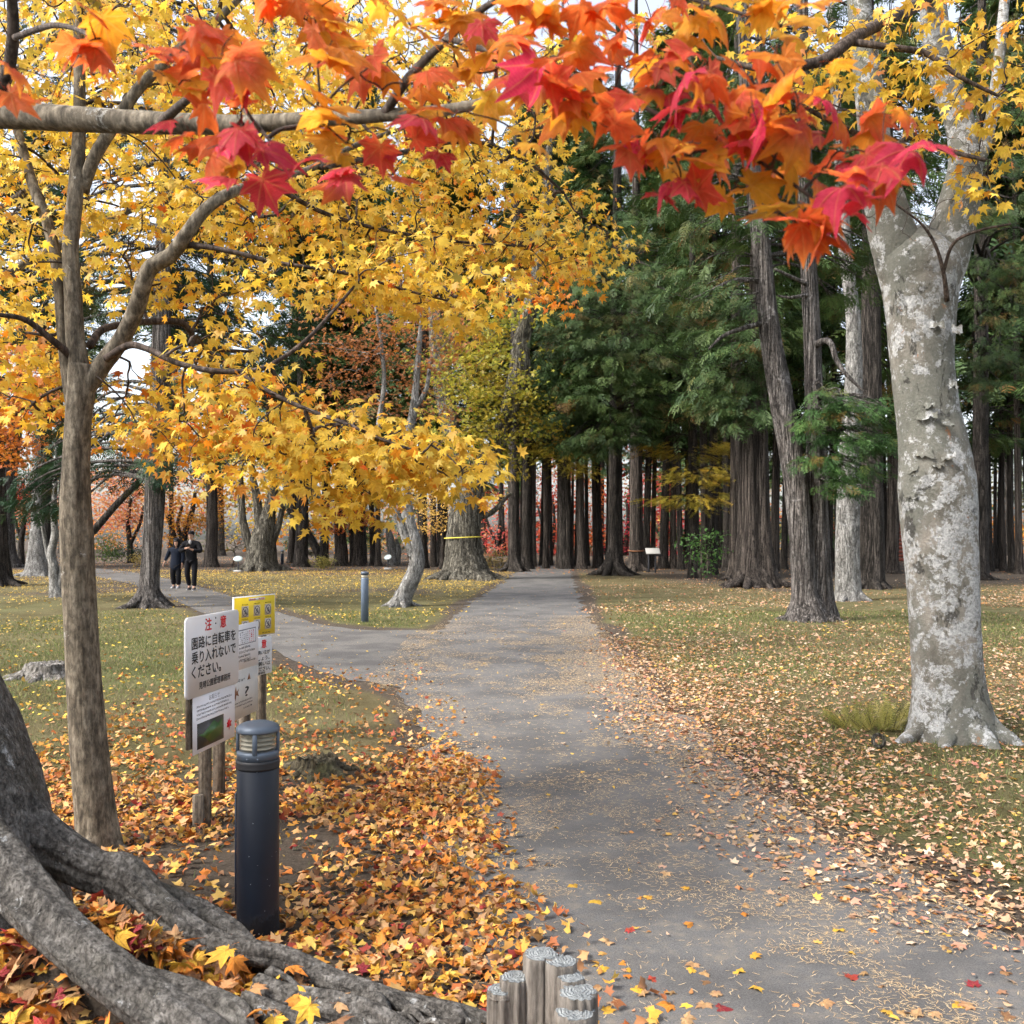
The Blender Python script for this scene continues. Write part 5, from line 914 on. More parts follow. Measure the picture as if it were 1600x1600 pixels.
# leaning and broken trunks
t, b, D = tree('bare_leaning_tree', 'dark bare trunk leaning right between the slim maple and the left cedar', 138, 855); D = 27.0; mb = MB(); bb = P(128, 850, D); t.location = (bb[0], bb[1], 0); BASE[t.name] = np.array([bb[0], bb[1], 0.])
bole(mb, [(95, 925, 15), (128, 850, 13), (150, 825, 12), (180, 790, 11), (205, 765, 10), (228, 742, 9), (260, 712, 7), (290, 660, 4)], D, 221, 14, 6, 0.06, 6, 0.02); mb.build('trunk', M['bark_dark'], t, True)
t, b, D = tree('leaning_log', 'black mottled log leaning against the far trees beside a round bush', 502, 880); mb = MB()
bole(mb, [(503, 882, 13), (496, 862, 14), (484, 840, 13), (468, 815, 11), (450, 795, 9)], D, 223, 14, 6, 0.08, 6, 0.03); mb.build('trunk', M['bark_dark'], t, True)
t, b, D = tree('broken_snag', 'splintered dead snag with pale torn wood behind the curved tree', 616, 884, None, 'dead tree'); mb = MB()
bole(mb, [(614, 886, 20), (613, 870, 16), (611, 850, 15), (608, 835, 11), (606, 822, 4)], D, 225, 14, 5, 0.18, 7, 0.05); bole(mb, [(620, 884, 10), (622, 860, 9), (619, 842, 4)], D, 226, 10, 4, 0.18, 7, 0.05, foot=False); mb.build('trunk', M['bark_grey'], t, True)

# ------------------------------------------------------------------ the dense conifer grove: shared trunks and crowns, one tree per trunk in view
def crown_mesh(seed, H=24.0, h0=6.0, rmax=3.0, nb=80, shapes=FROND_FAR, fs=0.7, nf=16):
    r = rng(seed); mb = MB(); lb = MB(); z = h0 + (H - h0) * np.sort(r.random(nb)) ** 0.9; az = r.uniform(0, 6.28, nb); L = rmax * (1 - ((z - h0) / (H - h0)) ** 1.4 * 0.85) * r.uniform(0.55, 1.1, nb)
    L *= np.clip(0.45 + (z - h0) / 3.5, 0.45, 1)
    for zi, a, l in zip(z, az, L):
        u = np.array([math.cos(a), math.sin(a), 0]); s = np.array([-u[1], u[0], 0]); q = r.uniform(0.2, 1.05, nf); lat = r.normal(0, 0.30, nf) * l * q
        pos = u * (q * l)[:, None] + s * lat[:, None]; pos[:, 2] = zi + 0.12 * l * q - 0.32 * l * q ** 2 + r.normal(0, 0.12, nf)
        t = u * 0.8 + s * (lat / l * 1.8)[:, None] + r.normal(0, 0.25, (nf, 3)); t[:, 2] -= r.uniform(0.1, 0.8, nf); nn = np.column_stack([r.normal(0, .35, nf), r.normal(0, .35, nf), np.ones(nf)])
        put_leaves(mb, shapes, r, pos, basis(t, nn), fs * r.uniform(0.7, 1.3, nf), palette(r, nf, GREEN, GREENW, 0.25) * r.uniform(0.7, 1.25))
        e = np.array([[0, 0, zi], [*(u * l * 0.5)[:2], zi + 0.0 * l], [*(u * l)[:2], zi - 0.2 * l]]); V, Fs = tube(e, [0.05, 0.03, 0.01], 4, False); lb.add(V, Fs)
    return mb.mesh('crown', M['needle']), lb.mesh('branches', M['bark_dark'])
CROWNS = [crown_mesh(900 + i, 25, [6.5, 7.5, 6, 8][i], [3.0, 2.6, 3.4, 2.8][i]) for i in range(4)]
def pole_mesh(seed, mat):
    r = rng(seed); z = np.array([-0.3, 0, 0.25, 0.8, 2, 5, 10, 16, 22, 25]); rr = np.array([1.7, 1.6, 1.3, 1.1, 1.0, .92, .78, .55, .25, .05]) * 0.3; x = np.cumsum(r.normal(0, 0.02, 10)); y = np.cumsum(r.normal(0, 0.02, 10)); x[:4] = 0; y[:4] = 0
    A = catmull(np.column_stack([x, y, z, rr]), 3); V, Fs = tube(A[:, :3], A[:, 3], 14, True, rough_mod(len(A), 14, seed, 0.07, 6, 0.02)); return MB().add(V, Fs).mesh('trunk', mat, True)
POLES = [pole_mesh(920 + i, M['bark_dark'] if i % 2 else M['bark_redcedar']) for i in range(6)]
def grove_tree(x, y, rad, i, label, group, name='grove_conifer', crown=True):
    t = thing(name, (x, y, 0.0), label, 'tree', group); t.rotation_euler = (0.022 * math.sin(i * 1.7), 0.022 * math.cos(i * 2.9), (i * 2.399) % 6.283)
    o = link('trunk', POLES[i % 6], t); o.scale = (rad / 0.3, rad / 0.3, 1.0)
    if crown:
        f, l = CROWNS[i % 4]; s = 0.85 + 0.3 * ((i * 0.618) % 1)
        for nm, me in (('crown', f), ('branches', l)): c = link(nm, me, t); c['kind'] = 'stuff'; c.scale = (s, s, 0.9 + 0.2 * ((i * 0.37) % 1))
LG = [(506, 882, 14), (533, 884, 20), (552, 884, 10), (583, 884, 10), (591, 885, 9), (660, 888, 16), (677, 886, 10), (745, 886, 10), (570, 880, 7), (455, 880, 11)]
CG = [(823, 889, 17), (834, 886, 8), (853, 888, 10), (861, 884, 6), (873, 887, 8), (887, 889, 14), (894, 884, 5), (909, 889, 15), (930, 888, 8), (937, 886, 12), (949, 884, 7), (1010, 889, 12), (1020, 886, 8), (1036, 889, 14), (1052, 889, 10), (1064, 890, 10), (1076, 887, 7), (815, 884, 7), (845, 884, 6), (900, 883, 6), (918, 884, 7)]
RG = [(1102, 897, 14), (1113, 898, 15), (1124, 888, 8), (1136, 893, 14), (1210, 893, 14), (1225, 890, 10), (1240, 888, 8), (1296, 892, 9), (1394, 896, 20), (1384, 889, 9), (1308, 886, 7), (1088, 890, 12)]
EG = [(1547, 893, 11), (1560, 889, 8), (1568, 893, 9), (1581, 895, 11), (1593, 897, 12), (1555, 886, 6), (1610, 892, 14), (1640, 890, 12)]
ORD = ['first', 'second', 'third', 'fourth', 'fifth', 'sixth', 'seventh', 'eighth', 'ninth', 'tenth', 'eleventh', 'twelfth', 'thirteenth', 'fourteenth', 'fifteenth', 'sixteenth', 'seventeenth', 'eighteenth', 'nineteenth', 'twentieth', 'twenty-first', 'twenty-second']
i = 0
for lst, lab, grp in ((LG, 'dark conifer behind the lawn left of the leaning oak', 'conifers beyond the left lawn'), (CG, 'straight conifer before the red maples at path end', 'conifers of the grove at path end'),
                      (RG, 'dark conifer among the cedars right of path end', 'conifers of the shaded right wood'), (EG, 'slender conifer at the right edge beyond the mottled tree', 'conifers at the right edge')):
    for k, (px, py, w) in enumerate(sorted(lst)):
        g = G(px, py); grove_tree(g[0], g[1], w / 2 / F * g[1] * 0.92, i, ORD[k] + ' from the left: ' + lab, grp); i += 1
LOWC = [crown_mesh(950 + k, 14, 0.9, 2.3, 70, FROND_FAR, 0.55, 16) for k in range(2)]
for k, px in enumerate((470, 560, 640, 1072, 1098, 1128, 1215, 1300)):   # young conifers between the tall trunks
    d = 60 + (k * 7.3) % 17; t = thing('young_conifer', ((px - 800) / F * d, d, 0.0), ORD[k] + ' low young conifer filling the gaps behind the tall trunks', 'tree', 'young conifers behind the grove'); t.rotation_euler.z = k * 1.3
    o = link('trunk', POLES[k % 6], t); o.scale = (0.45, 0.45, 0.55); f, l = LOWC[k % 2]; s = 0.7 + 0.45 * ((k * 0.618) % 1)
    for nm, me in (('crown', f), ('branches', l)): c = link(nm, me, t); c['kind'] = 'stuff'; c.scale = (s, s, s)
for k, (px, py, rd_, sc_) in enumerate(((-60, 888, .36, 1.5), (75, 886, .34, 1.45), (330, 886, .3, 1.4), (470, 886, .34, 1.45), (560, 884, .3, 1.5), (690, 884, .3, 1.4))):   # tall dark conifers behind the yellow crown
    g = G(px, py); grove_tree(g[0], g[1], rd_, 200 + k, ORD[k] + ' from the left: tall dark conifer rising behind the yellow maple crown', 'tall conifers behind the yellow crown')
    for c in [c for c in bpy.data.objects if c.parent and c.parent.location.x == bpy.data.objects[c.parent.name].location.x and abs(c.parent.location.x - g[0]) < 1e-4 and abs(c.parent.location.y - g[1]) < 1e-3 and c.name.split('.')[0] in ('crown', 'branches')]: c.scale = (sc_, sc_, 0.92)
nd = [0, 0]; r = rng(940)   # the depth of the wood behind them
for px in np.concatenate([np.linspace(-350, 760, 17), np.linspace(790, 1065, 7), np.linspace(1090, 2000, 15)]):
    if 90 < px < 330 and r.random() < 0.5: continue
    d = r.uniform(70, 115); x = (px + r.normal(0, 14) - 800) / F * d
    q = px > 900; nd[q] += 1
    grove_tree(x, d, r.uniform(0.2, 0.42), i, ORD[nd[q] - 1] + ' from the left: distant conifer far behind the ' + ('right wood' if q else 'left lawns'), 'distant conifers'); i += 1

# the mass of autumn trees that closes the view between the trunks
r = rng(960); mb = MB()
for k in range(150):
    px = -350 + 2300 * (k + r.random()) / 150; d = r.uniform(88, 125); py = r.uniform(770, 858) if k % 3 else r.uniform(660, 780)
    pal = [ORGS, PINK, YELS, GREEN][r.choice(4, p=[.35, .3, .25, .1] if px < 720 else ([.3, .2, .1, .4] if px > 1100 else [.15, .1, .1, .65]))]
    if 760 < px < 1080 and r.random() < .3: pal = REDS
    c, rad = pblob(px, py, r.uniform(35, 75), r.uniform(16, 34), d, 3.0); leaf_blob(mb, r, c, rad, 230, 0.42, pal, [1] * 4, LOW, 16, .3, .6, .9)
set_props(mb.build('far_wood', M['leaf']), 'blurred mass of orange, pink and green trees far behind the lawns', 'wood', kind='stuff')

# ------------------------------------------------------------------ lamp bollards
M['lamp_blue'] = plain('dark_blue_paint', (0.020, 0.028, 0.048), 0.42, 0.5, 0.0, 0.25, 12)
M['lamp_grey'] = plain('grey_blue_metal', (0.075, 0.095, 0.125), 0.45, 0.5, 0.3, 0.15, 20)
M['lamp_slate'] = plain('slate_blue_metal', (0.13, 0.17, 0.23), 0.45, 0.5, 0.2, 0.15, 20)
M['rubber'] = plain('black_rubber', (0.012, 0.012, 0.014), 0.6)
M['louvre'] = plain('cream_louvre', (0.40, 0.37, 0.29), 0.5)
M['lens_dark'] = plain('dark_reflector', (0.10, 0.095, 0.085), 0.35)
def glass():
    t = NT('lamp_lens'); t.set((0.75, 0.72, 0.62), 0.08, 0.5); t.b.inputs['Transmission Weight'].default_value = 0.85; t.b.inputs['Alpha'].default_value = 0.35; return t.m
M['lens'] = glass()
def stain_paint():
    t = NT('stained_dark_blue_paint'); v = t.coords(); n = t.noise(9, 6, 0.7, v); sp = t.n.new('ShaderNodeSeparateXYZ'); t.l(t.coords(), sp.inputs[0])
    h = t.math('ADD', t.math('MULTIPLY', t.math('SUBTRACT', 0.15, sp.outputs[2]), 9.0), t.math('MULTIPLY', t.math('SUBTRACT', n, 0.5), 2.6))
    c = t.mix(t.ramp(n, [(0.3, 0.0), (0.7, 1.0)]), (0.0065, 0.009, 0.0155), (0.010, 0.0135, 0.022)); c = t.mix(t.ramp(h, [(0.35, 0.0), (0.6, 1.0)]), c, (0.006, 0.006, 0.008))
    k = t.voro(34, v); c = t.mix(t.ramp(k, [(0.035, 1.0), (0.05, 0.0)]), c, (0.55, 0.57, 0.6))
    t.set(c, t.ramp(h, [(0.35, 0.45), (0.6, 0.9)]), 0.3); t.bump(t.math('MULTIPLY', t.noise(60, 5, 0.7, v), t.ramp(h, [(0.35, 0.0), (0.6, 1.0)])), 0.5, 0.006); return t.m
M['lamp_stained'] = stain_paint()
g = G(403, 1462); b = np.array([g[0], g[1], 0.0]); s = 0.0805
t = thing('bollard_light', b, 'dark blue bollard lamp with domed grey cap standing in the leaf litter', 'bollard lamp')
V, Fs = lathe(b, [(s, -0.1), (s, 0.02), (s, 0.3), (s, 0.652), (s * .97, 0.656)], 48); MB().add(V, Fs).build('post', M['lamp_stained'], t, True)
V, Fs = lathe(b, [(s * .95, 0.655), (s * 1.03, 0.657), (s * 1.04, 0.664), (s * 1.02, 0.672), (s * 1.04, 0.680), (s * 1.03, 0.690), (s * .95, 0.692)], 48); MB().add(V, Fs).build('seal_ring', M['rubber'], t, True)
V, Fs = lathe(b, [(s * .9, 0.691), (s, 0.692), (s, 0.718), (s * .97, 0.724), (s * .6, 0.726)], 48); MB().add(V, Fs).build('head_base', M['lamp_grey'], t, True)
V, Fs = lathe(b, [(s * .88, 0.724), (s * .88, 0.798)], 40); MB().add(V, Fs[:1]).build('lens', M['lens'], t, True)
hd = link('louvre_stack', MB().add(*lathe(b, [(s * .3, 0.724), (s * .3, 0.798)], 24)).mesh('louvre_stack', M['lens_dark'], True, b), t)
for k in range(4):
    z = 0.733 + k * 0.017; o = MB().add(*lathe(b, [(s * .3, z + 0.010), (s * .78, z), (s * .79, z + 0.002), (s * .3, z + 0.013)], 32)).build('louvre', M['louvre'], hd, True, root=t)
for k in range(4):
    a = math.radians(-90 + 6 + 90 * k); c = b + np.array([math.cos(a) * s * .95, math.sin(a) * s * .95, 0.760]); Rz = np.array([[math.cos(a), -math.sin(a), 0], [math.sin(a), math.cos(a), 0], [0, 0, 1]])
    MB().add(*box(c, 0.012, 0.018, 0.088, Rz, 0.003)).build('rib', M['lamp_grey'], t)
cp = [(s * .9, 0.795), (s * 1.03, 0.797), (s * 1.05, 0.802), (s * 1.03, 0.808)] + [(s * 1.03 * math.cos(u), 0.808 + 0.030 * math.sin(u)) for u in np.linspace(0.15, 1.5, 9)]
V, Fs = lathe(b, cp, 48); MB().add(V, Fs).build('cap', M['lamp_grey'], t, True)
for k, zz in ((0, 0.35),): MB().add(*box(b + np.array([-s * 1.015, -0.01, 0.345]), 0.007, 0.022, 0.43, None, 0.002)).build('cover_strip', M['lamp_blue'], t)
for k in (-0.25, 0.25): MB().add(*lathe(b + np.array([s * math.sin(k) * 1.0, -s * math.cos(k) * 1.0, 0.703]), [(0.004, -0.003), (0.005, 0), (0.003, 0.003)], 10)).build('screw', M['lamp_grey'], t, True)
g = G(570, 972); b = np.array([g[0], g[1], 0.0]); s = 0.07
t = thing('slim_bollard_light', b, 'slim grey-blue bollard lamp standing alone on the lawn left of path', 'bollard lamp')
for nm, pr, m in (('post', [(s, -0.05), (s, 0.80), (s * .98, 0.81)], 'lamp_slate'), ('lens', [(s * .86, 0.81), (s * .86, 0.87)], 'louvre'), ('cap', [(s * .9, 0.868), (s * 1.06, 0.87), (s * 1.06, 0.91), (s * .95, 0.925), (s * .3, 0.93)], 'lamp_grey')): MB().add(*lathe(b, pr, 28)).build(nm, M[m], t, True)
g = G(441, 882); b = np.array([g[0], g[1], 0.0]); s = 0.09
t = thing('far_bollard_light', b, 'small dark green bollard lamp far off right of the multi-stem maple', 'bollard lamp')
for nm, pr, m in (('post', [(s, -0.05), (s, 0.62), (s * .98, 0.63)], 'lamp_blue'), ('lens', [(s * .88, 0.63), (s * .88, 0.74)], 'louvre'), ('cap', [(s * .9, 0.738), (s * 1.06, 0.74), (s * 1.06, 0.80), (s * .5, 0.84)], 'lamp_slate')): MB().add(*lathe(b, pr, 18)).build(nm, M[m], t, True)

# ------------------------------------------------------------------ sign boards
M['sign_white'] = plain('dirty_white_enamel', (0.68, 0.69, 0.72), 0.4, 0.4, 0, 0.06, 6)
M['paper'] = plain('laminated_paper', (0.74, 0.74, 0.78), 0.35, 0.4, 0, 0.03, 6)
M['grey_sign'] = plain('weathered_white_sign', (0.52, 0.51, 0.49), 0.5, 0.4, 0, 0.2, 12)
M['sign_yellow'] = plain('yellow_sign_film', (0.70, 0.52, 0.015), 0.45, 0.4, 0, 0.05, 8)
M['ink'] = plain('black_print', (0.012, 0.012, 0.016), 0.5, 0.3, 0, 0.1)
M['ink_red'] = plain('red_print', (0.55, 0.012, 0.022), 0.5, 0.3, 0, 0.08)
M['ink_grey'] = plain('grey_print', (0.12, 0.12, 0.14), 0.5, 0.3, 0, 0.1)
M['ink_pale'] = plain('pale_pictogram_ground', (0.50, 0.46, 0.40), 0.5, 0.3, 0, 0.08)
M['photo_dark'] = plain('dark_aerial_print', (0.045, 0.043, 0.038), 0.35, 0.4, 0, 0.5, 60)
M['photo_green'] = plain('green_aerial_print', (0.045, 0.11, 0.025), 0.35, 0.4, 0, 0.6, 90)
M['wood_post'] = bark('weathered_post_wood', (0.055, 0.045, 0.036), (0.13, 0.105, 0.08), (0.22, 0.185, 0.145), 30, 1.5, 0.5, None, dist=0.01)
class Board:
    """flat sign: origin at the lower left of the face, r runs to the right, u up, n towards the reader"""
    def __init__(s, O, r): s.O = np.array(O, float); s.r = nrm(np.array(r, float)); s.u = np.array([0, 0, 1.0]); s.n = np.cross(s.r, s.u)
    def at(s, x, y, z=0.0): return s.O + s.r * x + s.u * y + s.n * z
    def plate(s, x0, y0, x1, y1, z0, z1, rad=0.0, k=5):
        c = []
        for cx, cy, a0 in ((x1, y0, -90), (x1, y1, 0), (x0, y1, 90), (x0, y0, 180)):
            sx = -1 if cx == x1 else 1; sy = -1 if cy == y1 else 1
            if rad <= 0: c.append((cx, cy))
            else: c += [(cx + sx * rad + rad * math.cos(math.radians(a0 + 90 * i / k)), cy + sy * rad + rad * math.sin(math.radians(a0 + 90 * i / k))) for i in range(k + 1)]
        return s.prism(c, z0, z1)
    def prism(s, c, z0, z1):
        n = len(c); V = np.array([s.at(x, y, z0) for x, y in c] + [s.at(x, y, z1) for x, y in c]); j = np.arange(n); j2 = (j + 1) % n
        return V, [np.stack([j, j2, n + j2, n + j], -1), np.array([np.arange(n)[::-1], n + np.arange(n)])]
    def text(s, body, x0, y0, x1, y1, z, mat, root, name='lettering', bold=0.0):
        cu = bpy.data.curves.new('t', 'FONT'); cu.body = body; cu.size = 1.0; cu.offset = 0.0; cu.resolution_u = 3; to = bpy.data.objects.new('t', cu); COL.objects.link(to); bpy.context.view_layer.update()
        me = bpy.data.meshes.new_from_object(to.evaluated_get(bpy.context.evaluated_depsgraph_get())); bpy.data.objects.remove(to); bpy.data.curves.remove(cu)
        n = len(me.vertices)
        if n == 0: return
        co = np.zeros(n * 3, np.float32); me.vertices.foreach_get('co', co); co = co.reshape(-1, 3); lo = co.min(0); hi = co.max(0)
        q = (co - lo) / np.maximum(hi - lo, 1e-6); W = s.O + np.outer(x0 + q[:, 0] * (x1 - x0), s.r) + np.outer(y0 + q[:, 1] * (y1 - y0), s.u) + s.n * z - BASE[root.name]
        if not bold: me.vertices.foreach_set('co', W.astype(np.float32).ravel()); me.materials.clear(); me.materials.append(mat); me.update(); me.name = name; return link(name, me, root)
        me.calc_loop_triangles(); tr = np.zeros(len(me.loop_triangles) * 3, np.int32); me.loop_triangles.foreach_get('vertices', tr); tr = tr.reshape(-1, 3); bpy.data.meshes.remove(me); m = MB(); e = bold * (y1 - y0)
        for q_, (dx, dy) in enumerate(((0, 0), (e, 0), (-e, 0), (0, e), (0, -e))): m.add(W + s.r * dx + s.u * dy + s.n * 0.00012 * q_, [tr])
        return link(name, m.mesh(name, mat), root)
    def scribble(s, r, x0, y0, x1, h, z, mat, root, name='fine_print', step=None, mb=None):
        """print too fine to read: small stroke clusters"""
        m = mb or MB(); x = x0; st = step or h * 1.05
        while x + h * 0.8 < x1:
            for k in range(4):
                if r.random() < 0.5: a = (x + r.uniform(0, .25) * h, y0 + r.uniform(0, .9) * h, r.uniform(.5, .85) * h, .11 * h)
                else: a = (x + r.uniform(0, .8) * h, y0 + r.uniform(0, .3) * h, .11 * h, r.uniform(.5, .8) * h)
                V, Fs = s.plate(a[0], a[1], a[0] + a[2], a[1] + a[3], z, z + 0.0006); m.add(V, [Fs[1]])
            x += st
        if mb is None: o = m.build(name, mat, root); o['kind'] = 'stuff'; return o
def post(c, w, d, h, R, root, name='post'): MB().add(*box(np.array(c) + np.array([0, 0, h / 2 - 0.1]), w, d, h + 0.2, R, 0.005)).build(name, M['wood_post'], root)
r = rng(700)
# front sign: bicycle notice with a paper notice below
Pl = P(291, 968, 4.90); Pr = P(373, 961, 5.52); rv = (Pr - Pl) * [1, 1, 0]; W = float(np.linalg.norm(rv)); zt = P(0, 966, 4.9)[2]; Hh = 129 / F * 4.9
B = Board([Pl[0], Pl[1], zt - Hh], rv); bc = B.at(W * .5, 0, -.05); base = np.array([bc[0], bc[1], 0.0])
t = thing('bicycle_notice_sign', base, 'white notice board with red and black Japanese lettering nearest the bollard lamp', 'sign')
Rb = np.column_stack([B.r, -B.n, B.u])
MB().add(*B.plate(0, 0, W, Hh, -0.012, 0.0, 0.03)).build('board', M['sign_white'], t)
B.text('注', W * .33, Hh * .80, W * .45, Hh * .955, 0.0012, M['ink_red'], t, bold=0.028); B.text('意', W * .62, Hh * .80, W * .735, Hh * .955, 0.0012, M['ink_red'], t, bold=0.028)
for txt, x0, x1, y0, y1 in (('園路に自転車を', .09, .93, .595, .745), ('乗り入れないで', .09, .93, .415, .565), ('ください。', .09, .63, .235, .385), ('見晴公園管理事務所', .22, .82, .085, .175)):
    B.text(txt, W * x0, Hh * y0, W * x1, Hh * y1, 0.0012, M['ink'], t, bold=0.018)
for xx, yy in ((.53, .94), (.53, .87), (.53, .57), (.53, .25), (.53, .19)): MB().add(*lathe(B.at(W * xx, Hh * yy, 0.001), [(0.0045, -0.003), (0.005, 0), (0.0035, 0.0025)], 10, np.column_stack([B.r, B.u, B.n]))).build('screw', M['lamp_grey'], t)
yb = -0.30; MB().add(*B.plate(W * .13, yb, W * .93, 0.012, -0.008, -0.004)).build('notice_sheet', M['paper'], t)
B.text('お知らせ', W * .42, -0.042, W * .62, -0.012, -0.0032, M['ink_grey'], t, bold=0.0)
m = MB()
for k in range(4): B.scribble(r, W * .19, -0.062 - k * 0.021, W * (.86 if k % 2 == 0 else .80), 0.0125, -0.0034, None, None, mb=m)
o = m.build('fine_print', M['ink_grey'], t); o['kind'] = 'stuff'
MB().add(*B.plate(W * .20, yb + 0.02, W * .70, yb + 0.155, -0.0039, -0.0033)).build('aerial_photo', M['photo_dark'], t)
MB().add(*B.prism([(W * (.20 + .5 * x), yb + .02 + .135 * y) for x, y in ((.05, .55), (.22, .55), (.4, .7), (.62, .9), (.78, .72), (.93, .86), (.97, .5), (.88, .2), (.6, .12), (.45, .1), (.30, .34))], -0.0032, -0.0027)).build('map_area', M['photo_green'], t)
MB().add(*B.prism([(W * (.81 + .05 * x), yb + .085 + .03 * y) for x, y in ((0, -1.2), (.25, -.5), (1, -.5), (.7, 0), (1.1, .5), (.5, .5), (.3, 1.2), (-.1, .6), (-.5, 1.1), (-.5, .4), (-1, .4), (-.7, 0), (-1, -.5), (-.25, -.5))], -0.0036, -0.003)).build('red_emblem', M['ink_red'], t)
c = B.at(W * .50, 0, -0.052); post([c[0], c[1], 0], 0.055, 0.055, zt - 0.03, Rb, t)
c = B.at(W * .40, 0, -0.06); post([c[0], c[1], 0], 0.045, 0.05, 0.17, Rb, t, 'stake')
c = B.at(W * .14, 0, -0.028); MB().add(*box([c[0], c[1], zt - Hh * .5 - .17], 0.05, 0.02, 0.62, Rb, 0.003)).build('back_slat', M['wood_post'], t)
# second sign: two sheets behind it
O = np.array([-1.736, 5.65, 0.423]); B2 = Board(O, [0.13, 0.99, 0]); W2 = 0.62; c0 = B2.at(W2 * .5, 0, -.05); t = thing('hornet_notice_sign', np.array([c0[0], c0[1], 0.0]), 'middle pair of printed white sheets half hidden behind the front notice board', 'sign'); Rb = np.column_stack([B2.r, -B2.n, B2.u])
MB().add(*B2.plate(0, 0.302, W2, 0.584, -0.004, 0.0)).build('upper_sheet', M['paper'], t)
MB().add(*B2.plate(0.0, 0.0, W2, 0.30, -0.008, -0.002)).build('lower_board', M['grey_sign'], t)
fr = MB()
for x0, y0, x1, y1 in ((.36, .545, .93, .550), (.36, .455, .93, .460), (.36, .455, .365, .55), (.925, .455, .93, .55)): V, Fs = B2.plate(W2 * x0, y0, W2 * x1, y1, 0.0004, 0.001); fr.add(V, Fs)
fr.build('print_frame', M['ink_grey'], t)
m = MB(); m2 = MB()
for k in range(11):
    x = W2 * (.38 + k * .047)
    for q in range(6): V, Fs = B2.plate(x + r.uniform(0, .006), .465 + q * .0125, x + r.uniform(.008, .018), .465 + q * .0125 + r.uniform(.002, .009), 0.0004, 0.001); (m2 if k > 7 else m).add(V, [Fs[1]])
o = m.build('fine_print', M['ink_grey'], t); o['kind'] = 'stuff'; o = m2.build('red_print', M['ink_red'], t); o['kind'] = 'stuff'
m = MB()
for k in range(4): B2.scribble(r, W2 * .1, .428 - k * .026, W2 * (.90 if k in (1,) else .80), .017, 0.0004, None, None, mb=m)
B2.scribble(r, W2 * .62, .340, W2 * .92, .011, 0.0004, None, None, mb=m)
for k in range(2): B2.scribble(r, W2 * .2, .095 - k * .02, W2 * .86, .011, -0.0018, None, None, mb=m)
B2.scribble(r, W2 * .62, .05, W2 * .84, .012, -0.0018, None, None, mb=m); B2.scribble(r, W2 * .45, .225, W2 * .66, .02, -0.0018, None, None, mb=m)
o = m.build('fine_print', M['ink'], t); o['kind'] = 'stuff'
B2.text('?', W2 * .66, .125, W2 * .76, .185, -0.0015, M['ink'], t, bold=0.015)
MB().add(*B2.prism([(W2 * .72, .225), (W2 * .80, .225), (W2 * .765, .265)], -0.0018, -0.001)).build('warning_triangle', M['rope_brown'], t)
MB().add(*B2.prism([(W2 * (.42 + .09 * x), .165 + .045 * y) for x, y in ((-1, .2), (-.3, .15), (-.6, .9), (-.1, .3), (.2, 1), (.4, .2), (1, .5), (.7, 0), (1, -.5), (.3, -.25), (.1, -1), (-.2, -.3), (-.8, -.6))], -0.0018, -0.001)).build('hornet_picture', M['rope_brown'], t)
for f in (.20, .82): c = B2.at(W2 * f, 0, -0.045); post([c[0], c[1], 0], 0.065, 0.055, 0.98 if f < .5 else 0.95, Rb, t)
# third sign: yellow prohibition panel over a white board
Pl = P(366, 935, 7.10); Pr = P(429, 929, 7.58); rv = (Pr - Pl) * [1, 1, 0]; W3 = float(np.linalg.norm(rv)); zt = 1.10; H3 = 0.30
B3 = Board([Pl[0], Pl[1], zt - H3], rv); c0 = B3.at(W3 * .6, 0, -.05); t = thing('yellow_prohibition_sign', np.array([c0[0], c0[1], 0.0]), 'yellow panel of six round prohibition pictograms above a white board', 'sign'); Rb = np.column_stack([B3.r, -B3.n, B3.u])
MB().add(*B3.plate(-.008, -.008, W3 + .008, H3 + .008, -0.008, 0.0)).build('panel_border', M['sign_white'], t)
MB().add(*B3.plate(0, 0, W3, H3, 0.0004, 0.002)).build('yellow_panel', M['sign_yellow'], t)
MB().add(*B3.plate(W3 * .34, H3 * .90, W3 * .74, H3 * .965, 0.0022, 0.003)).build('title_strip', M['sign_white'], t)
B3.text('見晴公園', W3 * .36, H3 * .908, W3 * .50, H3 * .955, 0.0034, M['ink_red'], t, bold=0.015); B3.text('禁止事項', W3 * .58, H3 * .908, W3 * .72, H3 * .955, 0.0034, M['ink_red'], t, bold=0.015)
m = MB()
for row in range(2):
    for cx in (.25, .54, .82):
        x = W3 * cx; y = H3 * (.64 if row == 0 else .27); MB().add(*B3.plate(x - .042, y - .042, x + .042, y + .042, 0.0022, 0.003)).build('pictogram_ground', M['ink_pale'], t)
        th = np.linspace(0, 2 * np.pi, 25); q = np.array([B3.at(x + .034 * math.cos(a), y + .034 * math.sin(a), 0.0045) for a in th]); V, Fs = tube(q, 0.0032, 5, False); V = V - np.outer((V - q[0]) @ B3.n, B3.n) * 0.8; MB().add(V, Fs).build('ring', M['ink_grey'], t)
        MB().add(*B3.prism([(x - .026, y + .020), (x - .020, y + .026), (x + .026, y - .020), (x + .020, y - .026)], 0.0034, 0.0046)).build('slash', M['ink_grey'], t)
        MB().add(*B3.prism([(x + .020 * px_, y + .022 * py_) for px_, py_ in ((-.5, -1), (-.2, -.2), (-.8, .1), (-.5, .5), (0, .3), (.1, .9), (.5, .7), (.35, .1), (.9, -.2), (.4, -.5), (.5, -1), (0, -.5))], 0.0032, 0.0038)).build('pictogram', M['ink'], t)
        B3.scribble(r, x - .04, y + .048, x + .04, .011, 0.0024, None, None, mb=m)
B3.scribble(r, W3 * .68, H3 * .03, W3 * .9, .011, 0.0024, None, None, mb=m); o = m.build('fine_print', M['ink'], t); o['kind'] = 'stuff'
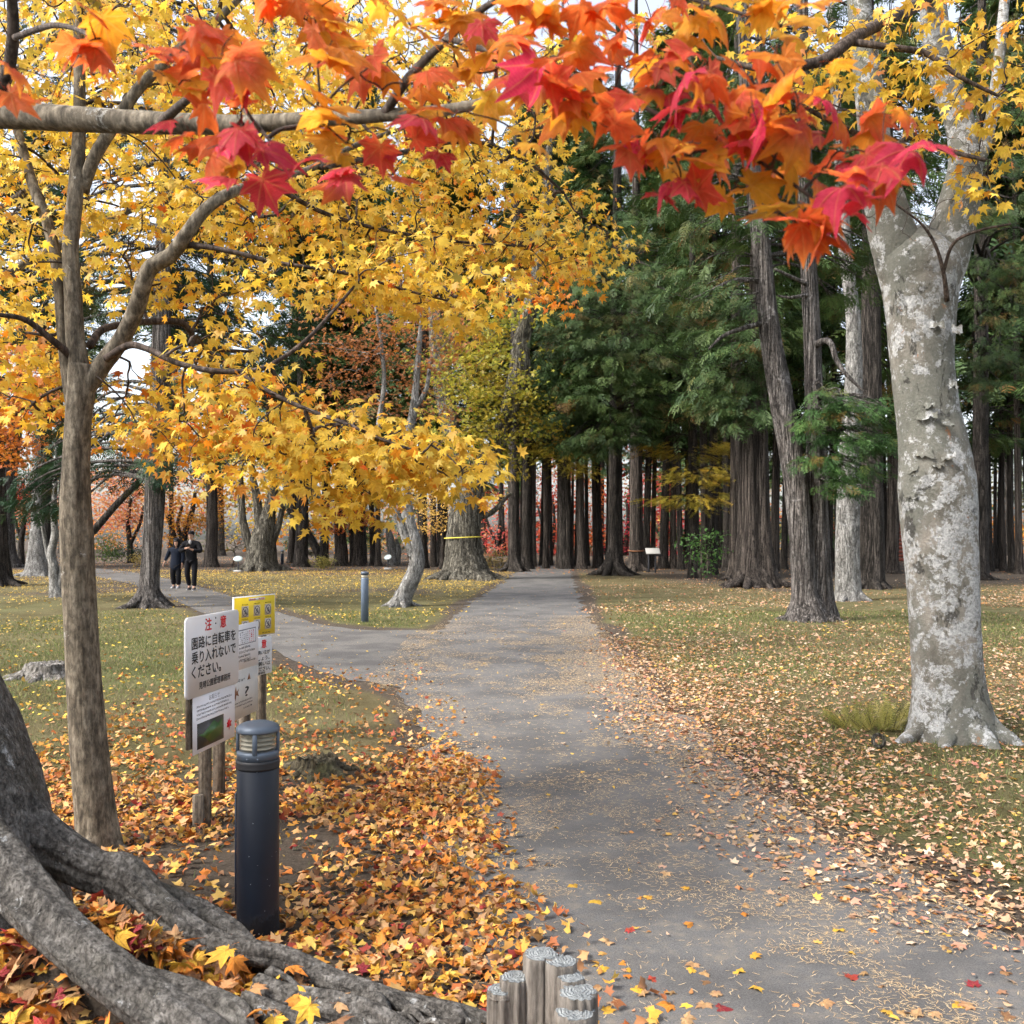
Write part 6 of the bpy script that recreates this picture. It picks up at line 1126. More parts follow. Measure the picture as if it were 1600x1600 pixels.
w0 = W3 * .93; y1 = -0.02; y0 = -0.31; MB().add(*B3.plate(w0 - .42, y0, w0, y1, -0.008, 0.0, 0.02)).build('white_board', M['sign_white'], t)
x0 = w0 - .42
B3.text('注', x0 + .08, y1 - .085, x0 + .14, y1 - .02, 0.001, M['ink_red'], t, bold=0.028); B3.text('意', x0 + .285, y1 - .085, x0 + .345, y1 - .02, 0.001, M['ink_red'], t, bold=0.028)
for txt, xa, xb, ya in (('犬のフンは飼い主が', .03, .39, .135), ('始末しましょう。', .03, .385, .18), ('犬の放し飼いは', .03, .395, .222), ('しないでください。', .03, .395, .262)): B3.text(txt, x0 + xa, y1 - ya, x0 + xb, y1 - ya + .034, 0.001, M['ink'], t, bold=0.02)
B3.text('見晴公園管理事務所', x0 + .06, y1 - .285, x0 + .33, y1 - .267, 0.001, M['ink'], t, bold=0.015)
for f in (.30, .78): c = B3.at(W3 * f, 0, -0.045); post([c[0], c[1], 0], 0.06, 0.06, 1.06, Rb, t)

# ------------------------------------------------------------------ log palisade at the path edge
def log_wood():
    t = NT('weathered_log_side'); v = t.coords((38, 38, 2.2)); n = t.noise(1.0, 8, 0.7, v, 0.3); f = t.noise(120, 4, 0.6, t.coords((1, 1, .2)))
    t.set(t.mix(0.4, t.ramp(n, [(0.38, (0.022, 0.018, 0.014)), (0.5, (0.11, 0.094, 0.078)), (0.66, (0.24, 0.212, 0.185))]), t.ramp(f, [(0.3, (0.08, 0.07, 0.06)), (0.7, (0.30, 0.27, 0.24))])), 0.9, 0.2); t.bump(n, 1.0, 0.012); return t.m
def log_end():
    t = NT('weathered_log_end'); v = t.coords(); w = t.n.new('ShaderNodeTexWave'); w.wave_type = 'RINGS'; w.rings_direction = 'Z'; w.inputs['Scale'].default_value = 34; w.inputs['Distortion'].default_value = 7.0; w.inputs['Detail'].default_value = 4; w.inputs['Detail Scale'].default_value = 2.0; t.l(v, w.inputs[0]); n = t.noise(45, 6, 0.7, v)
    c = t.mix(w.outputs[1], (0.125, 0.135, 0.14), (0.19, 0.205, 0.215)); t.set(t.mix(t.ramp(n, [(0.42, 0.0), (0.6, 0.85)]), c, (0.27, 0.285, 0.285)), 0.9, 0.2); t.bump(t.math('ADD', w.outputs[1], n), 0.8, 0.006); return t.m
M['log_side'] = log_wood(); M['log_end'] = log_end()
def log_post(px, py, zt, rad, seed, label):
    d = (CH - zt) * F / (py - HZ); c = P(px, py, d); b = np.array([c[0], c[1], 0.0]); t = thing('log_post', b, label, 'log post', 'upright logs edging the path')
    z = np.array([-0.15, 0.0, 0.12, 0.22, zt - 0.02, zt - 0.004, zt]); rr = np.array([1.05, 1.04, 1.02, 1.0, 1.0, .985, .93]) * rad; A = np.column_stack([np.full(7, b[0]), np.full(7, b[1]), z, rr]); A = np.vstack([catmull(A[:5], 4), A[5:]])
    sd = 40; mo = rough_mod(len(A), sd, seed, 0.05, 11, 0.008, 3); rr_ = rng(seed)
    for k in range(11): mo[:, rr_.integers(sd)] -= rr_.uniform(0.05, 0.2)
    V, Fs = tube(A[:, :3], A[:, 3], sd, False, mo); MB().add(V, Fs).build('log_side', M['log_side'], t, True)
    n = len(V); top = V[-sd:]; ctr = top.mean(0); mid = ctr + (top - ctr) * 0.5; mid[:, 2] += rr_.normal(0, 0.002, sd) + 0.004; VV = np.vstack([top + [0, 0, 0.0008], mid, ctr[None] + [0, 0, 0.004]]); j = np.arange(sd); j2 = (j + 1) % sd
    MB().add(VV, [np.stack([j, j2, sd + j2, sd + j], -1), np.stack([sd + j, sd + j2, np.full(sd, 2 * sd)], -1)]).build('cut_end', M['log_end'], t, True)
for a in [(845, 1490, .335, .052, 1, 'tallest log of the palisade, at the back left of its tall pair'), (877, 1501, .33, .047, 2, 'tall log touching the right side of the tallest palisade log'), (892, 1526, .305, .040, 3, 'thin shorter log wedged behind the two front palisade logs'), (904, 1550, .295, .056, 4, 'broad log with a flat grey top second from the palisade front'),
          (899, 1580, .265, .056, 5, 'frontmost palisade log with pale lichen on its split top'), (804, 1526, .27, .043, 6, 'short dark log just left of the tallest palisade log'), (783, 1546, .235, .042, 7, 'lowest log at the left end of the palisade')]: log_post(*a)

# ------------------------------------------------------------------ stumps
M['stump_pale'] = bark('bleached_stump', (0.05, 0.045, 0.038), (0.17, 0.157, 0.14), (0.36, 0.34, 0.32), 22, 2, 1.0, None, dist=0.03); M['stump_brown'] = bark('mossy_stump', (0.035, 0.028, 0.02), (0.10, 0.085, 0.055), (0.20, 0.17, 0.11), 30, 3, 1.0, None, dist=0.03, moss=(0.14, 0.14, 0.06))
def stump(px, py, label, R0, h, seed, m, flat):
    g = G(px, py); b = np.array([g[0], g[1], 0.0]); t = thing('tree_stump', b, label, 'stump'); z = np.array([-0.1, 0, .2, .5, .8, 1.0]) * h; rr = np.array([1.55, 1.4, 1.15, .95, .86, .82]) * R0
    A = catmull(np.column_stack([np.full(6, b[0]), np.full(6, b[1]), z, rr]), 3); sd = 48; mo = rough_mod(len(A), sd, seed, 0.10, 12, 0.02); V, Fs = tube(A[:, :3], A[:, 3], sd, False, mo); V[-sd:, 2] += rng(seed).normal(0, flat, sd) * h
    mb = MB().add(V, Fs); root_tubes(mb, b, R0, 8, R0 * 1.1, R0 * .22, seed, h * .6, 8); mb.build('stump_side', M[m], t, True)
    top = V[-sd:]; c = top.mean(0) - [0, 0, flat * h * 2]; mid = c + (top - c) * .55; mid[:, 2] += rng(seed + 1).normal(0, flat * h, sd); j = np.arange(sd); j2 = (j + 1) % sd
    MB().add(np.vstack([top, mid, c[None]]), [np.stack([j, j2, sd + j2, sd + j], -1), np.stack([sd + j, sd + j2, np.full(sd, 2 * sd)], -1)]).build('cut_top', M[m], t, True)
stump(72, 1060, 'low bleached stump with silvery roots left of the slim maple', .25, .17, 31, 'stump_pale', .05)
stump(497, 1205, 'low rotting brown stump in the leaves just behind the bollard lamp', .165, .085, 33, 'stump_brown', .22)

# ------------------------------------------------------------------ shrubs and small plants
def shrub(name, label, px, py, blobs, nleaf, size, pal, wts, seed, stems=7, mat='bark_twig', shapes=None, cat='shrub', reach=1.0):
    g = G(px, py); b = np.array([g[0], g[1], 0.0]); t = thing(name, b, label, cat); r = rng(seed); mb = MB(); cs = []
    for x, y, rx, ry in blobs:
        c, rad = pblob(x, y, rx, ry, g[1]); cs.append(leaf_blob(mb, r, c, rad, nleaf, size, pal, wts, shapes or OVAL, 12, 0.2, 0.6, 0.8))
    mb.build('foliage', M['leaf'], t, kind='stuff'); cs = np.concatenate(cs); st = b + np.column_stack([r.normal(0, .08 * reach, 5), r.normal(0, .08 * reach, 5), np.zeros(5)])
    m = MB(); twigs(m, grow(st, cs[:: max(1, len(cs) // (stems * 4))], seed + 1, 0.08, 0.02, 0.004 * reach, 0.42, 5, 0.03 * reach), 5); m.build('stems', M[mat], t, True, kind='stuff'); return t
shrub('green_sapling', 'young green sapling with pinnate leaves tied between stakes right of path end', 1100, 908, [(1100, 852, 16, 12), (1090, 868, 12, 8), (1108, 868, 12, 8), (1098, 838, 12, 5), (1116, 838, 8, 4), (1076, 846, 8, 3), (1104, 884, 6, 4), (1122, 862, 7, 3)], 42, 0.14, [(0.05, 0.14, 0.04), (0.09, 0.20, 0.05), (0.14, 0.24, 0.07)], [2, 3, 1], 751, cat='sapling', reach=0.7)
tt = bpy.data.objects['green_sapling']; g = G(1100, 908)
for dx in (-.12, .10): MB().add(*tube([[g[0] + dx, g[1] - .1, -.05], [g[0] + dx * .9, g[1] - .1, 1.0]], 0.018, 7)).build('stake', M['wood_post'], tt)
g = G(1375, 1138); b = np.array([g[0], g[1], 0.0]); t = thing('feathery_bush', b, 'low yellow-green feathery bush at the left foot of the mottled tree', 'shrub'); r = rng(753); n = 190
az = r.uniform(0, 6.28, n); q = np.sqrt(r.random(n)); base_ = np.column_stack([b[0] + np.cos(az) * q * .34, b[1] + np.sin(az) * q * .15, np.full(n, .01)]); up = np.column_stack([np.cos(az) * q * .9 + r.normal(0, .3, n), np.sin(az) * q * .5 + r.normal(0, .3, n), r.uniform(.35, 1.1, n)])
mb = MB(); put_leaves(mb, FEATHER, r, base_, basis(up, np.column_stack([r.normal(0, 1, n), r.normal(-1, .5, n), r.normal(.3, .3, n)])), r.uniform(.13, .26, n), palette(r, n, [(0.44, 0.42, 0.12), (0.30, 0.31, 0.08), (0.56, 0.50, 0.20), (0.20, 0.22, 0.07)], [2, 2, 1, 1], 0.2)); mb.build('foliage', M['leaf'], t, kind='stuff')
mb = MB(); twigs(mb, [(np.array([p_, p_ + nrm(u_[None])[0] * .1, p_ + nrm(u_[None])[0] * .2]), np.array([.003, .002, .001])) for p_, u_ in zip(base_[:60], up[:60])], 4); mb.build('stems', M['bark_twig'], t, True, kind='stuff')
shrub('round_bush', 'small round clipped bush on the far lawn left of the slim lamp', 505, 889, [(505, 878, 11, 8), (499, 880, 7, 6), (511, 880, 7, 6)], 160, 0.10, [(0.20, 0.20, 0.05), (0.28, 0.24, 0.06)], [1, 1], 755)
shrub('grey_shrub', 'loose grey-green leafless looking shrub behind the walkers', 360, 884, [(360, 848, 26, 14), (335, 850, 20, 12), (380, 852, 18, 12), (355, 830, 22, 8)], 170, 0.10, [(0.10, 0.12, 0.06), (0.16, 0.15, 0.09), (0.30, 0.16, 0.06)], [3, 2, 1], 757, reach=2.0)
shrub('leafy_bush', 'upright light green bush between the slim maple and left cedar', 168, 884, [(168, 852, 12, 22), (160, 862, 10, 14), (176, 860, 9, 14)], 220, 0.12, [(0.10, 0.19, 0.03), (0.16, 0.25, 0.05), (0.06, 0.12, 0.03)], [2, 2, 1], 759)
shrub('dark_hedge', 'dark clipped evergreen mound behind the light green bush', 200, 880, [(200, 862, 26, 12), (180, 864, 18, 10), (222, 866, 16, 9)], 300, 0.13, [(0.015, 0.04, 0.025), (0.03, 0.06, 0.03)], [2, 1], 761)
shrub('ochre_bush', 'small ochre bush beside the dark evergreen mound', 213, 888, [(212, 873, 11, 8), (220, 876, 9, 6)], 160, 0.10, [(0.36, 0.26, 0.07), (0.26, 0.22, 0.06)], [1, 1], 763)
shrub('undergrowth_bush', 'dull ochre bush between the leaning oak and the slim dark trunk', 778, 890, [(776, 872, 14, 12), (768, 880, 10, 8)], 200, 0.14, [(0.30, 0.22, 0.08), (0.20, 0.18, 0.06)], [1, 1], 765)
# knotty root loop beside the bush
g = G(1373, 1168); th = np.linspace(0, 2 * np.pi, 21); q = np.column_stack([g[0] + .042 * np.cos(th), g[1] + .015 * np.sin(th), .05 + .042 * np.sin(th)]); V, Fs = tube(q, .014, 10, False, rough_mod(21, 10, 5, .06, 4, .03))
set_props(MB().add(V, Fs).build('root_loop', M['bark_oak'], None, True), 'small brown knotted ring of root beside the feathery bush', 'root')
# fallen twig bundle
# ------------------------------------------------------------------ plaques and notice stand
M['plaque'] = plain('pale_plaque', (0.36, 0.42, 0.42), 0.35, 0.4); M['dark_iron'] = plain('dark_iron', (0.04, 0.04, 0.045), 0.6); M['stone'] = plain('grey_stone', (0.36, 0.35, 0.33), 0.85, 0.2, 0, 0.2, 20, 0.4)
for px, py, yaw, lab in ((372, 894, 0.15, 'small white oval plaque on a short stand beside the multi-stem maple'), (606, 890, -0.5, 'small tilted white plaque on a stand left of the curved tree')):
    g = G(px, py); b = np.array([g[0], g[1], 0.0]); t = thing('plant_plaque', b, lab, 'plaque'); ca, sa = math.cos(yaw), math.sin(yaw); tl = math.radians(50); Rz = np.array([[ca, -sa, 0], [sa, ca, 0], [0, 0, 1]]) @ np.array([[1, 0, 0], [0, math.cos(tl), -math.sin(tl)], [0, math.sin(tl), math.cos(tl)]])
    MB().add(*lathe(b + [0, 0, .60], [(.1, -.02), (.20, -.018), (.21, 0), (.20, .018), (.1, .02)], 24, Rz @ np.diag([1, .75, 1]))).build('plate', M['plaque'], t, True)
    MB().add(*tube([b + [0, .05, -.05], b + [0, .04, .3], b + [0, .02, .58]], .03, 8)).build('leg', M['dark_iron'], t, True); MB().add(*box(b + [0, 0, .04], .35, .28, .1, None, .02)).build('foot_block', M['stone'], t)
g = G(1020, 895); b = np.array([g[0], g[1], 0.0]); t = thing('notice_stand', b, 'low slanted notice stand on two dark legs at the wood edge', 'notice stand'); tl = math.radians(35); Rt = np.array([[1, 0, 0], [0, math.cos(tl), -math.sin(tl)], [0, math.sin(tl), math.cos(tl)]])
MB().add(*box(b + [0, 0, .95], .62, .42, .05, Rt, .01)).build('panel', M['stone'], t)
for dx in (-.18, .12): MB().add(*box(b + [dx, .02, .42], .07, .07, .98, None, .008)).build('leg', M['dark_iron'], t)
MB().add(*box(b + [.27, -.02, .78], .28, .03, .09, None, .004)).build('tag', M['dark_iron'], t)
# brick hut glimpsed through the right wood
M['brick'] = plain('red_brick', (0.28, 0.085, 0.055), 0.85, 0.2, 0, 0.25, 40); M['hut_roof'] = plain('grey_roof', (0.20, 0.20, 0.21), 0.7); M['mortar'] = plain('mortar', (0.34, 0.30, 0.26), 0.9)
b = np.array([(1410 - 800) / F * 62, 62.0, 0.0]); t = thing('brick_hut', b, 'red brick hut glimpsed through the trunks left of the mottled tree', 'building')
MB().add(*box(b + [0, 2.0, 1.4], 3.0, 4.0, 2.8)).build('wall', M['mortar'], t); m = MB()
for k in range(11): m = MB(); m.add(*box(b + [0, -0.02, .13 + k * .25], 3.02, .05, .2)); m.build('brick_course', M['brick'], t)
MB().add(*B.prism([(0, 0)] * 3, 0, 0) if False else box(b + [0, 2.0, 2.95], 3.6, 4.8, .22, None, .05)).build('roof', M['hut_roof'], t)

# ------------------------------------------------------------------ the two walkers
M['skin'] = plain('skin', (0.46, 0.27, 0.19), 0.6, 0.3, 0, 0.06); M['black_cloth'] = plain('black_cloth', (0.007, 0.007, 0.009), 0.9, 0.2, 0, 0.3, 40, 0.3); M['navy_cloth'] = plain('navy_cloth', (0.009, 0.013, 0.024), 0.9, 0.2, 0, 0.3, 40, 0.3)
M['shoe_grey'] = plain('grey_shoe', (0.22, 0.22, 0.24), 0.7); M['shoe_dark'] = plain('dark_shoe', (0.03, 0.03, 0.035), 0.7); M['sole'] = plain('pale_sole', (0.5, 0.5, 0.5), 0.7); M['hair'] = plain('black_hair', (0.01, 0.009, 0.008), 0.5); M['shirt'] = plain('grey_shirt', (0.32, 0.31, 0.31), 0.8); M['eye'] = plain('dark_eye', (0.01, 0.008, 0.007), 0.3)
def skinned(name, chains, mat, parent, sub=2):
    """chains: lists of (key, x, y, z, rx, ry); equal keys are the same joint; the first joint is the root"""
    idx = {}; V = []; Rr = []; E = []
    for ch in chains:
        prev = None
        for k, x, y, z, rx, ry in ch:
            if k not in idx: idx[k] = len(V); V.append((x, y, z)); Rr.append((rx, ry))
            if prev is not None and (prev, idx[k]) not in E: E.append((prev, idx[k]))
            prev = idx[k]
    me = bpy.data.meshes.new(name); me.from_pydata(V, E, []); o = bpy.data.objects.new('tmp', me); COL.objects.link(o)
    m = o.modifiers.new('s', 'SKIN'); m.branch_smoothing = 0.6; m.use_smooth_shade = True
    if not me.skin_vertices: 
        bpy.context.view_layer.objects.active = o; bpy.ops.mesh.customdata_skin_add()
    for i, sv_ in enumerate(me.skin_vertices[0].data): sv_.radius = Rr[i]; sv_.use_root = (i == 0)
    if sub: s = o.modifiers.new('u', 'SUBSURF'); s.levels = sub; s.render_levels = sub
    bpy.context.view_layer.update(); nm = bpy.data.meshes.new_from_object(o.evaluated_get(bpy.context.evaluated_depsgraph_get())); bpy.data.objects.remove(o)
    nm.materials.clear(); nm.materials.append(mat); nm.name = name; nm.polygons.foreach_set('use_smooth', np.ones(len(nm.polygons), bool)); return link(name, nm, parent)
def J(k, x, y, z, rx, ry=None): return (k, x, y, z, rx, ry if ry else rx)
def hand(side, w, out, down):
    """five finger chains rooted in the palm; w: wrist, out: finger direction"""
    w = np.array(w); f = nrm(np.array(out, float)); s = nrm(np.cross(f, np.array(down, float))); p = w + f * 0.055; ch = [[J(side + 'wr', *w, .026), J(side + 'pa', *p, .034, .022)]]
    for i, (o, L) in enumerate(((-.03, .062), (-.01, .075), (.01, .072), (.028, .055))):
        a = p + s * o + f * .03; b_ = a + f * L * .55 + np.array(down) * .012; c = b_ + f * L * .35 + np.array(down) * .03; ch.append([J(side + 'pa', *p, .034, .022), J(f'{side}f{i}a', *a, .010), J(f'{side}f{i}b', *b_, .009), J(f'{side}f{i}c', *c, .008)])
    a = w + f * .03 - s * .035; b_ = a - s * .02 + f * .03; ch.append([J(side + 'pa', *p, .034, .022), J(side + 'ta', *a, .011), J(side + 'tb', *b_, .009)]); return ch
def shoe(pos, yaw, mat, root):
    u = np.linspace(0, 1, 9); hw = np.array([.028, .040, .042, .040, .042, .048, .046, .036, .015]); top = np.array([.055, .085, .10, .10, .085, .065, .055, .045, .025]); ca, sa = math.cos(yaw), math.sin(yaw); V = []
    for k in range(9):
        for a in np.linspace(0, 2 * np.pi, 10, endpoint=False):
            x = hw[k] * math.cos(a); z = max(0.0, top[k] * (0.5 + 0.5 * math.sin(a))); y = .08 - .27 * u[k]; V.append((pos[0] + x * ca - y * sa, pos[1] + x * sa + y * ca, pos[2] + z))
    i = np.arange(8)[:, None] * 10; j = np.arange(10)[None]; j2 = (j + 1) % 10; Fs = [np.stack([i + j, i + j2, i + 10 + j2, i + 10 + j], -1).reshape(-1, 4), np.array([np.arange(10)[::-1], 80 + np.arange(10)])]
    o = link('shoe', mesh_np('shoe', V, Fs, mat, None, True), root); V2 = np.array(V) * 1.0; c = np.array([pos[0], pos[1], 0]); V2[:, 2] = np.minimum(V2[:, 2], 0.024); V2[:, :2] = c[:2] + (V2[:, :2] - c[:2]) * 1.05; link('sole', mesh_np('sole', V2, Fs, M['sole'], None, False), o)
def ball(c, r3, n=12):
    u = np.linspace(-1, 1, n); V, Fs = tube(np.column_stack([0 * u, 0 * u, u]), np.sqrt(np.maximum(1 - u * u, 0.004)), 14, True); return V * np.array(r3) + np.array(c), Fs
# man in black with cap, looking up from a phone
g = G(299, 922); p1 = thing('person', (g[0], g[1], 0.0), 'walker in black jacket and cap holding a phone with both hands', 'person')
leg = lambda s, kx, ky, ax, ay, az: [J('pel', 0, .0, .95, .13, .10), J(s + 'hip', .10 * (1 if s == 'r' else -1), 0, .88, .085, .09), J(s + 'kn', kx, ky, .50, .058, .062), J(s + 'an', ax, ay, az, .036, .042), J(s + 'to', ax, ay - .1, az - .04, .03, .025)]
LW, RW = (-.055, -.27, 1.24), (.085, -.26, 1.20)
torso = [J('pel', 0, 0, .95, .13, .10), J('wa', 0, .0, 1.12, .13, .095), J('ch', 0, .0, 1.33, .12, .09), J('ne', 0, -.01, 1.47, .05, .05), J('ja', 0, -.035, 1.545, .062, .070), J('he', 0, -.02, 1.61, .075, .088), J('cr', 0, -.01, 1.68, .060, .072)]
arm = lambda s, ex, ey, ez, w: [J('ch', 0, .0, 1.33, .12, .09), J(s + 'sh', .165 * (1 if s == 'r' else -1), 0, 1.375, .042), J(s + 'el', ex, ey, ez, .043), J(s + 'wr', *w, .026)]
chains = [torso, leg('r', .115, -.10, .105, -.08, .09), leg('l', -.115, -.02, -.085, .10, .11), arm('r', .275, -.07, 1.14, RW), arm('l', -.275, -.07, 1.15, LW)] + hand('l', LW, (.5, -.4, .25), (.2, .3, -.6)) + hand('r', RW, (-.45, -.35, .3), (-.2, .3, -.6))
skinned('body', chains, M['skin'], p1, 2)
skinned('jacket', [[J('a', 0, 0, .74, .175, .135), J('b', 0, 0, .95, .175, .135), J('c', 0, 0, 1.18, .19, .145), J('d', 0, 0, 1.36, .175, .13), J('e', 0, .015, 1.47, .095, .085)], [J('d', 0, 0, 1.36, .175, .13), J('rs', .20, 0, 1.39, .10), J('re', .30, -.07, 1.13, .085), J('rw', .12, -.235, 1.19, .046)], [J('d', 0, 0, 1.36, .175, .13), J('ls', -.20, 0, 1.39, .10), J('le', -.30, -.07, 1.14, .085), J('lw', -.09, -.24, 1.23, .046)]], M['black_cloth'], p1, 2)
skinned('trousers', [[J('a', 0, 0, .99, .15, .115), J('rh', .10, 0, .82, .105), J('rk', .118, -.09, .48, .082), J('ra', .108, -.07, .10, .068)], [J('a', 0, 0, .99, .15, .115), J('lh', -.10, 0, .82, .105), J('lk', -.118, -.02, .48, .082), J('la', -.088, .10, .12, .068)]], M['black_cloth'], p1, 2)
shoe((.108, -.08, .0), .1, M['shoe_dark'], p1); shoe((-.086, .10, .0), -.1, M['shoe_dark'], p1)
link('shirt_collar', MB().add(*ball((0, -.105, 1.42), (.045, .03, .07))).mesh('shirt_collar', M['shirt'], True), p1)
hm = link('hair', MB().add(*ball((0, .015, 1.625), (.083, .09, .085))).mesh('hair', M['hair'], True), p1)
V, Fs = lathe((0, -.01, 1.665), [(.095, -.005), (.098, .01), (.092, .045), (.07, .075), (.03, .088)], 20); cm = MB().add(V, Fs); V, Fs = lathe((0, -.095, 1.662), [(.02, -.004), (.075, -.004), (.078, .0), (.07, .006), (.02, .008)], 18); cm.add(V * np.array([1, .9, 1]) + np.array([0, -.01, 0]), Fs); link('cap', cm.mesh('cap', M['black_cloth'], True), p1)
for dx in (-.03, .03): link('eye', MB().add(*ball((dx, -.108, 1.615), (.011, .006, .006), 8)).mesh('eye', M['eye'], True), p1); link('ear', MB().add(*ball((dx * 2.7, -.01, 1.60), (.012, .022, .032), 8)).mesh('ear', M['skin'], True), p1)
link('nose', MB().add(*ball((0, -.118, 1.59), (.012, .02, .022), 8)).mesh('nose', M['skin'], True), p1); link('mouth', MB().add(*ball((0, -.106, 1.548), (.022, .006, .006), 8)).mesh('mouth', M['rope_brown'], True), p1)
pb = np.array([g[0] + .02, g[1] - .345, 1.30]); ph = MB().add(*box(pb, .075, .012, .15, np.array([[1, 0, 0], [0, .8, -.6], [0, .6, .8]]), .004)); o = ph.build('phone', M['eye'], None, False, loc=pb); set_props(o, 'dark red phone held by the walker in the cap', 'phone')
# companion in a hooded navy coat
g = G(275, 919); p2 = thing('person', (g[0], g[1], 0.0), 'walker in navy hooded coat one step behind the phone holder', 'person'); RW2, LW2 = (.20, -.05, .74), (-.33, -.06, .80)
tor = [J('pel', 0, 0, .82, .125, .10), J('wa', 0, 0, .98, .12, .09), J('ch', 0, -.01, 1.15, .11, .085), J('ne', .01, -.03, 1.27, .045, .045), J('ja', .02, -.06, 1.335, .055, .062), J('he', .02, -.05, 1.40, .068, .08), J('cr', .02, -.04, 1.455, .055, .065)]
ch = [tor, [J('pel', 0, 0, .82, .125, .10), J('rhip', .085, 0, .76, .08), J('rkn', .09, -.06, .43, .055), J('ran', .085, -.02, .09, .034), J('rto', .085, -.12, .05, .028)], [J('pel', 0, 0, .82, .125, .10), J('lhip', -.085, 0, .76, .08), J('lkn', -.09, -.03, .43, .055), J('lan', -.08, .06, .10, .034), J('lto', -.08, -.04, .06, .028)],
      [J('ch', 0, -.01, 1.15, .135, .10), J('rsh', .15, 0, 1.185, .038), J('rel', .20, .0, .97, .038), J('rwr', *RW2, .024)], [J('ch', 0, -.01, 1.15, .135, .10), J('lsh', -.15, 0, 1.185, .038), J('lel', -.24, -.0, 1.0, .038), J('lwr', *LW2, .024)]] + hand('l', LW2, (-.35, -.1, -.8), (.6, 0, -.2)) + hand('r', RW2, (.0, -.1, -.9), (-.6, 0, -.2))
skinned('body', ch, M['skin'], p2, 2)
skinned('coat', [[J('a', 0, 0, .50, .20, .16), J('b', 0, 0, .78, .19, .15), J('c', 0, 0, 1.0, .175, .14), J('d', 0, 0, 1.17, .16, .125), J('e', .01, -.01, 1.26, .085, .08)], [J('d', 0, 0, 1.17, .16, .125), J('rs', .165, 0, 1.20, .09), J('re', .215, 0, .97, .062), J('rw', .205, -.05, .77, .045)], [J('d', 0, 0, 1.17, .16, .125), J('ls', -.165, 0, 1.20, .09), J('le', -.255, 0, 1.0, .062), J('lw', -.325, -.06, .83, .045)]], M['navy_cloth'], p2, 2)
skinned('hood', [[J('a', .01, .02, 1.18, .12, .11), J('b', .02, .012, 1.33, .125, .105), J('c', .02, .005, 1.45, .12, .115), J('d', .02, -.02, 1.55, .075, .10)]], M['black_cloth'], p2, 2)
skinned('trousers', [[J('a', 0, 0, .80, .15, .12), J('rh', .085, 0, .68, .10), J('rk', .092, -.05, .42, .085), J('ra', .087, -.02, .09, .075)], [J('a', 0, 0, .80, .15, .12), J('lh', -.085, 0, .68, .10), J('lk', -.092, -.02, .42, .085), J('la', -.082, .06, .10, .075)]], M['black_cloth'], p2, 2)
shoe((.086, -.03, .0), .1, M['shoe_grey'], p2); shoe((-.081, .06, .0), -.1, M['shoe_grey'], p2)
for dx in (-.025, .028): link('eye', MB().add(*ball((.02 + dx, -.128, 1.405), (.010, .006, .006), 8)).mesh('eye', M['eye'], True), p2)
link('nose', MB().add(*ball((.02, -.138, 1.38), (.011, .017, .02), 8)).mesh('nose', M['skin'], True), p2); link('mouth', MB().add(*ball((.02, -.124, 1.345), (.02, .006, .006), 8)).mesh('mouth', M['rope_brown'], True), p2); link('fringe', MB().add(*ball((.02, -.10, 1.445), (.062, .03, .028), 10)).mesh('fringe', M['hair'], True), p2)

# ------------------------------------------------------------------ the fallen leaves that show largest, one object each
KINDS = {'yellow': [(0.78, 0.50, 0.06), (0.74, 0.44, 0.05)], 'orange': [(0.68, 0.26, 0.03), (0.64, 0.31, 0.05)], 'red': [(0.50, 0.07, 0.03), (0.45, 0.05, 0.03)], 'crimson': [(0.26, 0.02, 0.03), (0.30, 0.02, 0.05)], 'tan': [(0.56, 0.38, 0.20), (0.50, 0.32, 0.15)], 'brown': [(0.26, 0.14, 0.07), (0.30, 0.17, 0.08)], 'peach': [(0.66, 0.36, 0.16), (0.64, 0.32, 0.14)]}
LV = {k: leaf_variants(k + '_fallen_leaf', 6, v, [1, 1], M['litter_vein'], 800 + 10 * i, 3, 7, (0.15, 0.75), 0.46, [(v[0][0] * .8, v[0][1] * .6, v[0][2] * .6)], 1.2)[0] for i, (k, v) in enumerate(KINDS.items())}
rl = rng(850)
def ray_ground(px, py, lift):
    d = np.linspace(2.3, 4.2, 400); x = (px - 800) / F * d; z = CH - (py - HZ) / F * d; k = np.nonzero(z < gz(x, d) + lift)[0]
    return d[k[0]] if len(k) else 3.0
def fallen(px, py, z, size, kind, label, group=None, tilt=0.3, hug=False):
    d = ray_ground(px, py, z) if hug else (CH - z) * F / (py - HZ); p = P(px, py, d); th = rl.uniform(0, 6.28); t_ = np.array([[math.cos(th), math.sin(th), rl.normal(0, tilt)]]); n_ = np.array([[rl.normal(0, tilt), rl.normal(-0.2, tilt), 1.0]]); R = basis(t_, n_)[0]
    me = LV[kind][rl.integers(6)]; o = bpy.data.objects.new('fallen_leaf', me); COL.objects.link(o); m = Matrix.Identity(4); c = R[:, 0] * size * 0.45
    for a in range(3):
        for b_ in range(3): m[a][b_] = R[a][b_] * size
        m[a][3] = p[a] - c[a] * (1 if a < 2 else 0)
    o.matrix_world = m; set_props(o, label, 'leaf', group)
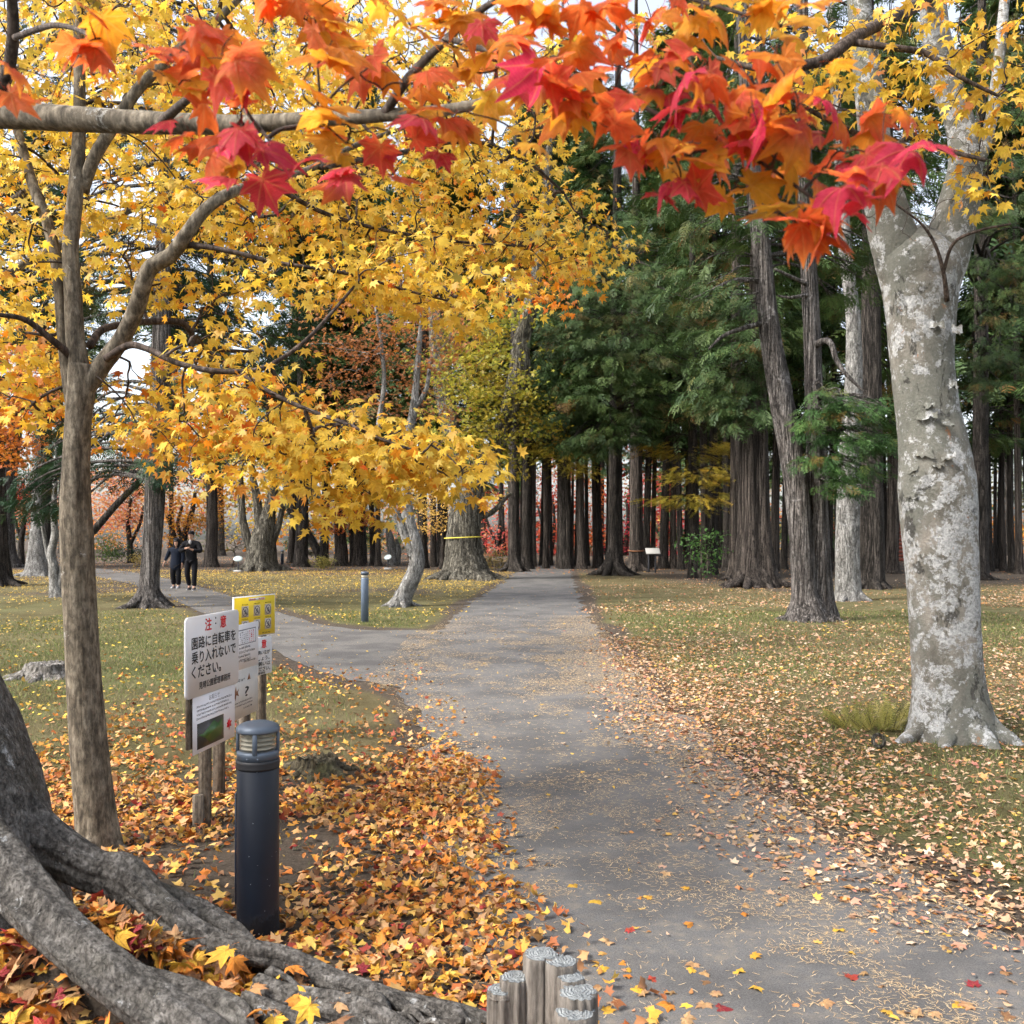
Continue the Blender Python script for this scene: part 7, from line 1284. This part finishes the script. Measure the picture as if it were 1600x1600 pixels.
for px, py, z, s, k, lab in [(98, 1412, .40, .07, 'red', 'large red maple leaf resting on the thick front root'), (147, 1404, .34, .05, 'red', 'smaller red leaf beside the large red one on the roots'), (184, 1437, .31, .075, 'yellow', 'bright yellow leaf topmost in the hollow between two roots'), (192, 1464, .29, .065, 'yellow', 'second yellow leaf just below the topmost one between the roots'),
        (286, 1498, .22, .072, 'yellow', 'curled yellow leaf left of the largest one on the roots'), (338, 1490, .235, .085, 'yellow', 'largest yellow maple leaf standing up on the root beside the lamp'), (375, 1555, .14, .07, 'yellow', 'long yellow leaf lying below the largest one on the roots'), (352, 1532, .17, .06, 'peach', 'peach leaf tucked under the long yellow one on the roots'),
        (84, 1570, .14, .12, 'peach', 'big peach maple leaf in the bottom left corner'), (42, 1560, .12, .11, 'yellow', 'big yellow maple leaf partly under the corner peach leaf'), (75, 1522, .14, .08, 'yellow', 'narrow yellow leaf standing against the thick front root'), (35, 1478, .18, .08, 'tan', 'tan folded leaf at the left edge beside the front root'), (12, 1590, .1, .07, 'crimson', 'dark crimson leaf at the very bottom left edge'),
        (700, 1570, .1, .075, 'yellow', 'yellow leaf lying across the thin root left of the log posts'), (1137, 1575, .012, .055, 'crimson', 'dark crimson star-shaped leaf on the path at the bottom edge'), (1037, 1572, .012, .055, 'orange', 'orange leaf on the path left of the crimson star leaf'), (1187, 1545, .012, .045, 'yellow', 'yellow leaf on the path just above right of the crimson star leaf'),
        (945, 1515, .012, .04, 'yellow', 'yellow star leaf alone on the path right of the log posts'), (1075, 1515, .012, .04, 'yellow', 'yellow leaf on the path middle distance right of the log posts'), (1505, 1572, .012, .05, 'yellow', 'yellow leaf near the bottom right corner of the path'), (1518, 1535, .012, .045, 'crimson', 'purple-red leaf on the path above the bottom right yellow leaf'), (1420, 1405, .012, .055, 'tan', 'broad tan leaf on the path right side'), (930, 1410, .012, .055, 'yellow', 'bright yellow leaf in the centre of the near path'), (900, 1385, .012, .05, 'yellow', 'yellow leaf up and left of the centre path leaf')]:
    fallen(px, py, z, s, k, lab, None, 0.35 if z > 0.05 else 0.12)
def fill(poly, n, z0, z1, s0, s1, wts, where, group, tilt, hug=False):
    xs = [p[0] for p in poly]; ys = [p[1] for p in poly]; k = 0; ks = list(KINDS); w = np.array([wts.get(q, 0) for q in ks], float); w /= w.sum()
    while k < n:
        x = rl.uniform(min(xs), max(xs)); y = rl.uniform(min(ys), max(ys))
        if not inpoly(np.array([x]), np.array([y]), poly)[0]: continue
        kind = ks[rl.choice(len(ks), p=w)]; fallen(x, y, rl.uniform(z0, z1), rl.uniform(s0, s1), kind, kind + ' ' + where, group, tilt, hug); k += 1
WL = {'yellow': 3, 'orange': 3, 'red': 1, 'crimson': .8, 'tan': 2, 'brown': 2, 'peach': 1.5}
fill([(130, 1425), (200, 1420), (330, 1490), (420, 1500), (400, 1560), (340, 1545), (250, 1500), (180, 1470)], 78, .015, .06, .045, .075, {'yellow': 5, 'orange': 2.5, 'red': .8, 'crimson': .5, 'tan': 2, 'brown': 1.5, 'peach': 1.5}, 'crumpled leaf piled in the hollow between the two largest roots', 'leaves between the roots', 0.6, True)
fill([(-10, 1440), (35, 1440), (70, 1510), (120, 1560), (130, 1610), (-10, 1610)], 52, .015, .08, .055, .09, WL, 'leaf heaped in the bottom left corner below the front root', 'leaves in the bottom left corner', 0.6, True)
fill([(300, 1500), (440, 1500), (560, 1560), (560, 1600), (400, 1600), (330, 1545)], 26, .13, .18, .045, .07, {'yellow': 5, 'orange': 2, 'tan': 2, 'brown': 1.5, 'peach': 1.5}, 'leaf caught on the thin roots below the bollard lamp', 'leaves on the thin roots', 0.5)
fill([(440, 1470), (560, 1400), (700, 1420), (770, 1520), (780, 1590), (640, 1545), (520, 1500)], 74, .012, .03, .035, .052, WL, 'maple leaf on the near carpet between bollard lamp and log posts', 'leaves of the near carpet', 0.5)
fill([(740, 1560), (800, 1560), (815, 1600), (760, 1600)], 7, .02, .07, .06, .085, {'yellow': 3, 'orange': 2}, 'leaf heaped against the left side of the log posts', 'leaves by the log posts', 0.5)
fill([(850, 1380), (1300, 1340), (1590, 1480), (1590, 1600), (950, 1600), (930, 1500)], 51, .01, .014, .028, .05, {'yellow': 3, 'orange': 1.4, 'red': .8, 'tan': 4, 'brown': 1.5, 'peach': 1.5}, 'small leaf lying by itself on the grey near path', 'single leaves on the near path', 0.12)
